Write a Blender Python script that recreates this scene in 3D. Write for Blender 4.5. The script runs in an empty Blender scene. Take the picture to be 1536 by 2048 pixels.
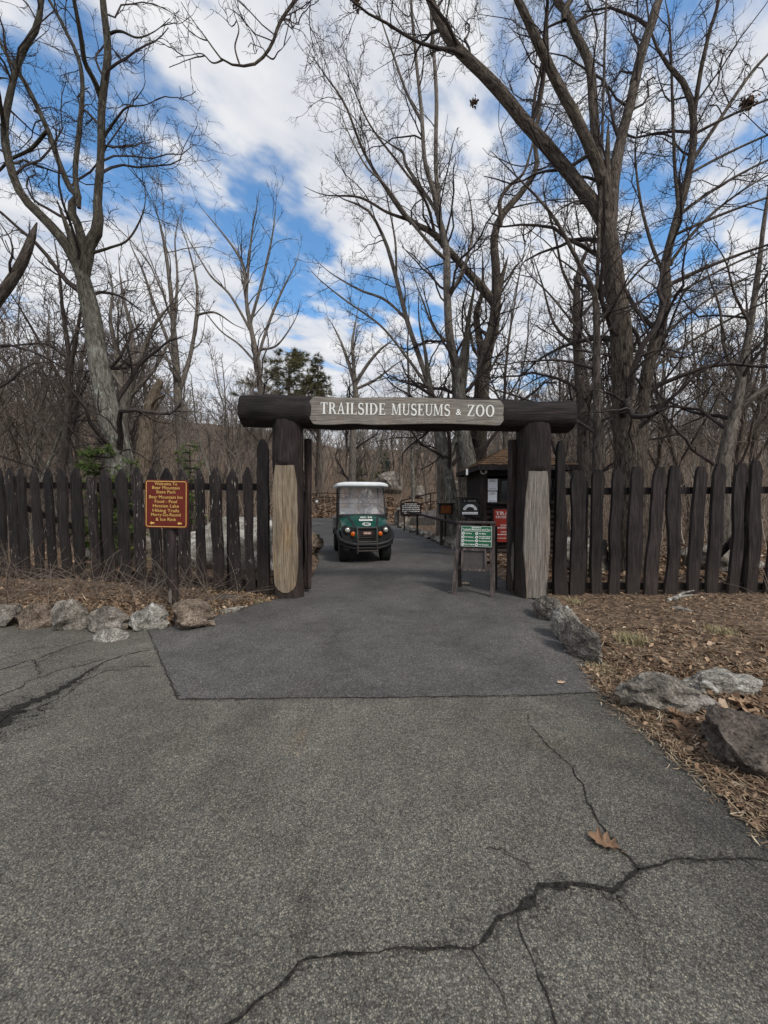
import bpy, bmesh, math, random
import numpy as np
from mathutils import Vector, Matrix, noise as mnoise

random.seed(7)
S = bpy.context.scene
COL = S.collection
PI = math.pi
R = math.radians

# ------------------------------------------------------------------ camera model
F = 770.0
CAMH = 1.5
TH = math.atan(24 / F)
CT, ST = math.cos(TH), math.sin(TH)

def ray(px, py):
    a = (px - 768) / F
    b = -(py - 1024) / F
    return (a, CT + b * ST, -ST + b * CT)

def at(px, py, Y):
    d = ray(px, py)
    k = Y / d[1]
    return Vector((d[0] * k, Y, CAMH + d[2] * k))

def gp(px, py, z=0.0):
    d = ray(px, py)
    k = (z - CAMH) / d[2]
    return Vector((d[0] * k, d[1] * k, z))

cam = bpy.data.cameras.new("camera")
cam.lens = F / 2048 * 36
cam.sensor_width = 36
cam.sensor_fit = 'AUTO'
cam.clip_start = 0.05
cam.clip_end = 2000
camo = bpy.data.objects.new("camera", cam)
COL.objects.link(camo)
camo.location = (0, 0, CAMH)
camo.rotation_euler = (PI / 2 - TH, 0, 0)
S.camera = camo
S.render.resolution_x, S.render.resolution_y = 768, 1024
S.view_settings.view_transform = 'Standard'
S.view_settings.look = 'None'
S.view_settings.exposure = 0
S.cycles.max_bounces = 5
S.cycles.transparent_max_bounces = 8

# ------------------------------------------------------------------ object helpers
def thing(name, label, cat, loc=(0, 0, 0), rz=0.0, group=None):
    o = bpy.data.objects.new(name, None)
    o.empty_display_size = 0.2
    COL.objects.link(o)
    o.location = loc
    o.rotation_euler = (0, 0, rz)
    return tag(o, label, cat, group)

def tag(o, label, cat, group=None):
    o['label'] = label
    o['category'] = cat
    if group:
        o['group'] = group
    return o

def kind(o, k, label=None, cat=None):
    o['kind'] = k
    if label:
        o['label'] = label
    if cat:
        o['category'] = cat
    return o

class MB:
    """collects shapes into one mesh"""
    def __init__(self):
        self.v, self.f, self.mi = [], [], []
    def add(self, vs, fs, m=0):
        n = len(self.v)
        self.v += [tuple(p) for p in vs]
        for f in fs:
            self.f.append(tuple(i + n for i in f))
            self.mi.append(m)
        return self
    def box(self, c, s, rot=None, m=0, bev=0.0):
        bm = bmesh.new()
        bmesh.ops.create_cube(bm, size=1)
        bmesh.ops.scale(bm, vec=s, verts=bm.verts)
        if bev > 0:
            bmesh.ops.bevel(bm, geom=bm.edges[:], offset=bev, segments=2, affect='EDGES', profile=0.6)
        M = Matrix.Translation(c) @ (rot.to_4x4() if rot else Matrix())
        bm.verts.index_update()
        vs = [M @ v.co for v in bm.verts]
        fs = [[v.index for v in f.verts] for f in bm.faces]
        bm.free()
        return self.add(vs, fs, m)
    def tube(self, pts, rad, n=8, cap=True, m=0):
        pts = [Vector(p) for p in pts]
        k = len(pts)
        if not hasattr(rad, '__len__'):
            rad = [rad] * k
        vs, fs = [], []
        ref = None
        for i, p in enumerate(pts):
            t = (pts[min(i + 1, k - 1)] - pts[max(i - 1, 0)]).normalized()
            if ref is None:
                ref = Vector((0, 0, 1)) if abs(t.z) < 0.9 else Vector((1, 0, 0))
                a = t.cross(ref).normalized()
            else:
                a = (a - t * a.dot(t)).normalized()
            b = t.cross(a)
            for j in range(n):
                th = 2 * PI * j / n
                vs.append(p + (a * math.cos(th) + b * math.sin(th)) * rad[i])
        for i in range(k - 1):
            for j in range(n):
                j2 = (j + 1) % n
                fs.append((i * n + j, i * n + j2, (i + 1) * n + j2, (i + 1) * n + j))
        if cap:
            fs.append(tuple(range(n - 1, -1, -1)))
            fs.append(tuple((k - 1) * n + j for j in range(n)))
        return self.add(vs, fs, m)
    def bar(self, p0, p1, w, h, up=(0, 0, 1), m=0, bev=0.0):
        p0, p1 = Vector(p0), Vector(p1)
        d = p1 - p0
        L = d.length
        y = d.normalized()
        z = Vector(up)
        x = y.cross(z).normalized()
        z = x.cross(y)
        rot = Matrix((x, y, z)).transposed()
        return self.box((p0 + p1) / 2, (w, L, h), rot, m, bev)
    def prism(self, outline, d0, d1, frame=None, m=0):
        """outline: 2D (x,z) polygon; extruded along y from d0 to d1"""
        n = len(outline)
        vs = [Vector((x, d0, z)) for x, z in outline] + [Vector((x, d1, z)) for x, z in outline]
        if frame:
            vs = [frame @ v for v in vs]
        fs = [tuple(range(n)), tuple(range(2 * n - 1, n - 1, -1))]
        for i in range(n):
            j = (i + 1) % n
            fs.append((i, i + n, j + n, j))
        return self.add(vs, fs, m)
    def lathe(self, prof, n=24, M=None, m=0):
        """prof: (r,z) about local z"""
        vs, fs = [], []
        for r, z in prof:
            for j in range(n):
                th = 2 * PI * j / n
                v = Vector((r * math.cos(th), r * math.sin(th), z))
                vs.append(M @ v if M else v)
        for i in range(len(prof) - 1):
            for j in range(n):
                j2 = (j + 1) % n
                fs.append((i * n + j, i * n + j2, (i + 1) * n + j2, (i + 1) * n + j))
        fs.append(tuple(range(n - 1, -1, -1)))
        fs.append(tuple((len(prof) - 1) * n + j for j in range(n)))
        return self.add(vs, fs, m)
    def build(self, name, mats, parent=None, smooth=False):
        me = bpy.data.meshes.new(name)
        me.from_pydata(self.v, [], self.f)
        mats = mats if isinstance(mats, (list, tuple)) else [mats]
        for m in mats:
            me.materials.append(m)
        if len(mats) > 1:
            me.polygons.foreach_set('material_index', self.mi)
        if smooth:
            me.polygons.foreach_set('use_smooth', [True] * len(me.polygons))
        me.update()
        bm = bmesh.new()
        bm.from_mesh(me)
        bmesh.ops.recalc_face_normals(bm, faces=bm.faces)
        bm.to_mesh(me)
        bm.free()
        if smooth:
            try:
                me.set_sharp_from_angle(angle=R(42))
            except Exception:
                pass
        o = bpy.data.objects.new(name, me)
        COL.objects.link(o)
        if parent:
            o.parent = parent
        return o

def npmesh(name, V, Q, mat, parent=None, smooth=True, bark=None, tint=None):
    """V (n,3) float, Q (m,k) int (k = 3 or 4)"""
    me = bpy.data.meshes.new(name)
    k = Q.shape[1]
    me.vertices.add(len(V))
    me.vertices.foreach_set('co', np.ascontiguousarray(V, dtype=np.float32).ravel())
    me.loops.add(Q.size)
    me.loops.foreach_set('vertex_index', np.ascontiguousarray(Q, dtype=np.int32).ravel())
    me.polygons.add(len(Q))
    me.polygons.foreach_set('loop_start', np.arange(0, Q.size, k, dtype=np.int32))
    if smooth:
        me.polygons.foreach_set('use_smooth', np.ones(len(Q), dtype=bool))
    if bark is not None:
        a = me.attributes.new('bark', 'FLOAT_VECTOR', 'POINT')
        a.data.foreach_set('vector', np.ascontiguousarray(bark, dtype=np.float32).ravel())
    if tint is not None:
        a = me.attributes.new('tint', 'FLOAT', 'POINT')
        a.data.foreach_set('value', np.ascontiguousarray(tint, dtype=np.float32).ravel())
    me.update(calc_edges=True)
    me.validate()
    me.materials.append(mat)
    o = bpy.data.objects.new(name, me)
    COL.objects.link(o)
    if parent:
        o.parent = parent
    return o

# ------------------------------------------------------------------ materials
class N:
    def __init__(self, name):
        self.m = bpy.data.materials.new(name)
        self.m.use_nodes = True
        self.t = self.m.node_tree
        self.bsdf = self.t.nodes['Principled BSDF']
        self.out = self.t.nodes['Material Output']
    def n(self, typ, **kw):
        nd = self.t.nodes.new(typ)
        for k, v in kw.items():
            if k.startswith('i_'):
                nd.inputs[k[2:].replace('_', ' ')].default_value = v
            else:
                setattr(nd, k, v)
        return nd
    def l(self, a, b):
        self.t.links.new(a, b)
    def coord(self, scale=(1, 1, 1), rot=(0, 0, 0), attr=None):
        if attr:
            c = self.n('ShaderNodeAttribute', attribute_name=attr).outputs['Vector']
        else:
            c = self.n('ShaderNodeTexCoord').outputs['Object']
        mp = self.n('ShaderNodeMapping')
        mp.inputs['Scale'].default_value = scale
        mp.inputs['Rotation'].default_value = rot
        self.l(c, mp.inputs[0])
        return mp.outputs[0]
    def noise(self, co, scale, detail=5, rough=0.6, dist=0.0):
        nd = self.n('ShaderNodeTexNoise')
        nd.inputs['Scale'].default_value = scale
        nd.inputs['Detail'].default_value = detail
        nd.inputs['Roughness'].default_value = rough
        nd.inputs['Distortion'].default_value = dist
        self.l(co, nd.inputs['Vector'])
        return nd.outputs['Fac']
    def ramp(self, fac, stops, interp='LINEAR'):
        r = self.n('ShaderNodeValToRGB')
        r.color_ramp.interpolation = interp
        el = r.color_ramp.elements
        while len(el) < len(stops):
            el.new(0.5)
        for e, (p, c) in zip(el, stops):
            e.position = p
            e.color = (c[0], c[1], c[2], 1) if hasattr(c, '__len__') else (c, c, c, 1)
        self.l(fac, r.inputs[0])
        return r.outputs[0]
    def mix(self, fac, a, b, mode='MIX'):
        x = self.n('ShaderNodeMix', data_type='RGBA', blend_type=mode)
        for sock, val in ((x.inputs[0], fac), (x.inputs[6], a), (x.inputs[7], b)):
            if hasattr(val, 'is_linked'):
                self.l(val, sock)
            elif hasattr(val, '__len__'):
                sock.default_value = (val[0], val[1], val[2], 1)
            else:
                sock.default_value = val
        return x.outputs[2]
    def math(self, op, a, b=None, clamp=False):
        x = self.n('ShaderNodeMath', operation=op, use_clamp=clamp)
        for sock, val in ((x.inputs[0], a), (x.inputs[1], b)):
            if val is None:
                continue
            if hasattr(val, 'is_linked'):
                self.l(val, sock)
            else:
                sock.default_value = val
        return x.outputs[0]
    def bump(self, h, strength=0.4, dist=0.01):
        b = self.n('ShaderNodeBump')
        b.inputs['Strength'].default_value = strength
        b.inputs['Distance'].default_value = dist
        self.l(h, b.inputs['Height'])
        self.l(b.outputs[0], self.bsdf.inputs['Normal'])
    def base(self, c, rough=0.8, metal=0.0, spec=0.3):
        if hasattr(c, 'is_linked'):
            self.l(c, self.bsdf.inputs['Base Color'])
        else:
            self.bsdf.inputs['Base Color'].default_value = (c[0], c[1], c[2], 1)
        if hasattr(rough, 'is_linked'):
            self.l(rough, self.bsdf.inputs['Roughness'])
        else:
            self.bsdf.inputs['Roughness'].default_value = rough
        self.bsdf.inputs['Metallic'].default_value = metal
        self.bsdf.inputs['Specular IOR Level'].default_value = spec
        return self.m

def mat_noise(name, c1, c2, scale=6, stretch=(1, 1, 1), rough=0.8, bump=0.3, bdist=0.01, metal=0, spec=0.3, lo=0.35, hi=0.65, detail=6):
    n = N(name)
    co = n.coord(stretch)
    f = n.noise(co, scale, detail)
    c = n.ramp(f, [(lo, c1), (hi, c2)])
    if bump:
        n.bump(f, bump, bdist)
    return n.base(c, rough, metal, spec)

def mat_plain(name, c, rough=0.5, metal=0.0, spec=0.4):
    n = N(name)
    co = n.coord()
    f = n.noise(co, 25, 4)
    d = n.ramp(f, [(0.3, tuple(x * 0.85 for x in c)), (0.7, tuple(min(1, x * 1.1) for x in c))])
    return n.base(d, rough, metal, spec)

def mat_asphalt(name, lo, mid, hi, warm, stain=False):
    n = N(name)
    co = n.coord()
    vo = n.n('ShaderNodeTexVoronoi')
    vo.inputs['Scale'].default_value = 200
    n.l(co, vo.inputs['Vector'])
    sep = n.n('ShaderNodeSeparateColor')
    n.l(vo.outputs['Color'], sep.inputs[0])
    grain = n.ramp(sep.outputs[0], [(0.0, lo), (0.4, mid), (0.74, mid), (0.86, hi), (1.0, warm)])
    # chips of pale stone
    vo2 = n.n('ShaderNodeTexVoronoi')
    vo2.inputs['Scale'].default_value = 62
    n.l(co, vo2.inputs['Vector'])
    sep2 = n.n('ShaderNodeSeparateColor')
    n.l(vo2.outputs['Color'], sep2.inputs[0])
    chipm = n.math('MULTIPLY', n.math('GREATER_THAN', sep2.outputs[1], 0.955), n.math('LESS_THAN', vo2.outputs['Distance'], 0.4))
    grain = n.mix(n.math('MULTIPLY', chipm, 0.7), grain, (0.30, 0.28, 0.24))
    # matrix dark gaps between stones
    gap = n.ramp(vo.outputs['Distance'], [(0.25, 1.0), (0.8, 0.3)])
    grain = n.mix(0.8, grain, gap, 'MULTIPLY')
    big = n.noise(co, 0.8, 6, 0.62, 0.6)
    tone = n.ramp(big, [(0.28, 0.62), (0.5, 0.96), (0.72, 1.24)])
    c = n.mix(1.0, grain, tone, 'MULTIPLY')
    med = n.noise(co, 5.0, 5, 0.7)
    c = n.mix(1.0, c, n.ramp(med, [(0.3, 0.80), (0.7, 1.14)]), 'MULTIPLY')
    spk = n.noise(co, 46, 3, 0.75)
    c = n.mix(1.0, c, n.ramp(spk, [(0.36, 0.76), (0.5, 1.0), (0.66, 1.28)]), 'MULTIPLY')
    blot = n.noise(co, 2.3, 7, 0.72, 1.2)
    c = n.mix(n.ramp(blot, [(0.57, 0.0), (0.72, 0.6)]), c, n.mix(1.0, c, (0.5, 0.5, 0.5), 'MULTIPLY'))
    dust = n.noise(n.coord((1.0, 0.35, 1.0), (0, 0, 0.5)), 1.7, 6, 0.65, 0.5)
    c = n.mix(n.ramp(dust, [(0.55, 0.0), (0.75, 0.35)]), c, n.mix(1.0, c, (1.32, 1.28, 1.18), 'MULTIPLY'))
    # faint rusty patches
    rust = n.noise(co, 1.3, 4, 0.5, 1.0)
    c = n.mix(n.ramp(rust, [(0.62, 0.0), (0.78, 0.35)]), c, n.mix(1.0, c, (1.28, 1.0, 0.78), 'MULTIPLY'))
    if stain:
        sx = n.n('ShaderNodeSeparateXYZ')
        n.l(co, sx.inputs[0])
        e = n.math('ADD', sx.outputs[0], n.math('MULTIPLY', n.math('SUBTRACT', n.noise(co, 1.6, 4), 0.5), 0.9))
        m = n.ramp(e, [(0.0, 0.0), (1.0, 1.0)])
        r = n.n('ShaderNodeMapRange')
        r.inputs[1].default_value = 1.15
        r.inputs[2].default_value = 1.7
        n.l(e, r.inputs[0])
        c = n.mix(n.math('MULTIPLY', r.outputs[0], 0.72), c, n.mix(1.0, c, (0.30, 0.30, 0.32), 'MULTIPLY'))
    h = n.math('ADD', n.math('MULTIPLY', vo.outputs['Distance'], -1.0), n.math('MULTIPLY', med, 0.6))
    n.bump(h, 0.5, 0.004)
    return n.base(c, 0.88, 0, 0.25)

def mat_ground():
    n = N('leafy_soil')
    co = n.coord()
    f = n.noise(co, 3.5, 8, 0.75, 0.4)
    c = n.ramp(f, [(0.3, (0.045, 0.032, 0.023)), (0.46, (0.115, 0.082, 0.057)), (0.6, (0.20, 0.145, 0.102)), (0.75, (0.33, 0.25, 0.18))])
    vo = n.n('ShaderNodeTexVoronoi')
    vo.inputs['Scale'].default_value = 17
    n.l(co, vo.inputs['Vector'])
    sp = n.n('ShaderNodeSeparateColor')
    n.l(vo.outputs['Color'], sp.inputs[0])
    lf = n.ramp(sp.outputs[0], [(0.0, (0.05, 0.034, 0.026)), (0.5, (0.17, 0.113, 0.077)), (1.0, (0.38, 0.27, 0.185))])
    c = n.mix(0.55, c, lf)
    big = n.noise(co, 0.35, 4)
    c = n.mix(1.0, c, n.ramp(big, [(0.3, 0.75), (0.7, 1.15)]), 'MULTIPLY')
    n.bump(n.math('ADD', f, n.math('MULTIPLY', vo.outputs['Distance'], 0.6)), 0.9, 0.05)
    return n.base(c, 0.95, 0, 0.1)

def mat_paint(name, c, chip=(0.42, 0.38, 0.33), chips=0.0, stretch=(9, 9, 0.9)):
    """dark weathered paint on wood, grain along local z"""
    n = N(name)
    co = n.coord(stretch)
    g = n.noise(co, 3.2, 7, 0.65, 0.5)
    col = n.ramp(g, [(0.32, tuple(x * 0.35 for x in c)), (0.48, c), (0.68, tuple(x * 2.3 for x in c))])
    big = n.noise(n.coord(), 2.1, 4)
    col = n.mix(1.0, col, n.ramp(big, [(0.3, 0.72), (0.7, 1.3)]), 'MULTIPLY')
    if chips:
        ch = n.noise(n.coord((14, 14, 3.0)), 2.2, 6, 0.7)
        col = n.mix(n.ramp(ch, [(0.70 - chips, 0.0), (0.73 - chips, 1.0)]), col, chip)
    oi = n.n('ShaderNodeObjectInfo')
    col = n.mix(1.0, col, n.ramp(oi.outputs['Random'], [(0.0, (0.55, 0.56, 0.58)), (0.5, (1.0, 1.0, 1.0)), (1.0, (1.45, 1.42, 1.42))]), 'MULTIPLY')
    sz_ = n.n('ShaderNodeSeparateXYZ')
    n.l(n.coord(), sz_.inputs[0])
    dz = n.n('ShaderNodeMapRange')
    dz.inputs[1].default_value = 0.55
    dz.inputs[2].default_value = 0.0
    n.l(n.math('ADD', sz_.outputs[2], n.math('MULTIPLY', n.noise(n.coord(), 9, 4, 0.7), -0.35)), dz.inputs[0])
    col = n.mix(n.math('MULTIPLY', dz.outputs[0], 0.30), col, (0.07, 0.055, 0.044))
    wk = n.noise(n.coord((2.0, 2.0, 0.5)), 2.6, 6, 0.7, 0.6)
    col = n.mix(n.ramp(wk, [(0.60, 0.0), (0.74, 0.28)]), col, (0.07, 0.06, 0.055))
    n.bump(g, 0.9, 0.016)
    return n.base(col, 0.7, 0, 0.22)

def mat_barewood(name, dark, mid, light, axis='z', tan=(0.42, 0.28, 0.17), tanamt=0.5):
    n = N(name)
    st = (16, 16, 0.7) if axis == 'z' else (0.7, 16, 16)
    co = n.coord(st)
    g = n.noise(co, 1.5, 8, 0.72, 2.2)
    col = n.ramp(g, [(0.26, dark), (0.48, mid), (0.7, light)])
    fine = n.noise(n.coord((60, 60, 2) if axis == 'z' else (2, 60, 60)), 2.0, 4, 0.6)
    col = n.mix(1.0, col, n.ramp(fine, [(0.32, 0.6), (0.62, 1.12)]), 'MULTIPLY')
    big = n.noise(n.coord((3, 3, 1.2)), 1.3, 3, 0.5)
    col = n.mix(n.math('MULTIPLY', n.ramp(big, [(0.45, 0.0), (0.68, 1.0)]), tanamt), col, n.mix(1.0, col, tuple(t * 2.6 for t in tan), 'MULTIPLY'))
    ck = n.noise(n.coord((30, 30, 0.9) if axis == 'z' else (0.9, 30, 30)), 1.6, 5, 0.6, 1.5)
    col = n.mix(n.ramp(ck, [(0.34, 0.85), (0.40, 0.0)]), col, (0.035, 0.03, 0.026))
    saw = n.noise(n.coord((1.5, 1.5, 26) if axis == 'z' else (26, 1.5, 1.5)), 2.0, 3, 0.6)
    col = n.mix(1.0, col, n.ramp(saw, [(0.30, 0.93), (0.6, 1.03)]), 'MULTIPLY')
    n.bump(g, 0.7, 0.012)
    return n.base(col, 0.85, 0, 0.2)

def mat_bark(name, dark, mid, light, lichen=None, lich=0.0, furrow=1.0, fs=13.0):
    n = N(name)
    co = n.coord((fs, fs, 2.6), attr='bark')
    f = n.noise(co, 2.2, 7, 0.7, 0.9)
    col = n.ramp(f, [(0.36, dark), (0.5, mid), (0.68, light)])
    big = n.noise(n.coord((1, 1, 0.6), attr='bark'), 1.1, 4, 0.6)
    col = n.mix(1.0, col, n.ramp(big, [(0.3, 0.7), (0.7, 1.2)]), 'MULTIPLY')
    if lichen:
        l = n.noise(n.coord((2.2, 2.2, 1.0), attr='bark'), 2.4, 6, 0.7)
        col = n.mix(n.ramp(l, [(0.58 - lich, 0.0), (0.66 - lich, 0.85)]), col, n.mix(0.5, lichen, n.mix(1.0, lichen, n.ramp(f, [(0.35, 0.4), (0.6, 1.2)]), 'MULTIPLY')))
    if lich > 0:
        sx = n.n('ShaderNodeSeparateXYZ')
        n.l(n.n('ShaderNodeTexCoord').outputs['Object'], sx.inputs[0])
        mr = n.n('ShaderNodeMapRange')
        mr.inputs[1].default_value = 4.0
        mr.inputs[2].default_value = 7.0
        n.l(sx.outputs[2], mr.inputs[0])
        col = n.mix(mr.outputs[0], col, n.mix(1.0, col, (0.40, 0.37, 0.34), 'MULTIPLY'))  # darker with height: backlit shade of the upper limbs put into the bark colour
    n.bump(f, 1.0 * furrow, 0.05)
    return n.base(col, 0.92, 0, 0.1)

def mat_tint(name, stops, rough=0.85, spec=0.15, noise_scale=0.0):
    n = N(name)
    a = n.n('ShaderNodeAttribute', attribute_name='tint')
    c = n.ramp(a.outputs['Fac'], stops)
    f = n.noise(n.coord(), 30, 3)
    c = n.mix(1.0, c, n.ramp(f, [(0.3, 0.75), (0.7, 1.2)]), 'MULTIPLY')
    return n.base(c, rough, 0, spec)

def mat_rock(name, dark, mid, light, lichen, lich=0.0):
    n = N(name)
    co = n.coord()
    f = n.noise(co, 5.5, 9, 0.72, 0.5)
    c = n.ramp(f, [(0.32, dark), (0.5, mid), (0.68, light)])
    sp = n.noise(co, 60, 4, 0.7)
    c = n.mix(1.0, c, n.ramp(sp, [(0.36, 0.38), (0.62, 1.45)]), 'MULTIPLY')
    l = n.noise(co, 2.6, 7, 0.72, 0.8)
    c = n.mix(n.ramp(l, [(0.54 - lich, 0.0), (0.6 - lich, 0.8)]), c, n.mix(1.0, lichen, n.ramp(sp, [(0.3, 0.6), (0.65, 1.15)]), 'MULTIPLY'))
    n.bump(n.math('ADD', f, n.math('MULTIPLY', sp, 0.25)), 0.9, 0.05)
    return n.base(c, 0.9, 0, 0.2)

M = {}
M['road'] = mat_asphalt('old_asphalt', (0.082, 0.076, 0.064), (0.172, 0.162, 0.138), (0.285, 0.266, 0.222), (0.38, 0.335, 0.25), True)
M['patch'] = mat_asphalt('new_asphalt', (0.062, 0.058, 0.055), (0.136, 0.128, 0.121), (0.225, 0.212, 0.20), (0.30, 0.275, 0.245))
M['crack'] = mat_noise('crack_dirt', (0.010, 0.010, 0.009), (0.045, 0.042, 0.037), 90, rough=0.95, bump=0.6, spec=0.1)
def mat_crumb():
    n = N('crumbled_edge')
    co = n.coord()
    f = n.noise(co, 70, 4, 0.7)
    g = n.noise(co, 9, 4, 0.6)
    n.base(n.ramp(f, [(0.3, (0.012, 0.012, 0.011)), (0.7, (0.06, 0.056, 0.05))]), 0.95, 0, 0.1)
    tr = n.n('ShaderNodeBsdfTransparent')
    mx = n.n('ShaderNodeMixShader')
    n.l(n.math('MULTIPLY', n.ramp(f, [(0.50, 0.0), (0.56, 1.0)]), n.ramp(g, [(0.38, 0.1), (0.6, 0.9)])), mx.inputs[0])
    n.l(tr.outputs[0], mx.inputs[1])
    n.l(n.bsdf.outputs[0], mx.inputs[2])
    n.l(mx.outputs[0], n.out.inputs[0])
    return n.m
M['crumb'] = mat_crumb()
M['ground'] = mat_ground()
M['paint'] = mat_paint('dark_brown_paint', (0.0185, 0.0142, 0.0136))
M['paint_worn'] = mat_paint('worn_brown_paint', (0.0195, 0.0148, 0.014), chips=0.075)
M['log'] = mat_paint('dark_log', (0.021, 0.0150, 0.0138))
M['log_x'] = mat_paint('dark_log_lying', (0.022, 0.0158, 0.0148), stretch=(0.7, 9, 9))
M['bare'] = mat_barewood('weathered_bare_wood', (0.055, 0.046, 0.040), (0.20, 0.176, 0.152), (0.36, 0.33, 0.295), tan=(0.43, 0.36, 0.29), tanamt=0.5)
M['bare_tan'] = mat_barewood('tan_bare_wood', (0.06, 0.047, 0.034), (0.24, 0.190, 0.133), (0.42, 0.35, 0.26), tan=(0.46, 0.355, 0.24), tanamt=0.5)
M['bare_x'] = mat_barewood('weathered_sign_wood', (0.085, 0.074, 0.063), (0.225, 0.203, 0.175), (0.39, 0.36, 0.32), 'x', tanamt=0.15)
M['white_letter'] = mat_plain('white_letter_paint', (0.82, 0.82, 0.78), 0.7)
M['oak_bark'] = mat_bark('oak_bark', (0.018, 0.014, 0.012), (0.105, 0.085, 0.068), (0.25, 0.208, 0.168), (0.15, 0.15, 0.115), -0.05)
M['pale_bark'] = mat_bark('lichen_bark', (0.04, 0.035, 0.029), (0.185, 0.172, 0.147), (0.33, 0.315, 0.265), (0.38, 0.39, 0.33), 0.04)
M['dark_bark'] = mat_bark('dark_bark', (0.022, 0.018, 0.015), (0.105, 0.086, 0.073), (0.21, 0.178, 0.152))
M['grey_bark'] = mat_bark('grey_bark', (0.045, 0.038, 0.032), (0.19, 0.163, 0.138), (0.34, 0.30, 0.255), (0.21, 0.21, 0.17), -0.05)
M['dead_wood'] = mat_bark('dead_wood', (0.05, 0.038, 0.028), (0.20, 0.155, 0.115), (0.33, 0.27, 0.21))
M['twig'] = mat_bark('twig_bark', (0.024, 0.020, 0.019), (0.058, 0.047, 0.043), (0.105, 0.087, 0.078), furrow=0.2)
M['wood_twig'] = mat_bark('wood_twig_bark', (0.085, 0.068, 0.059), (0.19, 0.155, 0.132), (0.31, 0.26, 0.22), furrow=0.2)
M['twig_pale'] = mat_bark('pale_twig_bark', (0.08, 0.068, 0.058), (0.17, 0.145, 0.122), (0.29, 0.25, 0.21), furrow=0.2)
M['thicket'] = mat_tint('thicket_stems', [(0.0, (0.085, 0.065, 0.054)), (0.5, (0.24, 0.19, 0.152)), (0.85, (0.40, 0.33, 0.265)), (1.0, (0.50, 0.43, 0.345))])
M['leaf'] = mat_tint('dead_leaves', [(0.0, (0.06, 0.036, 0.024)), (0.42, (0.22, 0.137, 0.085)), (0.76, (0.43, 0.295, 0.19)), (1.0, (0.74, 0.60, 0.45))])
M['straw'] = mat_tint('dry_straw', [(0.0, (0.055, 0.037, 0.026)), (0.5, (0.205, 0.143, 0.092)), (0.84, (0.41, 0.315, 0.205)), (1.0, (0.66, 0.56, 0.40))])
M['grass'] = mat_tint('pale_grass', [(0.0, (0.20, 0.165, 0.085)), (0.5, (0.36, 0.31, 0.17)), (1.0, (0.52, 0.46, 0.29))])
M['needles'] = mat_tint('pine_needles', [(0.0, (0.03, 0.05, 0.016)), (0.5, (0.085, 0.130, 0.036)), (1.0, (0.20, 0.24, 0.07))])
M['pine_dark'] = mat_tint('old_pine_needles', [(0.0, (0.035, 0.036, 0.020)), (0.5, (0.105, 0.102, 0.052)), (1.0, (0.23, 0.19, 0.095))])
M['rock'] = mat_rock('grey_stone', (0.05, 0.044, 0.037), (0.205, 0.180, 0.150), (0.40, 0.37, 0.32), (0.56, 0.54, 0.49), -0.01)
M['rock_brown'] = mat_rock('brown_stone', (0.05, 0.04, 0.032), (0.19, 0.145, 0.108), (0.36, 0.295, 0.235), (0.45, 0.43, 0.39), -0.04)
M['rock_pale'] = mat_rock('pale_stone', (0.08, 0.072, 0.06), (0.29, 0.268, 0.23), (0.52, 0.49, 0.435), (0.66, 0.64, 0.59), 0.03)
M['rock_dark'] = mat_rock('dark_stone', (0.03, 0.025, 0.021), (0.115, 0.094, 0.078), (0.24, 0.20, 0.165), (0.36, 0.335, 0.30), -0.05)
M['maroon'] = mat_noise('maroon_sign_paint', (0.115, 0.0115, 0.006), (0.145, 0.017, 0.009), 8, rough=0.5, bump=0.05)
M['gold'] = mat_plain('gold_letter_paint', (0.72, 0.48, 0.13), 0.6)
M['sign_green'] = mat_noise('green_sign_paint', (0.006, 0.085, 0.034), (0.008, 0.11, 0.045), 8, rough=0.45, bump=0.03)
M['red_sign'] = mat_noise('red_sign_paint', (0.29, 0.028, 0.018), (0.35, 0.038, 0.024), 8, rough=0.5, bump=0.03)
M['paper'] = mat_plain('paper', (0.84, 0.86, 0.88), 0.7)
M['ink'] = mat_plain('ink', (0.05, 0.05, 0.055), 0.8)
M['grey_brown'] = mat_paint('grey_brown_paint', (0.062, 0.050, 0.046))
M['panel_grey'] = mat_noise('slate_panel', (0.045, 0.038, 0.036), (0.075, 0.066, 0.06), 7, rough=0.6, bump=0.1)
M['iron'] = mat_noise('old_iron', (0.018, 0.016, 0.016), (0.05, 0.045, 0.042), 30, rough=0.6, metal=0.5)
M['shingle'] = mat_noise('cedar_shingles', (0.085, 0.05, 0.028), (0.21, 0.125, 0.068), 9, (1, 1, 1), 0.9, 0.5)
M['cart_green'] = mat_noise('cart_green_paint', (0.005, 0.055, 0.040), (0.009, 0.072, 0.052), 3, rough=0.18, bump=0.0, spec=0.6)
M['black_plastic'] = mat_noise('black_plastic', (0.012, 0.012, 0.013), (0.026, 0.026, 0.027), 40, rough=0.5, bump=0.05)
M['rubber'] = mat_noise('tyre_rubber', (0.013, 0.013, 0.013), (0.03, 0.029, 0.027), 30, rough=0.85, bump=0.2)
M['white_plastic'] = mat_noise('white_roof_plastic', (0.66, 0.68, 0.69), (0.78, 0.80, 0.80), 4, rough=0.4, bump=0.02)
M['grey_metal'] = mat_noise('grey_bed_metal', (0.16, 0.155, 0.15), (0.27, 0.265, 0.26), 9, rough=0.5, metal=0.3)
M['orange'] = mat_plain('orange_lens', (0.62, 0.12, 0.01), 0.25)
M['lens'] = mat_plain('clear_lamp_lens', (0.62, 0.60, 0.55), 0.12, 0.5, 0.6)
M['plate'] = mat_plain('copper_plate', (0.34, 0.17, 0.11), 0.5, 0.2)
M['seat'] = mat_plain('grey_vinyl', (0.55, 0.53, 0.50), 0.5)
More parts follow.
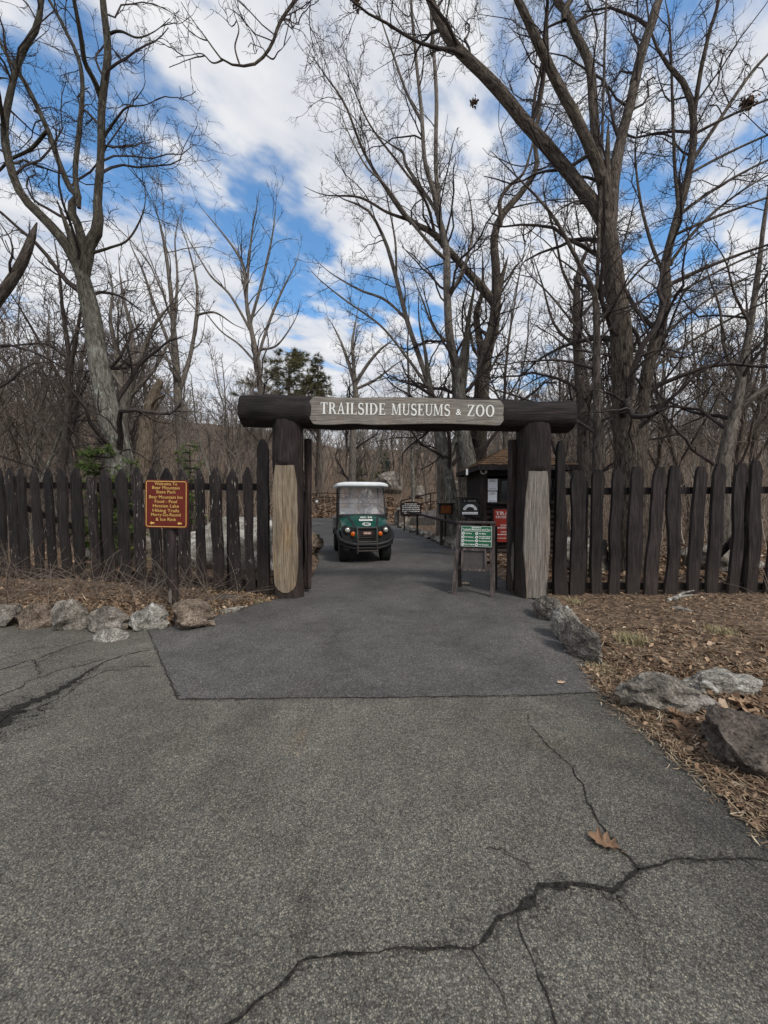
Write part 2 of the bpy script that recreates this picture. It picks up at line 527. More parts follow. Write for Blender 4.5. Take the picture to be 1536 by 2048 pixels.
M['amber'] = mat_noise('amber_board', (0.09, 0.024, 0.006), (0.28, 0.085, 0.014), 16, (1, 1, 3), 0.6, 0.05)
M['brown_sign'] = mat_noise('brown_sign_paint', (0.030, 0.015, 0.012), (0.045, 0.022, 0.017), 10, rough=0.6, bump=0.1)
M['bronze'] = mat_noise('dark_bronze', (0.012, 0.017, 0.015), (0.035, 0.048, 0.042), 8, rough=0.5, metal=0.4)

def mat_glass(name, haze, tint, alpha):
    n = N(name)
    n.base(haze, 0.12, 0, 0.5)
    tr = n.n('ShaderNodeBsdfTransparent')
    tr.inputs[0].default_value = (*tint, 1)
    mx = n.n('ShaderNodeMixShader')
    f = n.noise(n.coord(), 3, 5, 0.6)
    fac = n.ramp(f, [(0.3, alpha - 0.08), (0.7, alpha + 0.08)])
    n.l(fac, mx.inputs[0])
    n.l(tr.outputs[0], mx.inputs[1])
    n.l(n.bsdf.outputs[0], mx.inputs[2])
    n.l(mx.outputs[0], n.out.inputs[0])
    return n.m
M['windshield'] = mat_glass('hazy_windshield', (0.66, 0.655, 0.69), (0.93, 0.93, 0.95), 0.21)
M['window'] = mat_glass('kiosk_glass', (0.02, 0.022, 0.025), (0.5, 0.5, 0.5), 0.6)

# ------------------------------------------------------------------ world and sun
SUN_EL, SUN_AZ = R(48), R(140)      # azimuth measured from +Y towards +X
W = bpy.data.worlds.new("World")
S.world = W
W.use_nodes = True
t = W.node_tree
t.nodes.clear()
def wn(typ, **kw):
    nd = t.nodes.new(typ)
    for k, v in kw.items():
        setattr(nd, k, v)
    return nd
def wm(op, a, b=None, c=None, clamp=False):
    x = wn('ShaderNodeMath', operation=op, use_clamp=clamp)
    for i, val in enumerate((a, b, c)):
        if val is None:
            continue
        if hasattr(val, 'is_linked'):
            t.links.new(val, x.inputs[i])
        else:
            x.inputs[i].default_value = val
    return x.outputs[0]
def wramp(fac, stops):
    r = wn('ShaderNodeValToRGB')
    el = r.color_ramp.elements
    while len(el) < len(stops):
        el.new(0.5)
    for e, (p, c) in zip(el, stops):
        e.position = p
        e.color = (*c, 1) if hasattr(c, '__len__') else (c, c, c, 1)
    t.links.new(fac, r.inputs[0])
    return r.outputs[0]
sky = wn('ShaderNodeTexSky')
sky.sky_type = 'NISHITA'
sky.sun_disc = False
sky.sun_elevation = SUN_EL
sky.sun_rotation = SUN_AZ
sky.air_density = 1.0
sky.dust_density = 0.4
sky.ozone_density = 2.0
tint = wn('ShaderNodeMix', data_type='RGBA', blend_type='MULTIPLY')
tint.inputs[0].default_value = 1
t.links.new(sky.outputs[0], tint.inputs[6])
tint.inputs[7].default_value = (0.80, 1.12, 1.24, 1)
bg1 = wn('ShaderNodeBackground')
t.links.new(tint.outputs[2], bg1.inputs[0])
bg1.inputs[1].default_value = 0.185
tc = wn('ShaderNodeTexCoord')
sep = wn('ShaderNodeSeparateXYZ')
t.links.new(tc.outputs['Generated'], sep.inputs[0])
zz = wm('ADD', wm('MAXIMUM', sep.outputs[2], 0.0), 0.07)
u = wm('DIVIDE', sep.outputs[0], zz)
v = wm('DIVIDE', sep.outputs[1], zz)
sa = wm('ADD', wm('MULTIPLY', u, 0.69), wm('MULTIPLY', v, 0.73))      # along the streets of cloud
ta = wm('SUBTRACT', wm('MULTIPLY', u, 0.73), wm('MULTIPLY', v, 0.69))  # across them
def wnoise(sx, sy, detail, rough=0.55, off=0.0, dist=0.0):
    cb = wn('ShaderNodeCombineXYZ')
    t.links.new(wm('MULTIPLY', sa, sx), cb.inputs[0])
    t.links.new(wm('MULTIPLY', ta, sy), cb.inputs[1])
    cb.inputs[2].default_value = off
    nz = wn('ShaderNodeTexNoise')
    nz.inputs['Scale'].default_value = 1.0
    nz.inputs['Detail'].default_value = detail
    nz.inputs['Roughness'].default_value = rough
    nz.inputs['Distortion'].default_value = dist
    t.links.new(cb.outputs[0], nz.inputs['Vector'])
    return nz.outputs['Fac']
def wgauss(x, c, s):
    d = wm('DIVIDE', wm('SUBTRACT', x, c), s)
    return wm('POWER', 2.718, wm('MULTIPLY', wm('MULTIPLY', d, d), -1.0))
n1 = wnoise(1.15, 1.8, 6, 0.5, 3.1, 0.2)
n2 = wnoise(4.6, 6.6, 6, 0.5, 7.7, 0.1)
cov = wm('ADD', wm('MULTIPLY', n1, 0.44), wm('MULTIPLY', n2, 0.76))
gap1 = wgauss(ta, -1.25, 0.24)
gap2 = wgauss(ta, -0.18, 0.26)
cov = wm('SUBTRACT', cov, wm('MULTIPLY', gap1, 0.19))
cov = wm('SUBTRACT', cov, wm('MULTIPLY', gap2, 0.11))
hz = wramp(sep.outputs[2], [(0.05, 0.16), (0.45, 0.0)])
cov = wm('ADD', wm('ADD', cov, hz), 0.01)
mask = wn('ShaderNodeMapRange')
mask.interpolation_type = 'SMOOTHSTEP'
mask.inputs[1].default_value = 0.39
mask.inputs[2].default_value = 0.60
t.links.new(cov, mask.inputs[0])
n3 = wnoise(1.9, 3.0, 6, 0.55, 1.3, 0.3)
shade = wm('ADD', wm('MULTIPLY', n3, 0.6), wm('MULTIPLY', n2, 0.5))
ccol = wramp(shade, [(0.36, (0.60, 0.63, 0.70)), (0.52, (0.78, 0.80, 0.85)), (0.66, (0.95, 0.95, 0.96))])
bg2 = wn('ShaderNodeBackground')
t.links.new(ccol, bg2.inputs[0])
bg2.inputs[1].default_value = 0.96
mxs = wn('ShaderNodeMixShader')
t.links.new(wm('MULTIPLY', mask.outputs[0], 0.97), mxs.inputs[0])
t.links.new(bg1.outputs[0], mxs.inputs[1])
t.links.new(bg2.outputs[0], mxs.inputs[2])
wo = wn('ShaderNodeOutputWorld')
t.links.new(mxs.outputs[0], wo.inputs[0])

sl = bpy.data.lights.new("sun", 'SUN')
sl.energy = 2.3
sl.angle = R(11)
sl.color = (1.0, 0.95, 0.88)
so = bpy.data.objects.new("sun", sl)
COL.objects.link(so)
sd = Vector((math.sin(SUN_AZ) * math.cos(SUN_EL), math.cos(SUN_AZ) * math.cos(SUN_EL), math.sin(SUN_EL)))
so.rotation_euler = sd.to_track_quat('Z', 'Y').to_euler()
so.location = sd * 60

# ------------------------------------------------------------------ ground and asphalt
ROAD = [(-30, -6), (1.75, -6), (1.74, 1.2), (1.72, 2.0), (1.70, 2.96), (1.84, 3.4), (1.93, 3.9), (2.08, 4.6), (2.30, 5.6), (2.12, 5.95), (2.2, 6.6), (2.35, 9.6), (2.22, 11.6),
        (1.72, 15.4), (0.72, 23.0), (-2.0, 30.0), (-14, 37), (-45, 44), (-45, 36), (-14, 28.5), (-5.0, 19.0), (-2.5, 13.0), (-1.62, 9.6), (-1.40, 7.6), (-1.30, 6.0), (-1.62, 5.78), (-1.9, 5.5),
        (-2.15, 4.98), (-2.5, 4.62), (-2.95, 4.42), (-3.5, 4.45), (-4.6, 4.64), (-9, 4.9), (-30, 5.5)]
def jag(poly, step=0.12, amp=0.022, far=13):
    out = []
    for i in range(len(poly)):
        a, b = Vector(poly[i]), Vector(poly[(i + 1) % len(poly)])
        L = (b - a).length
        k = max(1, int(L / step)) if min(a.length, b.length) < far and L < 12 else 1
        nrm = Vector((-(b - a).y, (b - a).x)).normalized()
        for j in range(k):
            p = a.lerp(b, j / k)
            if k > 1:
                p = p + nrm * amp * (mnoise.noise(Vector((p.x * 5, p.y * 5, 0))) * 1.6)
            out.append((p.x, p.y))
    return out
ROADJ = jag(ROAD)
rp = np.array(ROAD, dtype=float)

def poly_sd(X, Y, poly):
    """negative inside"""
    x, y = X.ravel(), Y.ravel()
    n = len(poly)
    ins = np.zeros(len(x), bool)
    d = np.full(len(x), 1e9)
    for i in range(n):
        ax, ay = poly[i]
        bx, by = poly[(i + 1) % n]
        c = ((ay > y) != (by > y))
        with np.errstate(divide='ignore', invalid='ignore'):
            xi = (bx - ax) * (y - ay) / (by - ay + 1e-12) + ax
        ins ^= c & (x < xi)
        ex, ey = bx - ax, by - ay
        tt = np.clip(((x - ax) * ex + (y - ay) * ey) / (ex * ex + ey * ey), 0, 1)
        d = np.minimum(d, np.hypot(x - ax - tt * ex, y - ay - tt * ey))
    return np.where(ins, -d, d).reshape(X.shape)

def sm(x):
    x = np.clip(x, 0, 1)
    return x * x * (3 - 2 * x)

def height(X, Y):
    X, Y = np.asarray(X, float), np.asarray(Y, float)
    sd_ = poly_sd(X, Y, rp)
    h = -0.02 + 0.05 * sm(sd_ / 0.3)
    h += 0.02 * np.sin(X * 2.3 + 1.1) * np.cos(Y * 1.9) * sm(sd_ / 0.6)
    h += 0.012 * np.sin(X * 7.3 + Y * 4.1) * np.cos(Y * 6.2 - X * 3.0) * sm(sd_ / 0.3)
    h += 0.06 * sm((-X - 2.0) / 2.5) * sm((sd_ - 0.1) / 0.9) * sm((Y - 3) / 3)      # left bed stands a little higher
    far = sm((sd_ - 0.6) / 4.0)
    h += far * 0.35 * (np.sin(X * 0.35 + 0.5) * np.cos(Y * 0.27) + 0.6 * np.sin(Y * 0.5 + X * 0.2)) * sm((Y - 9) / 12)
    h += far * 0.15 * np.maximum(0, Y - 26)
    h += far * 14 * sm((-X - 18) / 70) * sm((Y - 25) / 70)
    h += far * 5 * sm((X - 12) / 60) * sm((Y - 20) / 70)
    return np.where(sd_ < 0, -0.06, h)

def hz_at(x, y):
    return float(height(np.array([x]), np.array([y]))[0])

def axis(segs):
    out = []
    for a, b, n in segs:
        out += list(np.linspace(a, b, n, endpoint=False))
    return np.array(out + [segs[-1][1]])
gx = axis([(-220, -60, 12), (-60, -12, 32), (-12, -6, 40), (-6, 7, 150), (7, 12, 40), (12, 60, 32), (60, 220, 12)])
gy = axis([(-12, 0, 8), (0, 7, 100), (7, 14, 60), (14, 40, 70), (40, 100, 40), (100, 260, 16)])
GX, GY = np.meshgrid(gx, gy)
GZ = height(GX, GY)
nx, ny = len(gx), len(gy)
idx = np.arange(nx * ny).reshape(ny, nx)
Q = np.stack([idx[:-1, :-1], idx[:-1, 1:], idx[1:, 1:], idx[1:, :-1]], -1).reshape(-1, 4)
kind(npmesh('ground', np.stack([GX, GY, GZ], -1).reshape(-1, 3), Q, M['ground']), 'structure')

def flat_poly(name, pts, z, mat, parent=None):
    bm = bmesh.new()
    vs = [bm.verts.new((x, y, z)) for x, y in pts]
    f = bm.faces.new(vs)
    f.normal_update()
    if f.normal.z < 0:
        f.normal_flip()
    bmesh.ops.triangulate(bm, faces=[f])
    me = bpy.data.meshes.new(name)
    bm.to_mesh(me)
    bm.free()
    me.materials.append(mat)
    o = bpy.data.objects.new(name, me)
    COL.objects.link(o)
    if parent:
        o.parent = parent
    return o
road = kind(flat_poly('road', ROADJ, 0.0, M['road']), 'structure')
# newer asphalt: the patch in front of the gate and the whole path behind it
i0 = ROAD.index((1.70, 2.96))
i1 = ROAD.index((-2.95, 4.42))
PATH = [(-2.70, 4.36), (-1.54, 2.85), (1.0, 2.90)] + [(1.70, 2.965)] + ROAD[i0 + 1:i1]
PATHJ = jag(PATH, 0.1, 0.016)
kind(flat_poly('path', PATHJ, 0.005, M['patch']), 'structure')

def strip(name, pts, widths, z, mat, parent, jit=0.012, step=0.025, seed=1):
    """irregular crack along ground points"""
    rng = random.Random(seed)
    P, Wd = [], []
    for i in range(len(pts) - 1):
        a, b = Vector(pts[i]), Vector(pts[i + 1])
        k = max(2, int((b - a).length / step))
        for j in range(k):
            s_ = j / k
            P.append(a.lerp(b, s_))
            Wd.append(widths[i] * (1 - s_) + widths[i + 1] * s_)
    P.append(Vector(pts[-1]))
    Wd.append(widths[-1])
    L, Rr = [], []
    for i, p in enumerate(P):
        d = (P[min(i + 1, len(P) - 1)] - P[max(i - 1, 0)])
        nrm = Vector((-d.y, d.x)).normalized()
        q = p + nrm * jit * (mnoise.noise(Vector((p.x * 9, p.y * 9, seed))) * 2 + rng.uniform(-.35, .35))
        w = Wd[i] * rng.uniform(0.35, 1.5)
        L.append((q.x + nrm.x * w / 2, q.y + nrm.y * w / 2, z))
        Rr.append((q.x - nrm.x * w / 2, q.y - nrm.y * w / 2, z))
    mb = MB()
    n = len(P)
    mb.add(L + Rr, [(i, i + n, i + n + 1, i + 1) for i in range(n - 1)])
    return mb.build(name, mat, parent)
def crackpx(pts, w0, w1=None, seed=1, jit=0.012, ws=None, z=0.004):
    g = [gp(x, y).xy for x, y in pts]
    n = len(g)
    w1 = w0 if w1 is None else w1
    wd = ws or [w0 + (w1 - w0) * i / (n - 1) for i in range(n)]
    strip('crumbled_edge', g, [w * 2.6 + .006 for w in wd], z - .0015 if z < .005 else z, M['crumb'], road, jit, seed=seed + 50)
    return strip('crack', g, [w * .8 for w in wd], z, M['crack'], road, jit, seed=seed)
crackpx([(400, 2080), (490, 2030), (545, 1985), (600, 1928), (640, 1915), (740, 1905), (880, 1895), (940, 1897), (970, 1870), (1000, 1840), (1060, 1800), (1085, 1778), (1140, 1768), (1190, 1775), (1225, 1785), (1260, 1760), (1280, 1742), (1315, 1732), (1340, 1718), (1400, 1722), (1480, 1718), (1540, 1722)], 0.01, seed=3, jit=0.010,
        ws=[.008, .012, .012, .014, .010, .009, .010, .010, .014, .022, .034, .040, .022, .022, .026, .018, .022, .012, .010, .016, .012, .006])
crackpx([(1035, 1825), (1050, 1880), (1075, 1930), (1080, 1960), (1100, 2010), (1115, 2060)], 0.006, 0.006, 4, 0.008)
crackpx([(945, 1900), (965, 1930), (1000, 1975), (1020, 2030)], 0.003, 0.003, 5, 0.008)
crackpx([(1280, 1740), (1235, 1695), (1200, 1645), (1175, 1605), (1165, 1570), (1150, 1540), (1110, 1505), (1085, 1480), (1060, 1450), (1055, 1430)], 0.012, 0.005, 6, 0.012, ws=[.016, .010, .008, .007, .007, .007, .006, .006, .004, .003])
crackpx([(1085, 1775), (1050, 1730), (1000, 1700), (950, 1692)], 0.004, 0.002, 7)
crackpx([(1480, 1718), (1510, 1735), (1540, 1760)], 0.005, 0.003, 8)
crackpx([(1235, 1790), (1270, 1840), (1290, 1910), (1300, 1980)], 0.003, 0.002, 21)
# cracked corner at the left
crackpx([(-60, 1500), (0, 1440), (40, 1415), (90, 1395), (140, 1368), (175, 1345), (205, 1325), (260, 1308), (300, 1300)], .1, .01, 9, 0.015, ws=[.22, .20, .17, .12, .07, .03, .014, .01, .006])
crackpx([(-40, 1470), (20, 1430), (80, 1415), (130, 1392), (165, 1362)], .012, .005, 10, 0.02)
crackpx([(-20, 1345), (60, 1323), (120, 1300), (170, 1283), (210, 1277)], .012, .012, 11, 0.03)
crackpx([(-20, 1400), (60, 1362), (130, 1340), (210, 1318)], .010, .008, 12, 0.03)
crackpx([(-10, 1308), (60, 1300), (130, 1291)], .006, .006, 13, 0.03)
crackpx([(70, 1320), (78, 1335), (82, 1348)], .008, .008, 14, 0.02)
crackpx([(150, 1365), (215, 1345), (260, 1337), (312, 1332)], .008, .006, 15, 0.03)
crackpx([(30, 1338), (70, 1330), (110, 1307), (140, 1297)], .005, .005, 16, 0.03)
crackpx([(-20, 1330), (10, 1318), (40, 1308)], .006, .006, 17, 0.03)
# seam round the patch
seam = [(-2.70, 4.36), (-1.545, 2.845), (-0.6, 2.86), (1.0, 2.89), (1.70, 2.955)]
strip('seam', seam, [.004, .006, .004, .005, .004], 0.0075, M['crack'], road, 0.008, seed=18)
strip('crumbled_edge', seam, [.02, .03, .02, .03, .02], 0.0065, M['crumb'], road, 0.010, seed=19)

# ------------------------------------------------------------------ letters
def text_mesh(body, size, bold=0.0, align='CENTER', spacing=1.0):
    c = bpy.data.curves.new('t', 'FONT')
    c.body = body
    c.size = size
    c.align_x = align
    c.align_y = 'CENTER'
    c.offset = bold
    c.space_character = spacing
    c.resolution_u = 3
    o = bpy.data.objects.new('t', c)
    COL.objects.link(o)
    dg = bpy.context.evaluated_depsgraph_get()
    me = o.evaluated_get(dg).to_mesh()
    vs = [v.co.copy() for v in me.vertices]
    fs = [tuple(p.vertices) for p in me.polygons]
    o.evaluated_get(dg).to_mesh_clear()
    bpy.data.objects.remove(o)
    bpy.data.curves.remove(c)
    return vs, fs

def add_text(mb, body, size, x, z, y=0.0, width=None, bold=0.0, frame=None, align='CENTER', m=0, tall=1.0):
    """text in the x-z plane facing -y"""
    vs, fs = text_mesh(body, size, bold, align)
    if not vs:
        return
    w = max(p.x for p in vs) - min(p.x for p in vs)
    k = width / w if width else 1.0
    out = [Vector((x + p.x * k, y, z + p.y * tall)) for p in vs]
    if frame:
        out = [frame @ p for p in out]
    mb.add(out, fs, m)

# serif capitals drawn as strokes; cap height 1
TK, TN, SF = 0.15, 0.055, 0.06
def g_rect(x0, z0, x1, z1):
    return [(x0, z0), (x1, z0), (x1, z1), (x0, z1)]
def g_diag(x0, x1, w):
    return [(x0 - w / 2, 0), (x0 + w / 2, 0), (x1 + w / 2, 1), (x1 - w / 2, 1)]
def ser(x, z, w=0.30):
    return g_rect(x - w / 2, z if z == 0 else z - SF, x + w / 2, z + SF if z == 0 else z)
def ring(cx, cz, rx, rz, tx, tz, a0, a1, n=14):
    out = []
    for i in range(n):
        b0 = a0 + (a1 - a0) * i / n
        b1 = a0 + (a1 - a0) * (i + 1) / n
        q = []
        for b in (b0, b1):
            q.append(((cx + rx * math.cos(b), cz + rz * math.sin(b)), (cx + (rx - tx) * math.cos(b), cz + (rz - tz) * math.sin(b))))
        out.append([q[0][0], q[1][0], q[1][1], q[0][1]])
    return out
def spine(pts, ws):
    L, Rr = [], []
    n = len(pts)
    for i in range(n):
        a = Vector(pts[max(i - 1, 0)])
        b = Vector(pts[min(i + 1, n - 1)])
        d = (b - a).normalized()
        p = Vector(pts[i])
        nn = Vector((-d.y, d.x)) * ws[i] / 2
        L.append(tuple(p + nn))
        Rr.append(tuple(p - nn))
    return [[L[i], L[i + 1], Rr[i + 1], Rr[i]] for i in range(n - 1)]
def glyph(ch):
    """-> polygons, advance"""
    if ch == 'I':
        return [g_rect(.08, SF, .26, 1 - SF), ser(.175, 0, .34), ser(.175, 1, .34)], .36
    if ch == 'T':
        return [g_rect(.275, SF, .455, 1 - SF), ser(.365, 0, .36), g_rect(.03, 1 - SF, .70, 1), [(.03, 1 - SF), (.03, .78), (.07, .78), (.11, 1 - SF)], [(.70, 1 - SF), (.62, 1 - SF), (.66, .78), (.70, .78)]], .74
    if ch == 'L':
        return [g_rect(.08, SF, .26, 1 - SF), ser(.175, 1, .34), g_rect(.02, 0, .62, SF), [(.62, SF), (.54, SF), (.58, .24), (.62, .24)]], .66
    if ch == 'E':
        return [g_rect(.08, SF, .26, 1 - SF), g_rect(.02, 0, .64, SF), g_rect(.02, 1 - SF, .60, 1), g_rect(.25, .46, .44, .54), g_rect(.42, .40, .47, .61), [(.64, SF), (.56, SF), (.60, .24), (.64, .24)], [(.60, 1 - SF), (.56, .78), (.52, 1 - SF)]], .68
    if ch == 'F':
        return [g_rect(.08, SF, .26, 1 - SF), ser(.175, 0, .34), g_rect(.02, 1 - SF, .60, 1), g_rect(.25, .46, .44, .54), g_rect(.42, .40, .47, .61), [(.60, 1 - SF), (.56, .78), (.52, 1 - SF)]], .62
    if ch in 'RP':
        p = [g_rect(.08, SF, .26, 1 - SF), ser(.175, 0, .34), g_rect(.02, 1 - SF, .36, 1), g_rect(.25, .45, .36, .53)]
        p += ring(.36, .735, .28, .265, .18, .085, -PI / 2, PI / 2, 10)
        if ch == 'R':
            p += [[(.36, .47), (.54, .47), (.76, SF), (.58, SF)], g_rect(.56, 0, .80, SF)]
        return p, (.80 if ch == 'R' else .68)
    if ch == 'D':
        p = [g_rect(.08, SF, .26, 1 - SF), g_rect(.02, 0, .36, SF), g_rect(.02, 1 - SF, .36, 1)]
        p += ring(.36, .5, .44, .5, .18, .085, -PI / 2, PI / 2, 14)
        return p, .86
    if ch == 'O':
        return ring(.44, .5, .42, .52, .18, .085, 0, 2 * PI, 28), .90
    if ch == 'C':
        return ring(.44, .5, .42, .52, .18, .085, PI * .25, PI * 1.78, 22) + [g_rect(.70, .68, .75, .98)], .84
    if ch == 'A':
        return [[(.07, SF), (.155, SF), (.42, 1), (.35, 1)], [(.52, SF), (.68, SF), (.43, 1.02), (.36, 1.0)], g_rect(.20, .30, .58, .38), ser(.12, 0, .28), ser(.62, 0, .34)], .80
    if ch == 'M':
        return [g_rect(.09, SF, .17, 1 - SF), [(.06, 1), (.24, 1), (.52, .10), (.45, .02)], [(.45, .02), (.53, .10), (.80, 1), (.73, 1)], g_rect(.76, SF, .91, 1 - SF), ser(.12, 0, .26), ser(.84, 0, .32), g_rect(.0, 1 - SF, .10, 1), g_rect(.74, 1 - SF, 1.0, 1)], 1.02
    if ch == 'N':
        return [g_rect(.09, SF, .17, 1 - SF), [(.05, 1), (.22, 1), (.74, .05), (.70, 0)], g_rect(.68, 0, .76, 1 - SF), ser(.12, 0, .26), ser(.72, 1, .26)], .84
    if ch == 'H':
        return [g_rect(.08, SF, .26, 1 - SF), g_rect(.58, SF, .73, 1 - SF), g_rect(.25, .46, .58, .54), ser(.175, 0, .32), ser(.175, 1, .32), ser(.655, 0, .32), ser(.655, 1, .32)], .84
    if ch == 'W':
        return [[(.06, 1), (.22, 1), (.40, .05), (.34, 0)], [(.34, 0), (.39, .06), (.58, 1), (.54, 1)], [(.48, 1), (.63, 1), (.81, .05), (.75, 0)], [(.75, 0), (.80, .06), (1.0, 1), (.96, 1)], ser(.12, 1, .28), ser(.98, 1, .24)], 1.1
    if ch == 'U':
        p = [g_rect(.10, .30, .25, 1 - SF), g_rect(.63, .30, .71, 1 - SF), ser(.175, 1, .34), ser(.675, 1, .26)]
        p += ring(.40, .30, .30, .32, .10, .09, PI, 2 * PI, 12)
        return p, .82
    if ch == 'S':
        pts, ws = [], []
        for i in range(11):
            a = R(40 + i * 23)
            pts.append((.33 + .22 * math.cos(a), .745 + .225 * math.sin(a)))
            ws.append(.09 + .08 * (i / 10))
        for i in range(1, 12):
            a = R(90 - i * 23)
            pts.append((.33 + .24 * math.cos(a), .26 + .245 * math.sin(a)))
            ws.append(.17 - .08 * (i / 11))
        return spine(pts, ws) + [g_rect(.50, .72, .55, 1.0), g_rect(.08, .0, .13, .30)], .66
    if ch == 'Z':
        return [g_rect(.04, 0, .70, SF), g_rect(.08, 1 - SF, .70, 1), [(.04, SF), (.22, SF), (.70, 1 - SF), (.52, 1 - SF)], [(.70, SF), (.62, SF), (.68, .26), (.72, .26)], [(.08, 1 - SF), (.08, .76), (.12, .76), (.18, 1 - SF)]], .76
    return [], .42
def add_serif(mb, body, size, x, z, y, width=None, spacing=0.06, frame=None, align='C'):
    polys, cx = [], 0.0
    for ch in body:
        if ch == '&':
            vs, fs = text_mesh('&', 0.95, 0.012, 'LEFT')
            polys.append(('t', cx, vs, fs))
            cx += .62
            continue
        ps, adv = glyph(ch)
        polys += [('p', cx, p, None) for p in ps]
        cx += adv + spacing
    cx -= spacing
    k = size if not width else width / cx
    x0 = x - cx * k / 2 if align == 'C' else x
    for j, (ty, ox, p, fs) in enumerate(polys):
        yy = y - 0.0002 * (j % 6)
        if ty == 't':
            vs = [Vector((x0 + (ox + q.x) * k, yy, z + (0.33 + q.y) * size)) for q in p]
            f2 = fs
        else:
            vs = [Vector((x0 + (ox + q[0]) * k, yy, z + q[1] * size)) for q in p]
            f2 = [tuple(range(len(p)))]
        if frame:
            vs = [frame @ q for q in vs]
        mb.add(vs, f2)

def text_bars(mb, x0, x1, z, h, y, rng, frame=None, center=False):
    """a line of print too small to read"""
    x = x0
    while x < x1 - h:
        w = rng.uniform(1.2, 4.2) * h
        w = min(w, x1 - x)
        vs = [Vector((x, y, z - h / 2)), Vector((x + w, y, z - h / 2)), Vector((x + w, y, z + h / 2)), Vector((x, y, z + h / 2))]
        if frame:
            vs = [frame @ q for q in vs]
        mb.add(vs, [(0, 1, 2, 3)])
        x += w + 0.6 * h

# ------------------------------------------------------------------ timber gateway
def log_mesh(p0, p1, r0, r1, n=28, k=40, amp=0.012, seed=0, cut=None, chamfer=0.03):
    """knotty log between p0 and p1; cut(p)->p pushes points onto a sawn face"""
    p0, p1 = Vector(p0), Vector(p1)
    d = (p1 - p0)
    L = d.length
    tdir = d.normalized()
    ref = Vector((0, 1, 0)) if abs(tdir.y) < 0.9 else Vector((1, 0, 0))
    a = tdir.cross(ref).normalized()
    b = tdir.cross(a)
    vs, fs = [], []
    ss = [0.0, 0.004] + list(np.linspace(0.02, 0.98, k)) + [0.996, 1.0]
    for i, s_ in enumerate(ss):
        c = p0 + d * s_
        rr = r0 + (r1 - r0) * s_
        if i == 0 or i == len(ss) - 1:
            rr -= chamfer
        for j in range(n):
            th = 2 * PI * j / n
            q = Vector((math.cos(th) * 1.2, math.sin(th) * 1.2, s_ * L * 1.0 + seed * 3.7))
            w = rr + amp * mnoise.noise(q * 1.4) * 2 + amp * 0.5 * mnoise.noise(Vector((q.x * 4, q.y * 4, q.z * 0.8)))
            v_ = c + (a * math.cos(th) + b * math.sin(th)) * w
            vs.append(cut(v_) if cut else v_)
    kk = len(ss)
    for i in range(kk - 1):
        for j in range(n):
            j2 = (j + 1) % n
            fs.append((i * n + j, i * n + j2, (i + 1) * n + j2, (i + 1) * n + j))
    fs.append(tuple(range(n - 1, -1, -1)))
    fs.append(tuple((kk - 1) * n + j for j in range(n)))
    return vs, fs

GY0 = 5.98           # centre line of the gate
gate = thing('timber_gateway', 'massive dark log gateway with carved wooden name sign across its beam', 'gateway', (0.4, GY0, 0))
def rel(v_):
    return Vector(v_) - Vector((0.4, GY0, 0))
bz = 2.845
BL, BR = at(481, 822, 5.9).x, at(1147, 832, 5.9).x
panL, panR = at(619, 822, 5.76).x, at(1008, 830, 5.76).x
CUTY = GY0 - 0.185
def beam_cut(p):
    w = Vector(p) + Vector((0.4, GY0, 0))
    e = 0.05
    if panL - e < w.x < panR + e and w.y < CUTY:
        f = min(1, min(w.x - panL + e, panR + e - w.x) / (2 * e))
        w.y = w.y + (CUTY - w.y) * f
    return w - Vector((0.4, GY0, 0))
mb = MB()
vs, fs = log_mesh(rel((BL, GY0, bz + 0.015)), rel((BR, GY0, bz - 0.055)), 0.238, 0.235, 44, 160, 0.022, 2, beam_cut)
mb.add(vs, fs)
beam = mb.build('beam', M['log_x'], gate, True)
# pale sawn name board: follows the cut face, uneven lower edge, angled ends
mb = MB()
n = 60
top, bot = [], []
for i in range(n + 1):
    s_ = i / n
    x = panL + (panR - panL) * s_
    zt = at(768, 793 + 7 * s_ + (1.5 * math.sin(s_ * 9)), CUTY).z
    zb = at(768, 847 + 4 * s_ + 2.5 * math.sin(s_ * 6 + 0.5) - 3 * math.exp(-((s_ - .22) / .08) ** 2), CUTY).z
    e = min(s_, 1 - s_) * (panR - panL)
    if e < 0.07:
        q = (1 - e / 0.07)
        q = q * q * 0.085
        zt -= q * 0.9
        zb += q * 0.9
    top.append(rel((x, CUTY - 0.016, zt)))
    bot.append(rel((x, CUTY - 0.016, zb)))
back = [p + Vector((0, 0.06, 0)) for p in top + bot]
allv = top + bot + back
k = n + 1
fcs = []
for i in range(n):
    fcs.append((i, i + k, i + k + 1, i + 1))
    fcs.append((i, i + 1, i + 1 + 2 * k, i + 2 * k))
    fcs.append((i + k, i + 3 * k, i + 3 * k + 1, i + k + 1))
fcs += [(0, 2 * k, 3 * k, k), (n, n + k, n + 3 * k, n + 2 * k)]
mb.add(allv, fcs)
board = mb.build('name_board', M['bare_x'], gate)
mb = MB()
tiltM = Matrix.Rotation(math.atan2(-0.050, 3.0), 4, 'Y')
lw0, lw1 = at(641, 822, CUTY).x, at(986, 825, CUTY).x
lz0 = at(768, 831, CUTY).z
sz = 22.5 / F * CUTY
def lower(v_):
    return v_
fr = Matrix.Translation(rel(((lw0 + lw1) / 2, CUTY - 0.022, lz0))) @ Matrix.Rotation(0.016, 4, 'Y')
mb = MB()
add_serif(mb, 'TRAILSIDE', sz, -(lw1 - lw0) / 2, 0, 0, (770 - 641) / F * CUTY, 0.07, fr, 'L')
mb.build('lettering', M['white_letter'], board)
mb = MB()
add_serif(mb, 'MUSEUMS', sz, -(lw1 - lw0) / 2 + (782 - 641) / F * CUTY, 0, 0, (898 - 782) / F * CUTY, 0.07, fr, 'L')
mb.build('lettering', M['white_letter'], board)
mb = MB()
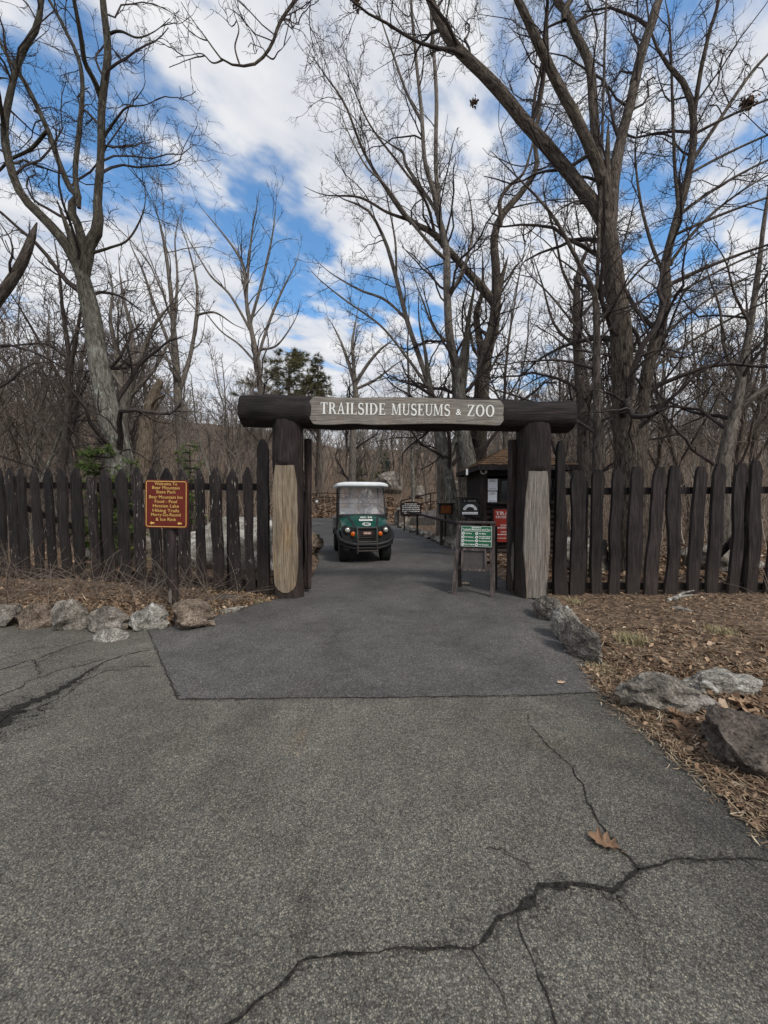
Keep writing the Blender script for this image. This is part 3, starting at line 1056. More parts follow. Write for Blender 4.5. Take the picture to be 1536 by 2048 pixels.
add_serif(mb, '&', sz * 0.78, -(lw1 - lw0) / 2 + (909 - 641) / F * CUTY, 0.01, 0, None, 0.05, fr, 'L')
mb.build('lettering', M['white_letter'], board)
mb = MB()
add_serif(mb, 'ZOO', sz, -(lw1 - lw0) / 2 + (931 - 641) / F * CUTY, 0, 0, (986 - 931) / F * CUTY, 0.07, fr, 'L')
mb.build('lettering', M['white_letter'], board)

def gate_post(px, w_px, face, tip, seed):
    x = at(px, 1000, 5.8).x
    r = w_px / 2 / F * 5.85
    fy = GY0 - r * 0.80
    z0, z1 = face
    def cut(p):
        w = Vector(p) + Vector((0.4, GY0, 0))
        if w.z < z1 + 0.06 and w.y < fy:
            f = min(1, max(0, (z1 + 0.06 - w.z) / 0.09))
            w.y += (fy - w.y) * f
        return w - Vector((0.4, GY0, 0))
    mb = MB()
    vs, fs = log_mesh(rel((x, GY0, -0.05)), rel((x, GY0, tip)), r * 1.02, r, 36, 90, 0.016, seed, cut)
    mb.add(vs, fs)
    po = mb.build('post', M['log'], gate, True)
    # bare wood face
    rng = random.Random(seed)
    mb = MB()
    n = 36
    Ls, Rs = [], []
    for i in range(n + 1):
        s_ = i / n
        z = z0 + (z1 - z0) * s_
        if seed == 5:
            hw = 0.165 + 0.022 * math.sin(s_ * 3.0) - 0.03 * max(0, (s_ - .82)) / .18 + 0.012 * mnoise.noise(Vector((s_ * 5, 2, 0)))
            if s_ < 0.09:
                hw *= math.sqrt(max(0.06, 1 - (1 - s_ / 0.09) ** 2))
        else:
            hw = 0.15 + 0.05 * math.sin(max(0, s_ - .05) * 3.3) + 0.01 * mnoise.noise(Vector((s_ * 6, 9, 0))) - 0.012 * s_
        wl, wr = 0.012 * mnoise.noise(Vector((s_ * 7, seed, 3))), 0.012 * mnoise.noise(Vector((s_ * 7, seed, 8)))
        Ls.append(rel((x - hw + wl, fy - 0.012, z)))
        Rs.append(rel((x + hw + wr, fy - 0.012, z)))
    back = [p + Vector((0, 0.05, 0)) for p in Ls + Rs]
    k = n + 1
    allv = Ls + Rs + back
    fcs = []
    for i in range(n):
        fcs += [(i, i + 1, i + k + 1, i + k), (i, i + 2 * k, i + 2 * k + 1, i + 1), (i + k, i + k + 1, i + 3 * k + 1, i + 3 * k)]
    fcs += [(0, k, 3 * k, 2 * k), (n, n + 2 * k, n + 3 * k, n + k)]
    mb.add(allv, fcs)
    mb.build('bare_face', M['bare_tan' if seed == 5 else 'bare'], po)
    return x
pzl = (at(570, 1186, 5.78).z, at(570, 930, 5.78).z)
pzr = (at(1073, 1196, 5.78).z, at(1073, 942, 5.78).z)
gate_post(570, 60, pzl, 2.72, 5)
gate_post(1074, 63, pzr, 2.66, 6)

# ------------------------------------------------------------------ picket fences
def picket(parent, p, ang, w, zb, zt, seed, lean=0.0, point=True, mat=None, thick=0.045, wav=1.0, taper=0.0, tip=(.34, .10)):
    """one waney-edged board standing at p, broad side along ang; coordinates local to parent"""
    rng = random.Random(seed)
    n = 14
    rows = []
    H = zt - zb
    ph = rng.uniform(0, 50)
    pk = min(0.16, H * 0.1)
    for i in range(n + 1):
        s_ = i / n
        z = zb + (H - pk if point else H) * s_
        a = mnoise.noise(Vector((ph, s_ * 2.6, 0))) * 0.028 * wav
        b = mnoise.noise(Vector((ph + 20, s_ * 3.0, 0))) * 0.028 * wav
        c = mnoise.noise(Vector((ph + 40, s_ * 1.5, 0))) * 0.04 * wav
        tw = 1 - taper * s_
        rows.append((z, -w / 2 * tw + a + c + lean * (z - zb), w / 2 * tw + b + c + lean * (z - zb)))
    if point:
        z, l, r = rows[-1]
        m_ = (l + r) / 2
        off = rng.uniform(-.012, .012)
        rows.append((z + pk * .62, m_ - (r - l) * tip[0] + off, m_ + (r - l) * tip[0] + off))
        rows.append((z + pk, m_ - (r - l) * tip[1] + off, m_ + (r - l) * tip[1] + off))
    else:
        z, l, r = rows[-1]
        rows[-1] = (z - 0.02, l, r)
    ca, sa_ = math.cos(ang), math.sin(ang)
    def pt(x, y, z):
        return (p[0] + x * ca - y * sa_, p[1] + x * sa_ + y * ca, z)
    vs, fs = [], []
    for z, l, r in rows:
        bl = 0.012
        vs += [pt(l, -thick / 2, z), pt(r, -thick / 2, z), pt(r + bl * .6, thick / 2, z), pt(l - bl * .6, thick / 2, z)]
    k = len(rows)
    for i in range(k - 1):
        for j in range(4):
            j2 = (j + 1) % 4
            fs.append((i * 4 + j, i * 4 + j2, (i + 1) * 4 + j2, (i + 1) * 4 + j))
    fs += [(3, 2, 1, 0), ((k - 1) * 4, (k - 1) * 4 + 1, (k - 1) * 4 + 2, (k - 1) * 4 + 3)]
    return MB().add(vs, fs).build('picket', mat or M['paint'], parent)

def line_at(px, A, B):
    """ground point on line A-B seen at column px"""
    k = (px - 768) / F * (1 / 1.0)
    # x = k * depth, with depth ~ Y (pitch is tiny at eye level)
    ax, ay, bx, by = A[0], A[1], B[0], B[1]
    s_ = (k * ay - ax) / ((bx - ax) - k * (by - ay))
    return Vector((ax + (bx - ax) * s_, ay + (by - ay) * s_, 0))

LA, LB = (-1.80, 5.98), (-7.1, 7.1)
lf = thing('picket_fence', 'dark brown waney-edged picket fence left of the gateway with peeling paint', 'fence', (LA[0], LA[1], 0))
def lrel(v_):
    return Vector((v_[0] - LA[0], v_[1] - LA[1], v_[2] if len(v_) > 2 else 0))
lang = math.atan2(LB[1] - LA[1], LB[0] - LA[0]) + PI
lpx = [-130, -100, -72, -46, -20, 5, 27, 48, 74, 100, 127, 155, 187, 214, 246, 277, 307, 334, 366, 398, 431, 463, 494]
for i, px in enumerate(lpx):
    g = line_at(px + 9, LA, LB)
    Yd = g.y
    s_ = (px + 130) / 624
    zt = at(768, 937, Yd).z + random.Random(i).uniform(-.015, .02)
    zb = at(768, 1150 + 33 * max(0, (px - 50) / 450), Yd).z
    flat = (px == 187)
    if flat:
        zt = at(768, 952, Yd).z
    picket(lf, lrel(g + Vector((0, -0.06, 0))), lang, 0.17 * (1 + 0.2 * random.Random(i + 9).uniform(-1, 1)), zb, zt, i + 3, lean=-0.055 + 0.03 * s_, point=not flat, mat=M['paint_worn'] if px > 380 or i % 3 == 0 else M['paint'], wav=0.8, tip=(.22, .03))
g = line_at(527, LA, LB)
picket(lf, lrel(g + Vector((0.015, -0.07, 0))), lang, 0.185, at(768, 1186, g.y).z, at(768, 880, g.y).z, 77, lean=0, mat=M['paint'], wav=0.5)
def rail(parent, relf, A, B, z0, z1, off=0.03, w=0.05, h=0.11, name='rail'):
    MB().bar(relf((A[0], A[1] + off, z0)), relf((B[0], B[1] + off, z1)), w, h, bev=0.006).build(name, M['paint'], parent)
LB2 = line_at(-150, LA, LB)
rail(lf, lrel, LA, LB2, at(768, 974, 5.98).z, at(768, 969, LB2.y).z)
rail(lf, lrel, LA, LB2, at(768, 1168, 5.98).z, at(768, 1142, LB2.y).z)
def braceline(parent, relf, A, B, p0, p1, off=0.12):
    g0, g1 = line_at(p0[0], A, B), line_at(p1[0], A, B)
    z0, z1 = at(768, p0[1], g0.y).z, at(768, p1[1], g1.y).z
    MB().bar(relf((g0.x, g0.y + off, z0)), relf((g1.x, g1.y + off, z1)), 0.05, 0.10, bev=0.005).build('brace', M['paint'], parent)
braceline(lf, lrel, LA, LB, (-5, 996), (155, 1062), 0.10)
braceline(lf, lrel, LA, LB, (190, 978), (310, 1065), 0.10)
for px in (-90, 192, 452):
    g = line_at(px, LA, LB)
    mb = MB()
    mb.tube([lrel((g.x, g.y + 0.20, -0.1)), lrel((g.x, g.y + 0.20, at(768, 958, g.y).z))], [0.075, 0.07], 10)
    mb.build('post', M['log'], lf, True)

RA, RB = (2.55, 5.99), (8.6, 6.15)
rf = thing('picket_fence', 'dark brown picket fence with broad wavy boards right of the gateway', 'fence', (RA[0], RA[1], 0))
def rrel(v_):
    return Vector((v_[0] - RA[0], v_[1] - RA[1], v_[2] if len(v_) > 2 else 0))
rang = math.atan2(RB[1] - RA[1], RB[0] - RA[0])
rpx = [1155, 1193, 1231, 1267, 1303, 1343, 1386, 1424, 1465, 1502, 1541, 1580, 1618, 1655, 1690]
for i, px in enumerate(rpx):
    g = line_at(px - 4, RA, RB)
    rr = random.Random(i + 40)
    zt = at(768, 943 - 4 * i * .5 + rr.uniform(-3, 3), g.y).z
    zb = at(768, 1193 + i * 0.6, g.y).z
    picket(rf, rrel(g + Vector((0, -0.06, 0))), rang, 0.19 * (1 + 0.18 * rr.uniform(-1, 1)), zb, zt, i + 60, lean=0.02 + 0.022 * i / 10 + rr.uniform(-.02, .02), wav=1.25, tip=(.40, .24))
g = line_at(1120, RA, RB)
picket(rf, rrel(g + Vector((0, -0.07, 0))), rang, 0.21, at(768, 1198, g.y).z, at(768, 884, g.y).z, 91, lean=-0.012, wav=0.8, taper=0.42, thick=0.07)
rail(rf, rrel, RA, RB, at(768, 983, 6).z, at(768, 978, 6.1).z)
rail(rf, rrel, RA, RB, at(768, 1172, 6).z, at(768, 1176, 6.1).z)
braceline(rf, rrel, RA, RB, (1428, 1135), (1520, 1040), 0.10)
for px in (1180, 1516):
    g = line_at(px, RA, RB)
    MB().tube([rrel((g.x, g.y + 0.20, -0.1)), rrel((g.x, g.y + 0.20, at(768, 962, g.y).z))], [0.075, 0.07], 10).build('post', M['log'], rf, True)

# ------------------------------------------------------------------ open gate leaves
def gate_leaf(label, sx, sy, ex, ey, px_w, ztop, worn, seed):
    gl = thing('gate', label, 'gate', (sx, sy, 0))
    d = Vector((ex - sx, ey - sy, 0))
    L = d.length
    d.normalize()
    nrm = Vector((-d.y, d.x, 0))
    rr = px_w / 2 / F * sy
    mb = MB()
    vs, fs = log_mesh((0, 0, 0.05), (0.01, 0, ztop), rr, rr * 0.92, 14, 30, 0.012, seed, None, 0.01)
    mb.add(vs, fs)
    stl = mb.build('stile', M['log'], gl, True)
    if worn:
        mb = MB()
        a, b = [], []
        for i in range(13):
            s_ = i / 12
            z = 0.22 + 0.62 * s_
            w = 0.032 * math.sin(PI * s_) ** 0.6 + 0.004
            x = 0.02 + 0.012 * mnoise.noise(Vector((s_ * 5, 0, 0)))
            a.append((x - w, -math.sqrt(max(1e-5, (rr * 1.02) ** 2 - min((x - w) ** 2, rr * rr * .9))) - 0.012, z))
            b.append((x + w * .5, -math.sqrt(max(1e-5, (rr * 1.02) ** 2 - min((x + w * .5) ** 2, rr * rr * .9))) - 0.012, z))
        mb.add(a + b, [(i, i + 13, i + 14, i + 1) for i in range(12)])
        mb.build('bare_patch', M['bare'], stl)
    for z in (0.34, 1.62):
        MB().bar(d * 0.05 + Vector((0, 0, z)), d * L + Vector((0, 0, z)), 0.05, 0.11, bev=0.005).build('rail', M['paint'], gl)
    MB().bar(d * 0.1 + Vector((0, 0, 0.42)), d * (L * .95) + Vector((0, 0, 1.52)), 0.045, 0.09).build('brace', M['paint'], gl)
    k = int(L / 0.22)
    for i in range(k):
        q = d * (0.16 + 0.22 * i) + nrm * (0.055 if sx < 0 else -0.055)
        picket(gl, q, math.atan2(d.y, d.x), 0.16, 0.14, 1.95, seed * 10 + i, mat=M['paint'])
    hs = -1 if sx < 0 else 1
    for z in (0.33, 1.66):
        mb = MB()
        mb.box((hs * 0.10, -0.02, z), (0.13, 0.05, 0.07), bev=0.008)
        mb.tube([(hs * 0.12, -0.04, z - 0.06), (hs * 0.12, -0.04, z + 0.07)], 0.022, 10)
        mb.build('hinge', M['iron'], gl)
    return gl
gate_leaf('open gate leaf on the left post, dark post with pickets behind it', at(615, 1000, 6.24).x, 6.24, -2.1, 7.9, 15, at(768, 878, 6.24).z, False, 21)
gate_leaf('open gate leaf on the right post, dark stile with pale worn streak', at(1022, 1000, 6.12).x, 6.12, 3.25, 7.9, 16, at(768, 880, 6.12).z, True, 22)

# ------------------------------------------------------------------ welcome sign on the left
wp = gp(342, 1216, 0.02)
ws = thing('welcome_sign', 'maroon welcome sign with gold lettering on dark wooden post by the fence', 'sign', (wp.x, wp.y, 0))
zt = at(342, 985, wp.y).z
mb = MB()
vs, fs = log_mesh((0, 0.06, -0.05), (0, 0.06, zt), 0.075, 0.07, 14, 30, 0.008, 31, None, 0.01)
mb.add(vs, fs)
post = mb.build('post', M['paint_worn'], ws, True)
c0, c1 = at(289, 960, wp.y - .03), at(376, 1056, wp.y - .03)
sw, sh = c1.x - c0.x, c0.z - c1.z
cx, cz = (c0.x + c1.x) / 2 - wp.x, (c0.z + c1.z) / 2
frs = Matrix.Translation((cx, -0.03, cz)) @ Matrix.Rotation(R(1.2), 4, 'Y')
def rrect(w, h, r, n=5):
    out = []
    for sx_, sz_, a0 in ((1, -1, -PI / 2), (1, 1, 0), (-1, 1, PI / 2), (-1, -1, PI)):
        for i in range(n + 1):
            a = a0 + PI / 2 * i / n
            out.append((sx_ * (w / 2 - r) + r * math.cos(a), sz_ * (h / 2 - r) + r * math.sin(a)))
    return out
brd = MB().prism(rrect(sw, sh, 0.04), 0, 0.022, frs).build('board', M['maroon'], ws)
def frame_line(w, h, r, t_, y, frame):
    o_, i_ = rrect(w, h, r), rrect(w - 2 * t_, h - 2 * t_, max(0.003, r - t_))
    k = len(o_)
    vs = [frame @ Vector((x, y, z)) for x, z in o_ + i_]
    return vs, [(j, (j + 1) % k, (j + 1) % k + k, j + k) for j in range(k)]
mb = MB()
mb.add(*frame_line(sw - 0.03, sh - 0.03, 0.03, 0.008, -0.003, frs))
mb.build('border', M['gold'], brd)
mb = MB()
def lineW(txt, y_px, w_px, size=0.060, bold=0.0002):
    k = sw / 87
    add_text(mb, txt, size, -0.004, sh / 2 - (y_px - 960) * k, -0.004, w_px * k, bold, frs, tall=1.0)
for txt, yp, wpx in (('Welcome To', 968, 46), ('Bear Mountain', 976, 56), ('State Park', 984.5, 40), ('Bear Mountain Inn', 995, 68), ('Food - Pool', 1004, 45), ('Hessian Lake', 1013, 53), ('Hiking Trails', 1022.5, 54), ('Merry-Go-Round', 1031, 60), ('& Ice Rink', 1040.5, 42)):
    lineW(txt, yp, wpx)
kpx = sw / 87
mb.build('lettering', M['gold'], brd)
for axp in (304, 360):
    mb = MB()
    x0, z0 = (axp - 332.5) * kpx, sh / 2 - (1048 - 960) * kpx
    pts = [(-.03, 0), (-.004, .024), (-.004, .010), (.03, .010), (.03, -.010), (-.004, -.010), (-.004, -.024)]
    mb.add([frs @ Vector((x0 + a, -0.004, z0 + b)) for a, b in pts], [(0, 2, 5), (0, 1, 2), (0, 5, 6), (2, 3, 4, 5)])
    mb.build('arrow', M['gold'], brd)
# bare chipped foot of the sign post
mb = MB()
mb.add([(-.02, -.02, .10), (.022, -.022, .08), (.026, -.022, .26), (.004, -.022, .30), (-.022, -.02, .24)], [(0, 1, 2, 3, 4)])
mb.build('chipped_patch', M['bare'], post)

# ------------------------------------------------------------------ folding board with green rules sign
fl, fr_, bl, br_ = gp(908, 1189), gp(985, 1195), gp(929, 1175), gp(998, 1186)
af = thing('sandwich_board', 'grey brown wooden easel with green rules sign standing on the path', 'sign', (fl.x, fl.y, 0))
ux = (fr_ - fl)
ux.z = 0
wA = ux.length
ux.normalize()
uy = Vector((-ux.y, ux.x, 0))
AF = Matrix(((ux.x, uy.x, 0, 0), (ux.y, uy.y, 0, 0), (0, 0, 1, 0), (0, 0, 0, 1)))
HA = 1.13
tilt = 0.20       # horizontal run of each leg
def A(x, y, z):
    return AF @ Vector((x, y, z))
for i, (x, y0, mat_) in enumerate(((0, 0, 'grey_brown'), (wA, 0, 'grey_brown'), (0.02, 0.56, 'paint'), (wA + .02, 0.56, 'paint'))):
    y1 = 0.24 if y0 == 0 else 0.32
    if i < 2:
        MB().bar(A(x, y0, 0.0), A(x + (0.05 if x == 0 else -0.02), y1, HA), 0.075, 0.035, up=uy, bev=0.004).build('leg', M[mat_], af)
    else:
        MB().bar(A(x, y0, 0.0), A(x, y1, HA - 0.05), 0.06, 0.035, up=uy, bev=0.004).build('leg', M[mat_], af)
MB().bar(A(-0.0, 0.26, HA + 0.01), A(wA + 0.03, 0.26, HA + 0.01), 0.13, 0.03, bev=0.004).build('top_cap', M['grey_brown'], af)
sl_ = math.atan2(0.24, HA)
def onface(x, s_, out=0.0):
    """point on the sloped front: s_ = height"""
    return A(x, 0.24 * s_ / HA - 0.03 - out, s_)
FF = AF @ Matrix.Translation((0, -0.03, 0)) @ Matrix.Rotation(-sl_, 4, 'X')   # local x-z plane lies on the slope
k = 1 / math.cos(sl_)
for z in (0.42, 0.72):
    MB().bar(onface(0.02, z, -0.03), onface(wA - .02, z, -0.03), 0.03, 0.06, bev=0.003).build('crossbar', M['grey_brown'], af)
for z in (0.46,):
    MB().bar(A(0.02, 0.485, z), A(wA + .0, 0.485, z), 0.03, 0.05).build('crossbar', M['paint'], af)
x0, x1, z0, z1 = 0.085, wA - 0.025, 0.755 * k, 1.08 * k
gs = MB().prism([(x0, z0), (x1, z0), (x1, z1), (x0, z1)], -0.02, 0.0, FF).build('rules_panel', M['sign_green'], af)
mb = MB()
wS, hS = x1 - x0, z1 - z0
mb.add([FF @ Vector((x, -0.0225, z)) for x, z in ((x0 + .004, z0 + .004), (x1 - .004, z0 + .004), (x1 - .004, z1 - .004), (x0 + .004, z1 - .004), (x0 + .008, z0 + .008), (x1 - .008, z0 + .008), (x1 - .008, z1 - .008), (x0 + .008, z1 - .008))],
       [(i, (i + 1) % 4, (i + 1) % 4 + 4, i + 4) for i in range(4)])
mx_ = (x0 + x1) / 2
add_text(mb, 'Welcome to', 0.034, mx_, z1 - hS * .075, -0.023, wS * .32, 0.0008, FF)
add_text(mb, 'Trailside Museums and Zoo', 0.042, mx_, z1 - hS * .17, -0.023, wS * .92, 0.0003, FF)
text_bars(mb, x0 + wS * .06, x1 - wS * .06, z1 - hS * .25, 0.006, -0.023, random.Random(3), FF)
rules = [('No Pets', 0, 0), ('No Picnics', 0, 1), ('No Smoking', 0, 2), ('No Collecting', 0, 3), ('No Bikes', 1, 0), ('No Roller Skates', 1, 1), ('No Skateboards', 1, 2), ('No Scooters', 1, 3)]
for txt, c_, r_ in rules:
    xx = x0 + wS * (0.075 + 0.44 * c_)
    zz_ = z1 - hS * (0.365 + 0.175 * r_)
    ring_ = [(xx + 0.023 * math.cos(a), zz_ + 0.023 * math.sin(a)) for a in [2 * PI * i / 14 for i in range(14)]]
    mb.add([FF @ Vector((a, -0.023, b)) for a, b in ring_], [tuple(range(14))])
    if (c_, r_) == (1, 1):
        add_text(mb, 'No Roller Skates', 0.026, xx + 0.035, zz_ + .013, -0.023, None, 0.0006, FF, 'LEFT')
        add_text(mb, 'or Roller Blades', 0.026, xx + 0.035, zz_ - .013, -0.023, None, 0.0006, FF, 'LEFT')
    else:
        add_text(mb, txt, 0.029, xx + 0.035, zz_, -0.023, None, 0.0006, FF, 'LEFT')
mb.build('lettering', M['white_letter'], gs)
for txt, c_, r_ in rules:
    mb = MB()
    xx = x0 + wS * (0.075 + 0.44 * c_)
    zz_ = z1 - hS * (0.365 + 0.175 * r_)
    mb.add([FF @ Vector((xx + a, -0.0245, zz_ + b)) for a, b in ((-.012, -.006), (.003, -.011), (.013, .004), (-.002, .011))], [(0, 1, 2, 3)])
    mb.add([FF @ Vector((xx + a, -0.0255, zz_ + b)) for a, b in ((-.016, .012), (-.013, .015), (.016, -.012), (.013, -.015))], [(0, 1, 2, 3)])
    mb.build('pictogram', M['ink'], gs)
# small empty frame hung below
x0, x1, z0, z1 = 0.12, wA - 0.11, 0.40 * k, 0.71 * k
fr2 = MB()
for a, b in (((x0, z0), (x1, z0)), ((x0, z1), (x1, z1)), ((x0, z0 + .018), (x0, z1 - .018)), ((x1, z0 + .018), (x1, z1 - .018))):
    fr2.bar(FF @ Vector((a[0], -0.03, a[1])), FF @ Vector((b[0], -0.03, b[1])), 0.03, 0.036, up=FF.to_3x3() @ Vector((0, 0, 1)) if a[1] == b[1] else FF.to_3x3() @ Vector((1, 0, 0)))
frm = fr2.build('frame', M['grey_brown'], af)
MB().prism([(x0 + .015, z0 + .015), (x1 - .015, z0 + .015), (x1 - .015, z1 - .015), (x0 + .015, z1 - .015)], -0.02, -0.008, FF).build('panel', M['panel_grey'], frm)

# ------------------------------------------------------------------ ticket kiosk
KY = 10.6
kx0, kx1 = at(966, 1000, KY).x, at(1118, 1000, KY).x
kc = (kx0 + kx1) / 2
KD = 2.1
kio = thing('ticket_kiosk', 'small dark log ticket booth with cedar shingle roof behind right gate post', 'kiosk', (kc, KY, 0))
kw = kx1 - kx0
ez = at(1000, 932, KY - .45).z
win_z0, win_z1 = at(1000, 1004, KY).z, at(1000, 957, KY).z
def krel(x, y, z):
    return Vector((x - kc, y, z))
mb = MB()
z = 0.08
while z < win_z0 - 0.06:
    mb.tube([(-kw / 2 - 0.0, 0.03, z), (kw / 2, 0.03, z)], 0.085, 12)
    mb.tube([(-kw / 2 + 0.02, 0.05, z), (-kw / 2 + 0.02, KD, z)], 0.085, 12)
    mb.tube([(kw / 2 - 0.02, 0.05, z), (kw / 2 - 0.02, KD, z)], 0.085, 12)
    mb.tube([(-kw / 2, KD, z), (kw / 2, KD, z)], 0.085, 12)
    z += 0.155
mb.build('log_wall', M['log_x'], kio, True)
mb = MB()
mb.box((-kw / 2 + 0.05, KD / 2 + .06, (win_z0 + ez) / 2), (0.08, KD - 0.12, ez - win_z0))
mb.box((kw / 2 - 0.05, KD / 2 + .06, (win_z0 + ez) / 2), (0.08, KD - 0.12, ez - win_z0))
mb.box((0, KD - 0.02, (win_z0 + ez) / 2), (kw - 0.2, 0.08, ez - win_z0))
mb.box((0, 0.03, (win_z1 + ez) / 2 + 0.04), (kw - 0.2, 0.10, ez - win_z1 - 0.06))
mb.build('upper_wall', M['paint'], kio)
for sx_ in (-1, 1):
    MB().tube([(sx_ * (kw / 2 - 0.02), 0.0, 0), (sx_ * (kw / 2 - 0.02), 0.0, ez - 0.05)], 0.10, 12).build('corner_post', M['log'], kio, True)
MB().box((0, -0.06, win_z0 - 0.03), (kw - 0.25, 0.26, 0.06), bev=0.006).build('counter', M['paint'], kio)
# window: frame with panes
wx0, wx1 = at(972, 980, KY).x - kc, kw / 2 - 0.14
mids = [wx0, wx0 + (at(999, 980, KY).x - kc - wx0), (wx0 + wx1) / 2 + .2, wx1]
for a, b in zip(mids[:-1], mids[1:]):
    wf = MB()
    for x in (a + .018, b - .018):
        wf.box((x, -0.01, (win_z0 + win_z1) / 2), (0.034, 0.08, win_z1 - win_z0 - .004))
    for z in (win_z0 + .03, win_z1 - .03):
        wf.box(((a + b) / 2, -0.01, z), (b - a - .072, 0.076, .05))
    wf = wf.build('window', M['paint'], kio)
    MB().box(((a + b) / 2, 0.02, (win_z0 + win_z1) / 2), (b - a - 0.072, 0.012, win_z1 - win_z0 - .006)).build('pane', M['window'], wf)
rng = random.Random(4)
for (pa, pb, qa, qb) in ((976, 995, 958, 981), (976, 994, 983, 1005)):
    c0, c1 = at(pa, qa, KY - .07), at(pb, qb, KY - .07)
    pp = MB().box(((c0.x + c1.x) / 2 - kc, -0.066, (c0.z + c1.z) / 2), (c1.x - c0.x, 0.006, c0.z - c1.z)).build('notice', M['paper'], kio)
    mb = MB()
    text_bars(mb, c0.x - kc + 0.06, c1.x - kc - .06, c0.z - 0.03, 0.012, -0.071, rng)
    for j in range(2):
        text_bars(mb, c0.x - kc + 0.03, c1.x - kc - .03, c0.z - 0.055 - .022 * j, 0.007, -0.071, rng)
        text_bars(mb, c0.x - kc + 0.03, c1.x - kc - .03, c1.z + 0.035 + .022 * j, 0.007, -0.071, rng)
    mb.build('print', M['ink'], pp)
# hip roof in courses of shingles
ov = 0.27
RX0, RX1, RY0, RY1 = -kw / 2 - ov, kw / 2 + ov, -0.55, KD + 0.5
apz = ez + 0.62
mb = MB()
rows = 9
def hip(s_):
    cx_, cy_ = 0, (RY0 + RY1) / 2
    rdg = 0.15
    return (RX0 + (-rdg - RX0) * s_, RX1 + (rdg - RX1) * s_, RY0 + (cy_ - RY0) * s_, RY1 + (cy_ - RY1) * s_, ez + 0.02 + (apz - ez) * s_)
for r_ in range(rows):
    s0, s1 = r_ / rows, (r_ + 1.15) / rows
    a = hip(s0)
    b = hip(min(1.0, s1))
    up = 0.030
    lo = [(a[0], a[2]), (a[1], a[2]), (a[1], a[3]), (a[0], a[3])]
    hi = [(b[0], b[2]), (b[1], b[2]), (b[1], b[3]), (b[0], b[3])]
    for e in range(4):
        p, q = Vector((*lo[e], a[4] + up)), Vector((*lo[(e + 1) % 4], a[4] + up))
        p2, q2 = Vector((*hi[e], b[4])), Vector((*hi[(e + 1) % 4], b[4]))
        cnt = max(2, int((q - p).length / 0.16))
        for i in range(cnt):
            u0, u1 = i / cnt + 0.004, (i + 1) / cnt - 0.004
            dz = Vector((0, 0, rng.uniform(-.008, .008)))
            P = [p.lerp(q, u0) + dz, p.lerp(q, u1) + dz, p2.lerp(q2, u1), p2.lerp(q2, u0)]
            D = Vector((0, 0, -0.022))
            mb.add(P + [v_ + D for v_ in P], [(0, 1, 2, 3), (0, 4, 5, 1), (0, 3, 7, 4), (1, 5, 6, 2), (7, 6, 5, 4)])
mb.build('roof', M['shingle'], kio)
mb = MB()
for y in (RY0 + .03, RY1 - .03):
    mb.box((0, y, ez - 0.045), (RX1 - RX0 - 0.02, 0.04, 0.13))
for x in (RX0 + .03, RX1 - .03):
    mb.box((x, (RY0 + RY1) / 2, ez - 0.046), (0.04, RY1 - RY0 - 0.12, 0.128))
mb.box((0, (RY0 + RY1) / 2, ez - 0.06), (RX1 - RX0 - 0.14, RY1 - RY0 - 0.14, 0.03))
mb.build('fascia', M['paint'], kio)
# dome camera under the eave, white box at the eave corner
cc = at(967, 943, KY - .15)
MB().lathe([(0.0, 0.10), (0.07, 0.10), (0.095, 0.05), (0.09, 0.0), (0.06, -0.06), (0.01, -0.09)], 16, Matrix.Translation((cc.x - kc, -0.15, cc.z)) @ Matrix.Rotation(R(60), 4, 'X')).build('camera_dome', M['white_plastic'], kio, True)
MB().lathe([(0.055, 0.0), (0.045, -.03), (0.01, -.045)], 14, Matrix.Translation((cc.x - kc - .02, -0.23, cc.z)) @ Matrix.Rotation(R(-80), 4, 'X')).build('camera_lens', M['black_plastic'], kio, True)
bx_ = at(934, 938, KY - .5)
MB().box((bx_.x - kc, RY0 + .06, ez - .16), (0.05, 0.05, 0.16), bev=.005).build('white_tag', M['white_plastic'], kio)

# red hours board on the kiosk wall
r0, r1 = at(988, 1019, KY - .14), at(1062, 1084, KY - .14)
rs = thing('hours_sign', 'red opening hours board with white serif lettering on kiosk front', 'sign', ((r0.x + r1.x) / 2, KY - .14, r1.z))
rw, rh = r1.x - r0.x, r0.z - r1.z
MB().box((0, .035, rh / 2), (rw + .07, .03, rh + .07), bev=.004).build('backing', M['paint'], rs)
rb = MB().box((0, .008, rh / 2), (rw, .022, rh)).build('board', M['red_sign'], rs)
mb = MB()
lx = -rw / 2 + .045
add_serif(mb, 'TRAILSIDE', .088, lx, rh - .145, -.006, rw - .09, .04, None, 'L')
add_serif(mb, 'MUSEUMS & ZOO', .062, lx, rh - .235, -.006, rw - .09, .04, None, 'L')
add_serif(mb, 'HOURS', .028, 0, rh - .30, -.006)
add_serif(mb, 'SUMMER', .052, -.19, rh - .46, -.006)
text_bars(mb, -.42, .05, rh - .50, .022, -.006, rng)
add_serif(mb, 'WINTER', .052, -.20, rh - .64, -.006)
text_bars(mb, -.42, .05, rh - .68, .022, -.006, rng)
text_bars(mb, -.42, .3, rh - .78, .014, -.006, rng)
mb.build('lettering', M['white_letter'], rb)

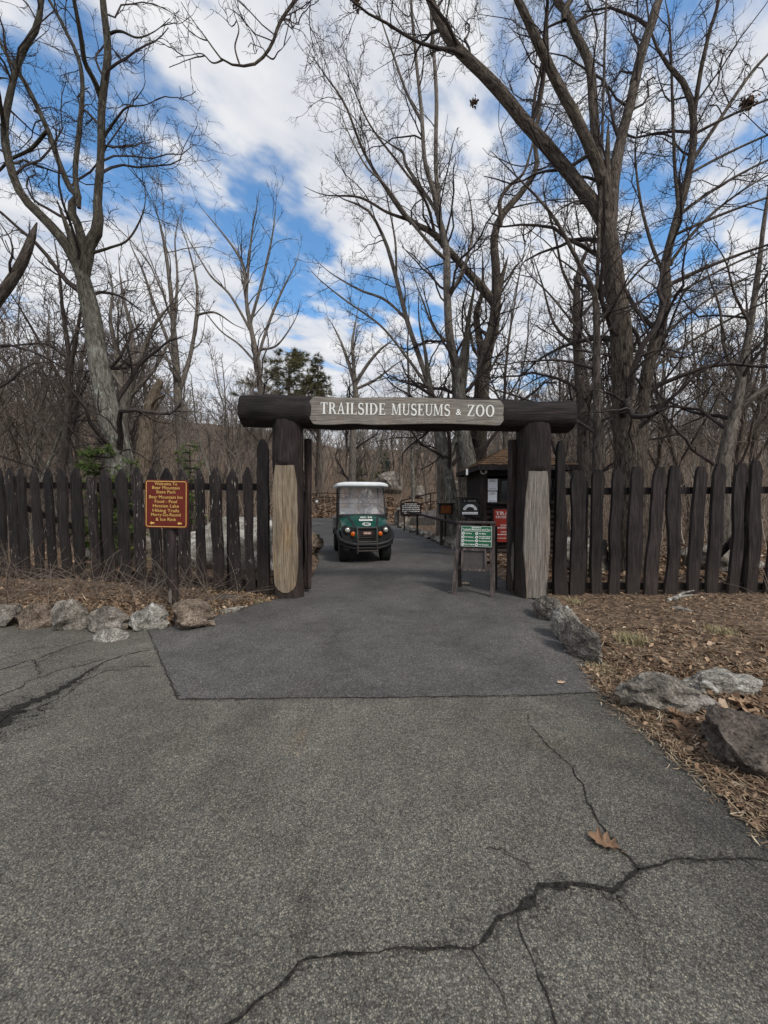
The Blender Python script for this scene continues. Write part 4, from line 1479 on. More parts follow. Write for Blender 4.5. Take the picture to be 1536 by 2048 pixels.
# ------------------------------------------------------------------ donation box, amber box, brown board
db = at(940, 1000, 9.9)
dn = thing('donation_box', 'dark wooden donations box with white arched lettering on a post', 'donation box', (db.x, 9.9, 0))
zA, zB = at(940, 997, 9.9).z, at(940, 1030, 9.9).z
wD = 33 / F * 9.9
MB().bar((0, .1, 0), (0, .1, zB), .09, .09, up=(0, 1, 0)).build('post', M['paint'], dn)
bxp = MB().box((0, .1, (zA + zB) / 2), (wD, .22, zA - zB - .004), bev=.006).build('box', M['black_plastic'], dn)
MB().bar((-wD / 2 - .06, .08, zA + .02), (wD / 2 + .06, .08, zA + .02), .36, .03).build('lid', M['paint'], dn)
mb = MB()
n = 16
ro, ri = wD * .44, wD * .28
cz_ = zB + .10
vs = [(r_ * math.cos(a), -.014, cz_ + r_ * math.sin(a) * .95) for r_ in (ro, ri) for a in [PI * (0.06 + .88 * i / n) for i in range(n + 1)]]
mb.add(vs, [(i, i + 1, i + n + 2, i + n + 1) for i in range(n)])
mb.add([(-wD * .47, -.014, zB + .02), (wD * .47, -.014, zB + .02), (wD * .47, -.014, zB + .075), (-wD * .47, -.014, zB + .075)], [(0, 1, 2, 3)])
lab = mb.build('arched_label', M['paper'], bxp)
mb = MB()
for i, ch in enumerate('DONATIONS'):
    a = PI * (0.90 - .80 * i / 8)
    fr_m = Matrix.Translation(((ro + ri) / 2 * math.cos(a), -.017, cz_ + (ro + ri) / 2 * math.sin(a) * .95)) @ Matrix.Rotation(-(a - PI / 2), 4, 'Y')
    add_text(mb, ch, .062, 0, 0, 0, None, .0015, fr_m)
text_bars(mb, -wD * .43, wD * .43, zB + .047, .018, -.017, rng)
mb.build('lettering', M['ink'], lab)
MB().box((0.04, -.018, zA - .06), (wD * .5, .012, .05)).build('coin_slot', M['grey_metal'], bxp)
MB().lathe([(0.028, 0), (0.024, .012), (.004, .014)], 12, Matrix.Translation((-wD * .33, -.012, zA - .06)) @ Matrix.Rotation(R(90), 4, 'X')).build('lock', M['grey_metal'], bxp, True)

ab = at(892, 1018, 13.2)
an = thing('notice_box', 'small dark notice box with amber face on thin post beside railing', 'sign', (ab.x, 13.2, 0))
zA, zB = at(892, 1008, 13.2).z, at(892, 1029, 13.2).z
wD = 27 / F * 13.2
MB().bar((0, .1, -.02), (0, .1, zB), .06, .06, up=(0, 1, 0)).build('post', M['paint'], an)
bo = MB().box((0, .1, (zA + zB) / 2), (wD, .16, zA - zB), bev=.006).build('box', M['paint'], an)
MB().bar((-wD / 2 - .07, .08, zA + .02), (wD / 2 + .07, .08, zA + .02), .30, .03).build('lid', M['paint'], an)
am = MB().box((0, .012, (zA + zB) / 2), (wD * .74, .012, (zA - zB) * .76)).build('face', M['amber'], bo)

bb = at(822, 1018, 18.5)
bn = thing('history_board', 'brown arched-top board with lines of white text beyond the railing', 'sign', (bb.x, 18.5, 0))
zA, zB = at(822, 1003, 18.5).z, at(822, 1033, 18.5).z
wD = 44 / F * 18.5
pts = []
for i in range(13):
    a = PI * i / 12
    pts.append((wD / 2 * math.cos(a) * (1 if abs(math.cos(a)) < .95 else 1), zB + (zA - zB) * (.72 + .28 * math.sin(a))))
pts += [(-wD / 2 * .94, zB + .08), (-wD / 2 * .8, zB), (wD / 2 * .8, zB), (wD / 2 * .94, zB + .08)]
brd = MB().prism(pts, 0, .05).build('board', M['brown_sign'], bn)
mb = MB()
for i in range(6):
    ww = wD * (.30 if i == 0 else .40) * (1 if i < 5 else .8)
    text_bars(mb, -ww, ww, zA - .12 - i * .088, .042, -.006, rng)
mb.build('lettering', M['white_letter'], brd)
for sx_ in (-1, 1):
    MB().bar((sx_ * wD * .3, .09, -.05), (sx_ * wD * .3, .09, zB + .2), .07, .07, up=(0, 1, 0)).build('leg', M['paint'], bn)

# ------------------------------------------------------------------ railings
def railing(label, pts, hs, rails, group=None, r=0.045):
    o = thing('railing', label, 'railing', (pts[0][0], pts[0][1], 0), 0, group)
    b = Vector((pts[0][0], pts[0][1], 0))
    P = []
    for (x, y), h in zip(pts, hs):
        z = max(hz_at(x, y), -0.02)
        P.append((Vector((x, y, z)) - b, h))
    for p, h in P:
        MB().tube([p + Vector((0, 0, -.05)), p + Vector((0, 0, h))], r, 8).build('post', M['paint'], o, True)
    for f in rails:
        mb = MB()
        mb.tube([p + Vector((0, 0, h * f)) for p, h in P], r * 1.05, 8)
        mb.build('rail', M['log_x'], o, True)
    return o
g1, g2, g3 = (0.78, 21.0), (1.42, 16.4), (1.90, 12.7)
railing('low brown timber handrail along right side of the path', [g1, g2, g3, (2.34, 10.15)], [0.95, 0.93, 0.86, 0.80], (1.0,))
railing('brown fence rail across the far bend of the path left of cart', [(-12, 38.0), (-9, 37.2), (-6, 36.2), (-3.2, 35.0), (-1.2, 32.5), (0.2, 28)], [0.8] * 6, (1.0, .5))
railing('upper brown railing on rising footpath behind the arched board', [(1.2, 27), (3.2, 26.4), (5.2, 25.8), (7.4, 25.2)], [1.3, 1.5, 1.75, 1.95], (1.0, .62))
mb = MB()
a = [(0.9, 25.6, .55), (4, 24.6, .95), (8.2, 23.6, 1.3)]
c = [(0.9, 22.4, .30), (4, 21.8, .75), (8.2, 21.0, 1.1)]
mb.add(a + c, [(0, 1, 4, 3), (1, 2, 5, 4)])
mb.add([(x, y, z - 1.5) for x, y, z in c] + c, [(0, 1, 4, 3), (1, 2, 5, 4)])
kind(mb.build('footpath', M['patch']), 'structure')
sp_ = at(634, 1010, 33)
ps = thing('marker_post', 'thin post with small white tag beyond the far rail', 'marker post', (sp_.x, 33, 0))
MB().bar((0, 0, -0.1), (0, 0, 1.5), .05, .05, up=(0, 1, 0)).build('post', M['paint'], ps)
MB().box((0, -.03, 1.4), (.2, .02, .2)).build('tag', M['white_plastic'], ps)

# ------------------------------------------------------------------ utility cart
ct = gp(729, 1121)
cart = thing('utility_cart', 'green utility cart with white roof and hazy windshield parked on the path', 'utility cart', (ct.x, ct.y, 0), R(10.5))
def hoodp(s_, u_):
    """s_ across -1..1, u_ 0 front .. 1 back"""
    wx = 0.50 + 0.10 * u_ ** 0.7
    zc = 0.845 + 0.285 * u_ ** 0.85
    z = zc - (0.055 + 0.05 * (u_ > 0) * u_) * abs(s_) ** 2.4 - 0.05 * (1 - u_) ** 3 * (abs(s_) > -1)
    y = -0.36 + 0.74 * u_ + 0.05 * abs(s_) ** 2 * (1 - u_)
    return Vector((s_ * wx, y, z))
mb = MB()
ns, nu = 20, 12
vs = [hoodp(-1 + 2 * i / ns, j / nu) for j in range(nu + 1) for i in range(ns + 1)]
fs = [(j * (ns + 1) + i, j * (ns + 1) + i + 1, (j + 1) * (ns + 1) + i + 1, (j + 1) * (ns + 1) + i) for j in range(nu) for i in range(ns)]
mb.add(vs, fs)
for sx_ in (-1, 1):
    # side skirts over the front wheels
    e = [hoodp(sx_, j / nu) for j in range(nu + 1)]
    low = []
    for j, p in enumerate(e):
        u_ = j / nu
        zlow = 0.60 + 0.10 * math.sin(PI * min(1, u_ * 1.1))
        low.append(Vector((sx_ * (0.60 + .015 * math.sin(PI * u_)), p.y, zlow)))
    mid = [(a * .5 + b * .5) + Vector((sx_ * .035, 0, .02)) for a, b in zip(e, low)]
    k = nu + 1
    mb.add(e + mid + low, [(j, j + 1, j + k + 1, j + k) for j in range(nu)] + [(j + k, j + k + 1, j + 2 * k + 1, j + 2 * k) for j in range(nu)])
hood = mb.build('hood', M['cart_green'], cart, True)
# raised dark ribs on the hood
for sx_ in (-1, 1):
    mb = MB()
    L_, R_ = [], []
    for j in range(9):
        u_ = 0.06 + 0.80 * j / 8
        s_ = sx_ * (0.50 + 0.14 * j / 8)
        w = 0.05
        L_.append(hoodp(s_ - w, u_) + Vector((0, -.002, .006)))
        R_.append(hoodp(s_ + w, u_) + Vector((0, -.002, .006)))
    mb.add(L_ + R_, [(j, j + 1, j + 10, j + 9) for j in range(8)])
    mb.build('hood_groove', M['black_plastic'], hood)
def hood_frame(s_, u_, lift=0.010):
    p = hoodp(s_, u_)
    d = (hoodp(s_, u_ + .05) - hoodp(s_, u_ - .05)).normalized()
    x = Vector((1, 0, 0))
    nrm = x.cross(d).normalized()
    m_ = Matrix((x, -nrm, d)).transposed().to_4x4()      # local x, y(out = -y), z up the slope
    return Matrix.Translation(p + nrm * lift) @ m_
mb = MB()
add_text(mb, 'GC 94', 0.115, .06, 0, 0, .30, .004, hood_frame(0, .70))
hf = hood_frame(0, .50)
mb.add([hf @ Vector(p) for p in ((-.13, 0, -.05), (.20, 0, -.05), (.20, 0, .055), (-.13, 0, .055))], [(0, 1, 2, 3)])
mb.build('fleet_number', M['white_letter'], hood)
mb = MB()
text_bars(mb, -.11, .18, .028, .016, -.004, rng, hf)
text_bars(mb, -.11, .18, -.020, .012, -.004, rng, hf)
mb.build('label_print', M['ink'], hood)
hf = hood_frame(.05, .23, .014)
def emblem(name, frame, r_, parent):
    mb = MB()
    n = 20
    cir = lambda q, y: [frame @ Vector((q * math.cos(2 * PI * i / n), y, q * math.sin(2 * PI * i / n))) for i in range(n)]
    mb.add(cir(r_, 0), [tuple(range(n))])
    e = mb.build(name, M['white_letter'], parent)
    mb = MB()
    a, b = cir(r_ * .86, -.004), cir(r_ * .74, -.004)
    mb.add(a + b, [(i, (i + 1) % n, (i + 1) % n + n, i + n) for i in range(n)])
    for j in range(5):
        th = PI / 2 + 2 * PI * j / 5
        mb.add([frame @ Vector((r_ * k_ * math.cos(th + o_), -.005, r_ * k_ * math.sin(th + o_))) for k_, o_ in ((.18, -.9), (.62, -.35), (.62, .35), (.18, .9))], [(0, 1, 2, 3)])
    mb.build('emblem_mark', M['cart_green'], e)
emblem('round_emblem', hf @ Matrix.Scale(1.25, 4, (1, 0, 0)), .085, hood)
# dark front fascia
mb = MB()
prof = [(-.57, .60), (-.60, .72), (-.58, .86), (-.50, .905), (-.30, .845), (.30, .845), (.50, .905), (.58, .86), (.60, .72), (.57, .60), (.40, .50), (-.40, .50)]
mb.prism(prof, -.385, -.20)
mb.build('front_fascia', M['black_plastic'], cart)
for sx_ in (-1, 1):
    c_ = Vector((sx_ * .455, -.40, .79))
    hl = MB().lathe([(.085, .0), (.088, .02), (.07, .03), (.062, .022)], 20, Matrix.Translation(c_) @ Matrix.Rotation(R(90), 4, 'X')).build('headlight', M['black_plastic'], cart, True)
    MB().lathe([(.060, .024), (.055, .040), (.035, .052), (.006, .056)], 20, Matrix.Translation(c_) @ Matrix.Rotation(R(90), 4, 'X')).build('lens', M['lens'], hl, True)
    c_ = Vector((sx_ * .325, -.40, .70))
    MB().lathe([(.055, .0), (.055, .03), (.04, .042), (.006, .046)], 18, Matrix.Translation(c_) @ Matrix.Rotation(R(90), 4, 'X')).build('turn_signal', M['orange'], cart, True)
    # green cheek between lamp and grille
    mb = MB()
    mb.prism([(sx_ * .22, .60), (sx_ * .22, .83), (sx_ * .26, .80), (sx_ * .30, .62)], -.398, -.386)
    mb.build('cheek', M['cart_green'], cart)
mb = MB()
for i in range(5):
    mb.box((0, -.40, .615 + .048 * i), (.36, .03, .018), bev=.004)
mb.box((-.19, -.40, .71), (.02, .035, .25))
mb.box((.19, -.40, .71), (.02, .035, .25))
gr = mb.build('grille', M['panel_grey'], cart)
pl = MB().box((.01, -.425, .715), (.20, .012, .068), bev=.004).build('name_plate', M['plate'], cart)
mb = MB()
add_text(mb, 'Club Car', .05, .01, .715, -.433, .15, .001)
mb.build('lettering', M['white_letter'], pl)
# bumper and brush guard
mb = MB()
bp = [(-.66, -.05, .74), (-.655, -.22, .66), (-.61, -.36, .56), (-.50, -.46, .505), (-.28, -.52, .455), (.28, -.52, .455), (.50, -.46, .505), (.61, -.36, .56), (.655, -.22, .66), (.66, -.05, .74)]
mb.tube(bp, .05, 10)
mb.tube([(p[0] * .985, p[1] + .03, p[2] - .085) for p in bp], .05, 10)
mb.build('bumper', M['black_plastic'], cart, True)
mb = MB()
for sx_ in (-1, 1):
    mb.tube([(sx_ * .23, -.545, .25), (sx_ * .225, -.555, .55), (sx_ * .235, -.50, .80), (sx_ * .235, -.42, .86)], .018, 8)
for z_, y_ in ((.52, -.56), (.31, -.555)):
    mb.tube([(-.23, y_, z_), (.23, y_, z_)], .016, 8)
mb.tube([(-.235, -.45, .845), (.235, -.45, .845)], .018, 8)
mb.build('brush_guard', M['panel_grey'], cart, True)
mb = MB()
mb.box((0, -.50, .405), (.40, .04, .13), bev=.006)
for i in range(7):
    mb.box((-.18 + .06 * i, -.525, .405), (.02, .02, .11))
mb.build('lower_grille', M['black_plastic'], cart)
# wheels
def wheel(x, y, r_, w):
    sgn = 1 if x > 0 else -1
    o = MB()
    T = Matrix.Translation((x, y, r_)) @ Matrix.Rotation(R(90), 4, 'Y')
    ty = MB().lathe([(r_ * .55, -w / 2 + .01), (r_ * .80, -w / 2), (r_ * .95, -w / 2 + .025), (r_, -w / 2 + .06), (r_, w / 2 - .06), (r_ * .95, w / 2 - .025), (r_ * .80, w / 2), (r_ * .55, w / 2 - .01)], 36, T)
    for i in range(30):
        a = 2 * PI * i / 30
        for j in range(5):
            aa = a + (PI / 30 if j % 2 else 0)
            ty.box(T @ Vector(((r_ + .003) * math.cos(aa), (r_ + .003) * math.sin(aa), -w * .36 + w * .18 * j)), (w * .13, .035, .016), Matrix.Rotation(R(90), 3, 'Y') @ Matrix.Rotation(aa, 3, 'Z') @ Matrix.Rotation(R(90), 3, 'Y') @ Matrix.Rotation(R(0), 3, 'Z'))
    wh = bpy.data.objects.new('wheel', None)
    COL.objects.link(wh)
    wh.parent = cart
    ty.build('tyre', M['rubber'], wh, True)
    MB().lathe([(r_ * .10, -w * .30), (r_ * .56, -w * .46), (r_ * .56, w * .46), (r_ * .10, w * .30)], 24, T).build('rim', M['grey_metal'], wh, True)
for x in (-.51, .51):
    wheel(x, 0.0, .285, .25)
    wheel(x, 2.02, .285, .26)
mb = MB()
mb.tube([(-.5, 0, .285), (.5, 0, .285)], .04, 8)
mb.tube([(-.5, 2.02, .285), (.5, 2.02, .285)], .05, 8)
mb.box((0, 1.0, .33), (.62, 2.3, .10))
mb.box((0, -.18, .40), (.7, .34, .16))
mb.build('chassis', M['black_plastic'], cart)
mb = MB()
mb.box((0, .72, .40), (1.18, .75, .06), bev=.01)
mb.box((0, 1.22, .58), (1.16, .44, .40), bev=.02)
mb.build('cab_floor', M['black_plastic'], cart)
mb = MB()
for sx_ in (-1, 1):
    mb.box((sx_ * .29, 1.08, .82), (.50, .46, .12), bev=.04)
    mb.box((sx_ * .29, 1.30, 1.06), (.50, .12, .42), Matrix.Rotation(R(-10), 3, 'X'), bev=.045)
mb.build('seat', M['seat'], cart, True)
mb = MB()
mb.box((0, .46, 1.03), (1.16, .22, .22), bev=.03)
mb.build('dashboard', M['black_plastic'], cart)
mb = MB()
T = Matrix.Translation((.29, .68, 1.17)) @ Matrix.Rotation(R(-35), 4, 'X')
mb.tube([T @ Vector((.17 * math.cos(2 * PI * i / 20), .0, .17 * math.sin(2 * PI * i / 20))) for i in range(21)], .016, 8)
for a in (R(-90), R(20), R(160)):
    mb.tube([T @ Vector((0, 0, 0)), T @ Vector((.165 * math.cos(a), 0, .165 * math.sin(a)))], .013, 6)
mb.tube([T @ Vector((0, 0, 0)), (.29, .48, 1.02)], .025, 8)
mb.build('steering_wheel', M['seat'], cart, True)
# struts, windshield, roof
mb = MB()
for sx_ in (-1, 1):
    mb.tube([(sx_ * .60, .40, .80), (sx_ * .605, .42, 1.05), (sx_ * .575, .62, 1.86)], .022, 8)
    mb.tube([(sx_ * .585, 1.45, .70), (sx_ * .575, 1.48, 1.86)], .022, 8)
mb.tube([(-.58, 1.47, 1.4), (.58, 1.47, 1.4)], .018, 8)
mb.build('roof_strut', M['black_plastic'], cart, True)
mb = MB()
n = 14
top, bot = [], []
for i in range(n + 1):
    s_ = -1 + 2 * i / n
    b_ = hoodp(s_, 1.0)
    bot.append(Vector((s_ * .615, .385 + .02 * s_ * s_, b_.z + .008)))
    top.append(Vector((s_ * .575, .58 + .02 * s_ * s_, 1.87)))
mb.add(bot + top, [(i, i + 1, i + n + 2, i + n + 1) for i in range(n)])
wsd = mb.build('windshield', M['windshield'], cart, True)
emblem('round_emblem', Matrix.Translation((-.50, .405, 1.13)) @ Matrix.Rotation(R(-14), 4, 'X'), .055, wsd)
mb = MB()
mb.tube([b + Vector((0, -.01, 0)) for b in bot], .016, 6)
mb.build('windshield_seal', M['black_plastic'], cart, True)
mb = MB()
ring_a = rrect(1.36, 1.5, .20, 6)
lv = [(0.93, 1.845), (0.995, 1.862), (1.0, 1.90), (.985, 1.925), (.90, 1.955), (.5, 1.975)]
vs, fs = [], []
for sc_, z_ in lv:
    vs += [Vector((x * sc_, .98 + y * sc_, z_ + .04 * (1 - (x / .68) ** 2) - .02)) for x, y in ring_a]
k = len(ring_a)
for i in range(len(lv) - 1):
    fs += [(i * k + j, i * k + (j + 1) % k, (i + 1) * k + (j + 1) % k, (i + 1) * k + j) for j in range(k)]
fs += [tuple(range(k - 1, -1, -1)), tuple((len(lv) - 1) * k + j for j in range(k))]
mb.add(vs, fs)
rfc = mb.build('roof', M['white_plastic'], cart, True)
mb = MB()
for x in (-.44, -.12, .22, .46):
    mb.box((x, .36, 1.946), (.06 if abs(x) < .4 else .035, .10, .03), Matrix.Rotation(R(12), 3, 'X') @ Matrix.Rotation(R(25), 3, 'Z'))
mb.build('roof_cleat', M['grey_metal'], rfc)
# cargo bed
mb = MB()
mb.box((0, 2.0, .70), (1.24, 1.10, .04))
for sx_ in (-1, 1):
    mb.box((sx_ * .63, 2.0, .86), (.04, 1.12, .30), bev=.01)
    mb.box((sx_ * .66, 2.0, .98), (.05, 1.14, .05), bev=.008)
mb.box((0, 1.46, .86), (1.22, .035, .30))
mb.box((0, 2.55, .86), (1.22, .035, .30))
mb.build('cargo_bed', M['grey_metal'], cart)
for sx_ in (-1, 1):
    mb = MB()
    mb.tube([(sx_ * .60, 1.66, .50), (sx_ * .60, 1.76, .62), (sx_ * .60, 2.02, .66), (sx_ * .60, 2.30, .62), (sx_ * .60, 2.38, .50)], .06, 8)
    mb.build('mudguard', M['black_plastic'], cart, True)

# ------------------------------------------------------------------ stones
def rock(name, label, cat, c, size, seed, mat, group=None, rz=0.0, sub=5, rough=0.24, flat=0.25, sink=0.3, crag=0.09):
    bm = bmesh.new()
    bmesh.ops.create_icosphere(bm, subdivisions=sub, radius=1)
    rng = random.Random(seed)
    off = Vector((rng.uniform(-50, 50), rng.uniform(-50, 50), rng.uniform(-50, 50)))
    planes = []
    for i in range(13):
        d = Vector((rng.gauss(0, 1), rng.gauss(0, 1), rng.gauss(0, .8))).normalized()
        planes.append((d, rng.uniform(.58, .9)))
    for v_ in bm.verts:
        p = v_.co.copy()
        for d, h in planes:
            q = p.dot(d)
            if q > h:
                p -= d * (q - h) * .95
        nn = p.normalized()
        p += nn * (rough * mnoise.noise(p * 1.3 + off) + rough * .5 * mnoise.noise(p * 2.9 + off))
        p += nn * crag * (mnoise.ridged_multi_fractal(p * 2.2 + off, 0.9, 2.1, 6, 1.0, 2.0) - 1.1) * .55
        p += nn * crag * .5 * mnoise.fractal(p * 7 + off, .8, 2.0, 4)
        v_.co = p
    zmin = min(v_.co.z for v_ in bm.verts)
    for v_ in bm.verts:
        v_.co.x *= size[0] / 2
        v_.co.y *= size[1] / 2
        v_.co.z = (v_.co.z + 1) / 2 * size[2] * (1 + sink) - sink * size[2]
    for f in bm.faces:
        f.smooth = True
    me = bpy.data.meshes.new(name)
    bm.to_mesh(me)
    bm.free()
    try:
        me.set_sharp_from_angle(angle=R(38))
    except Exception:
        pass
    me.materials.append(mat)
    o = bpy.data.objects.new(name, me)
    COL.objects.link(o)
    o.location = c
    o.rotation_euler = (0, 0, rz)
    return tag(o, label, cat, group)
def rock_px(x0, x1, ytop, ybase, seed, mat, label, group, depth=0.8, **kw):
    g = gp((x0 + x1) / 2, ybase)
    w = (x1 - x0) / F * g.y
    h = (ybase - ytop) / F * g.y
    return rock('edging_stone', label, 'stone', (g.x, g.y + w * depth * .3, 0), (w * 1.12, w * depth, h * 1.02), seed, mat, group, **kw)
GL = 'stones edging the left bed'
rock_px(-40, 24, 1203, 1254, 1, M['rock'], 'grey stone at the far left end of the bed edging', GL)
rock_px(22, 96, 1203, 1256, 2, M['rock_brown'], 'rusty brown stone in left edging, between two grey ones', GL)
rock_px(91, 158, 1206, 1262, 3, M['rock'], 'grey stone between the rusty brown stone and the low rounded one', GL)
rock_px(162, 247, 1221, 1264, 4, M['rock'], 'low rounded stone behind the pale flat slab in left edging', GL)
rock_px(183, 258, 1261, 1281, 5, M['rock_pale'], 'pale flat slab lying on the asphalt before left edging', GL, depth=.6, flat=.6, rough=.12, sink=1.2)
rock_px(248, 327, 1212, 1261, 6, M['rock_pale'], 'tall pale grey stone left of the sign post foot', GL)
rock_px(325, 426, 1203, 1258, 7, M['rock_brown'], 'large grey and rusty stone right of the sign post', GL)
g_ = gp(462, 1224)
rock('edging_stone', 'thin pale stone sliver at the right end of left edging', 'stone', (g_.x, g_.y, 0), (.42, .09, .06), 8, M['rock_pale'], GL, rz=R(38), sub=3, rough=.12)
g_ = gp(442, 1207)
rock('edging_stone', 'low purplish flat stone half buried in the left bed', 'stone', (g_.x, g_.y + .15, 0), (.55, .4, .09), 9, M['rock_dark'], GL, rz=R(20), sub=3, rough=.12)
GR = 'stones edging the path right of the gateway'
def rock_w(x, y, size, seed, mat, label, group, rz=0, name='edging_stone', **kw):
    return rock(name, label, 'stone', (x, y, min(0, hz_at(x, y)) if False else 0), size, seed, mat, group, rz=rz, **kw)
a, b = gp(1097, 1248), gp(1130, 1282)
rock_w(gp(1100, 1240).x, gp(1100, 1240).y + .1, (.27, .62, .33), 11, M['rock'], 'rough grey edging stone touching right gate post foot', GR, R(12), crag=.22)
rock_w(gp(1133, 1278).x, gp(1133, 1278).y + .05, (.22, .50, .33), 12, M['rock_pale'], 'pale middle stone of the three along right path edge', GR, R(14), crag=.2)
rock_w(gp(1172, 1318).x, gp(1172, 1318).y + .12, (.25, .58, .31), 13, M['rock'], 'mossy front stone of the three along right path edge', GR, R(12), crag=.2)
GB = 'boulders in the leafy bed at right'
g_ = gp(1345, 1428)
rock_w(g_.x + .0, g_.y + .14, (.74, .40, .23), 14, M['rock'], 'humped grey lichen boulder in the leaf bed right of path', GB, R(-12), name='boulder', crag=.13, rough=.3)
g_ = gp(1455, 1400)
rock_w(g_.x, g_.y + .10, (.62, .30, .17), 15, M['rock_pale'], 'pale flat-topped rock behind the humped grey boulder', GB, R(-5), name='boulder', crag=.12)
g_ = gp(1520, 1552)
rock_w(g_.x + .10, g_.y + .17, (.66, .50, .28), 16, M['rock_dark'], 'dark brown block of stone cut off by right picture edge', GB, R(15), name='boulder', crag=.12, sink=.55)
# kerb stones below the right handrail
GK = 'kerb stones below the right handrail'
kr = random.Random(5)
kp = [(2.20, 11.6), (2.12, 12.1), (2.02, 12.7), (1.93, 13.4), (1.84, 14.1), (1.73, 15.0), (1.60, 15.9), (1.46, 16.9), (1.30, 18.0), (1.12, 19.3), (.92, 20.8)]
for i, (x, y) in enumerate(kp):
    big = (i == 0)
    rock('kerb_stone', 'white pointed kerb stone just left of the easel' if big else 'pale rough kerb stone in the row below the right handrail', 'stone', (x + .1, y, 0), (.5 if big else kr.uniform(.35, .6), kr.uniform(.5, .8), .38 if big else kr.uniform(.20, .30)), 100 + i, M['rock_pale'] if i % 3 == 0 else M['rock'], None if big else GK, rz=kr.uniform(-.3, .5), sub=3)
rock('boulder', 'rounded grey boulder at the bend right of the cart', 'boulder', (1.15, 22.6, 0), (1.6, 1.6, 1.25), 120, M['rock'], None, sub=4)
# striped stone slab at the left edge of the path behind the gate
g_ = gp(622, 1112)
rock('rock_slab', 'tilted striped tan rock behind the open left gate leaf', 'rock', (g_.x - .12, g_.y + .35, 0), (.75, 1.3, .62), 121, M['rock_brown'], None, rz=R(-8), crag=.12)
# outcrops behind the fences
rock('rock_outcrop', 'broad pale grey rock outcrop behind left fence near gateway', 'rock', (-3.4, 8.7, -.1), (3.0, 2.0, 1.28), 122, M['rock_pale'], None, sub=5, rough=.16, crag=.05)
rock('rock_outcrop', 'low grey rock behind left fence below the evergreen shrub', 'rock', (-6.3, 9.6, -.1), (2.2, 1.6, .85), 123, M['rock'], None, sub=4, rough=.2)
rock('rock_outcrop', 'grey rock seen between pickets behind right fence', 'rock', (4.3, 8.4, -.1), (1.5, 1.2, .8), 124, M['rock'], None, sub=4, rough=.2)
rock('rock_outcrop', 'low mossy rock behind the far right pickets', 'rock', (7.2, 8.2, -.1), (1.6, 1.2, .65), 125, M['rock'], None, sub=4, rough=.2)
SB = at(778, 962, 40)
rock('boulder', 'big weathered boulder carrying the statue beyond the path', 'boulder', (SB.x, 40, hz_at(SB.x, 40) - .2), (3.2, 2.4, at(778, 946, 40).z - hz_at(SB.x, 40) + .3), 126, M['rock'], None, sub=4, rough=.2)
for i, (px, py, Y, w) in enumerate(((838, 975, 38, 2.2), (905, 962, 42, 3.0), (735, 985, 36, 1.6))):
    p = at(px, py, Y)
    h0 = hz_at(p.x, Y)
    rock('boulder', ('pale boulder on the leafy slope right of the statue', 'grey boulder on the slope left of kiosk roof', 'low boulder behind the cart roof')[i], 'boulder', (p.x, Y, h0 - .2), (w, w * .8, max(.7, p.z - h0 + .5)), 130 + i, M['rock'], None, sub=3)

# statue on the boulder
def skin_figure(name, joints, edges, radii, mat, parent):
    me = bpy.data.meshes.new(name)
    me.from_pydata(joints, edges, [])
    o = bpy.data.objects.new(name, me)
    COL.objects.link(o)
    md = o.modifiers.new('skin', 'SKIN')
    for i, r_ in enumerate(radii):
        o.data.skin_vertices[0].data[i].radius = (r_, r_)
    o.data.skin_vertices[0].data[0].use_root = True
    o.modifiers.new('sub', 'SUBSURF').levels = 2
    dg = bpy.context.evaluated_depsgraph_get()
    nm = bpy.data.meshes.new_from_object(o.evaluated_get(dg))
    bpy.data.objects.remove(o)
    nm.materials.append(mat)
    q = bpy.data.objects.new(name, nm)
    COL.objects.link(q)
    if parent:
        q.parent = parent
    return q
st = at(776, 945, 40)
sb = thing('statue', 'dark bronze statue of striding man on a boulder in the wood', 'statue', (st.x, 39.9, st.z))
J = [(0, 0, .88), (0, 0, 1.15), (0, 0, 1.38), (0, 0, 1.52), (0, -.02, 1.66), (0, -.02, 1.78), (-.1, 0, .84), (-.13, -.12, .45), (-.14, -.14, .05), (-.14, -.24, .02), (.1, 0, .84), (.14, .1, .45), (.16, .2, .05), (.16, .1, .02),
     (-.2, 0, 1.4), (-.27, .02, 1.12), (-.26, -.12, .88), (.2, 0, 1.4), (.27, .02, 1.12), (.28, -.1, .88), (0, -.03, 1.82), (.0, -.03, 1.84)]
E = [(0, 1), (1, 2), (2, 3), (3, 4), (4, 5), (0, 6), (6, 7), (7, 8), (8, 9), (0, 10), (10, 11), (11, 12), (12, 13), (2, 14), (14, 15), (15, 16), (2, 17), (17, 18), (18, 19), (5, 20), (20, 21)]
Rd = [.17, .16, .17, .07, .10, .12, .11, .09, .06, .05, .11, .09, .06, .05, .08, .065, .05, .08, .065, .05, .17, .07]
fg = skin_figure('figure', J, E, Rd, M['bronze'], sb)
fg.scale = (.9, .9, .82)

# ------------------------------------------------------------------ bare trees
def norm(a):
    return a / (np.linalg.norm(a, axis=-1, keepdims=True) + 1e-9)

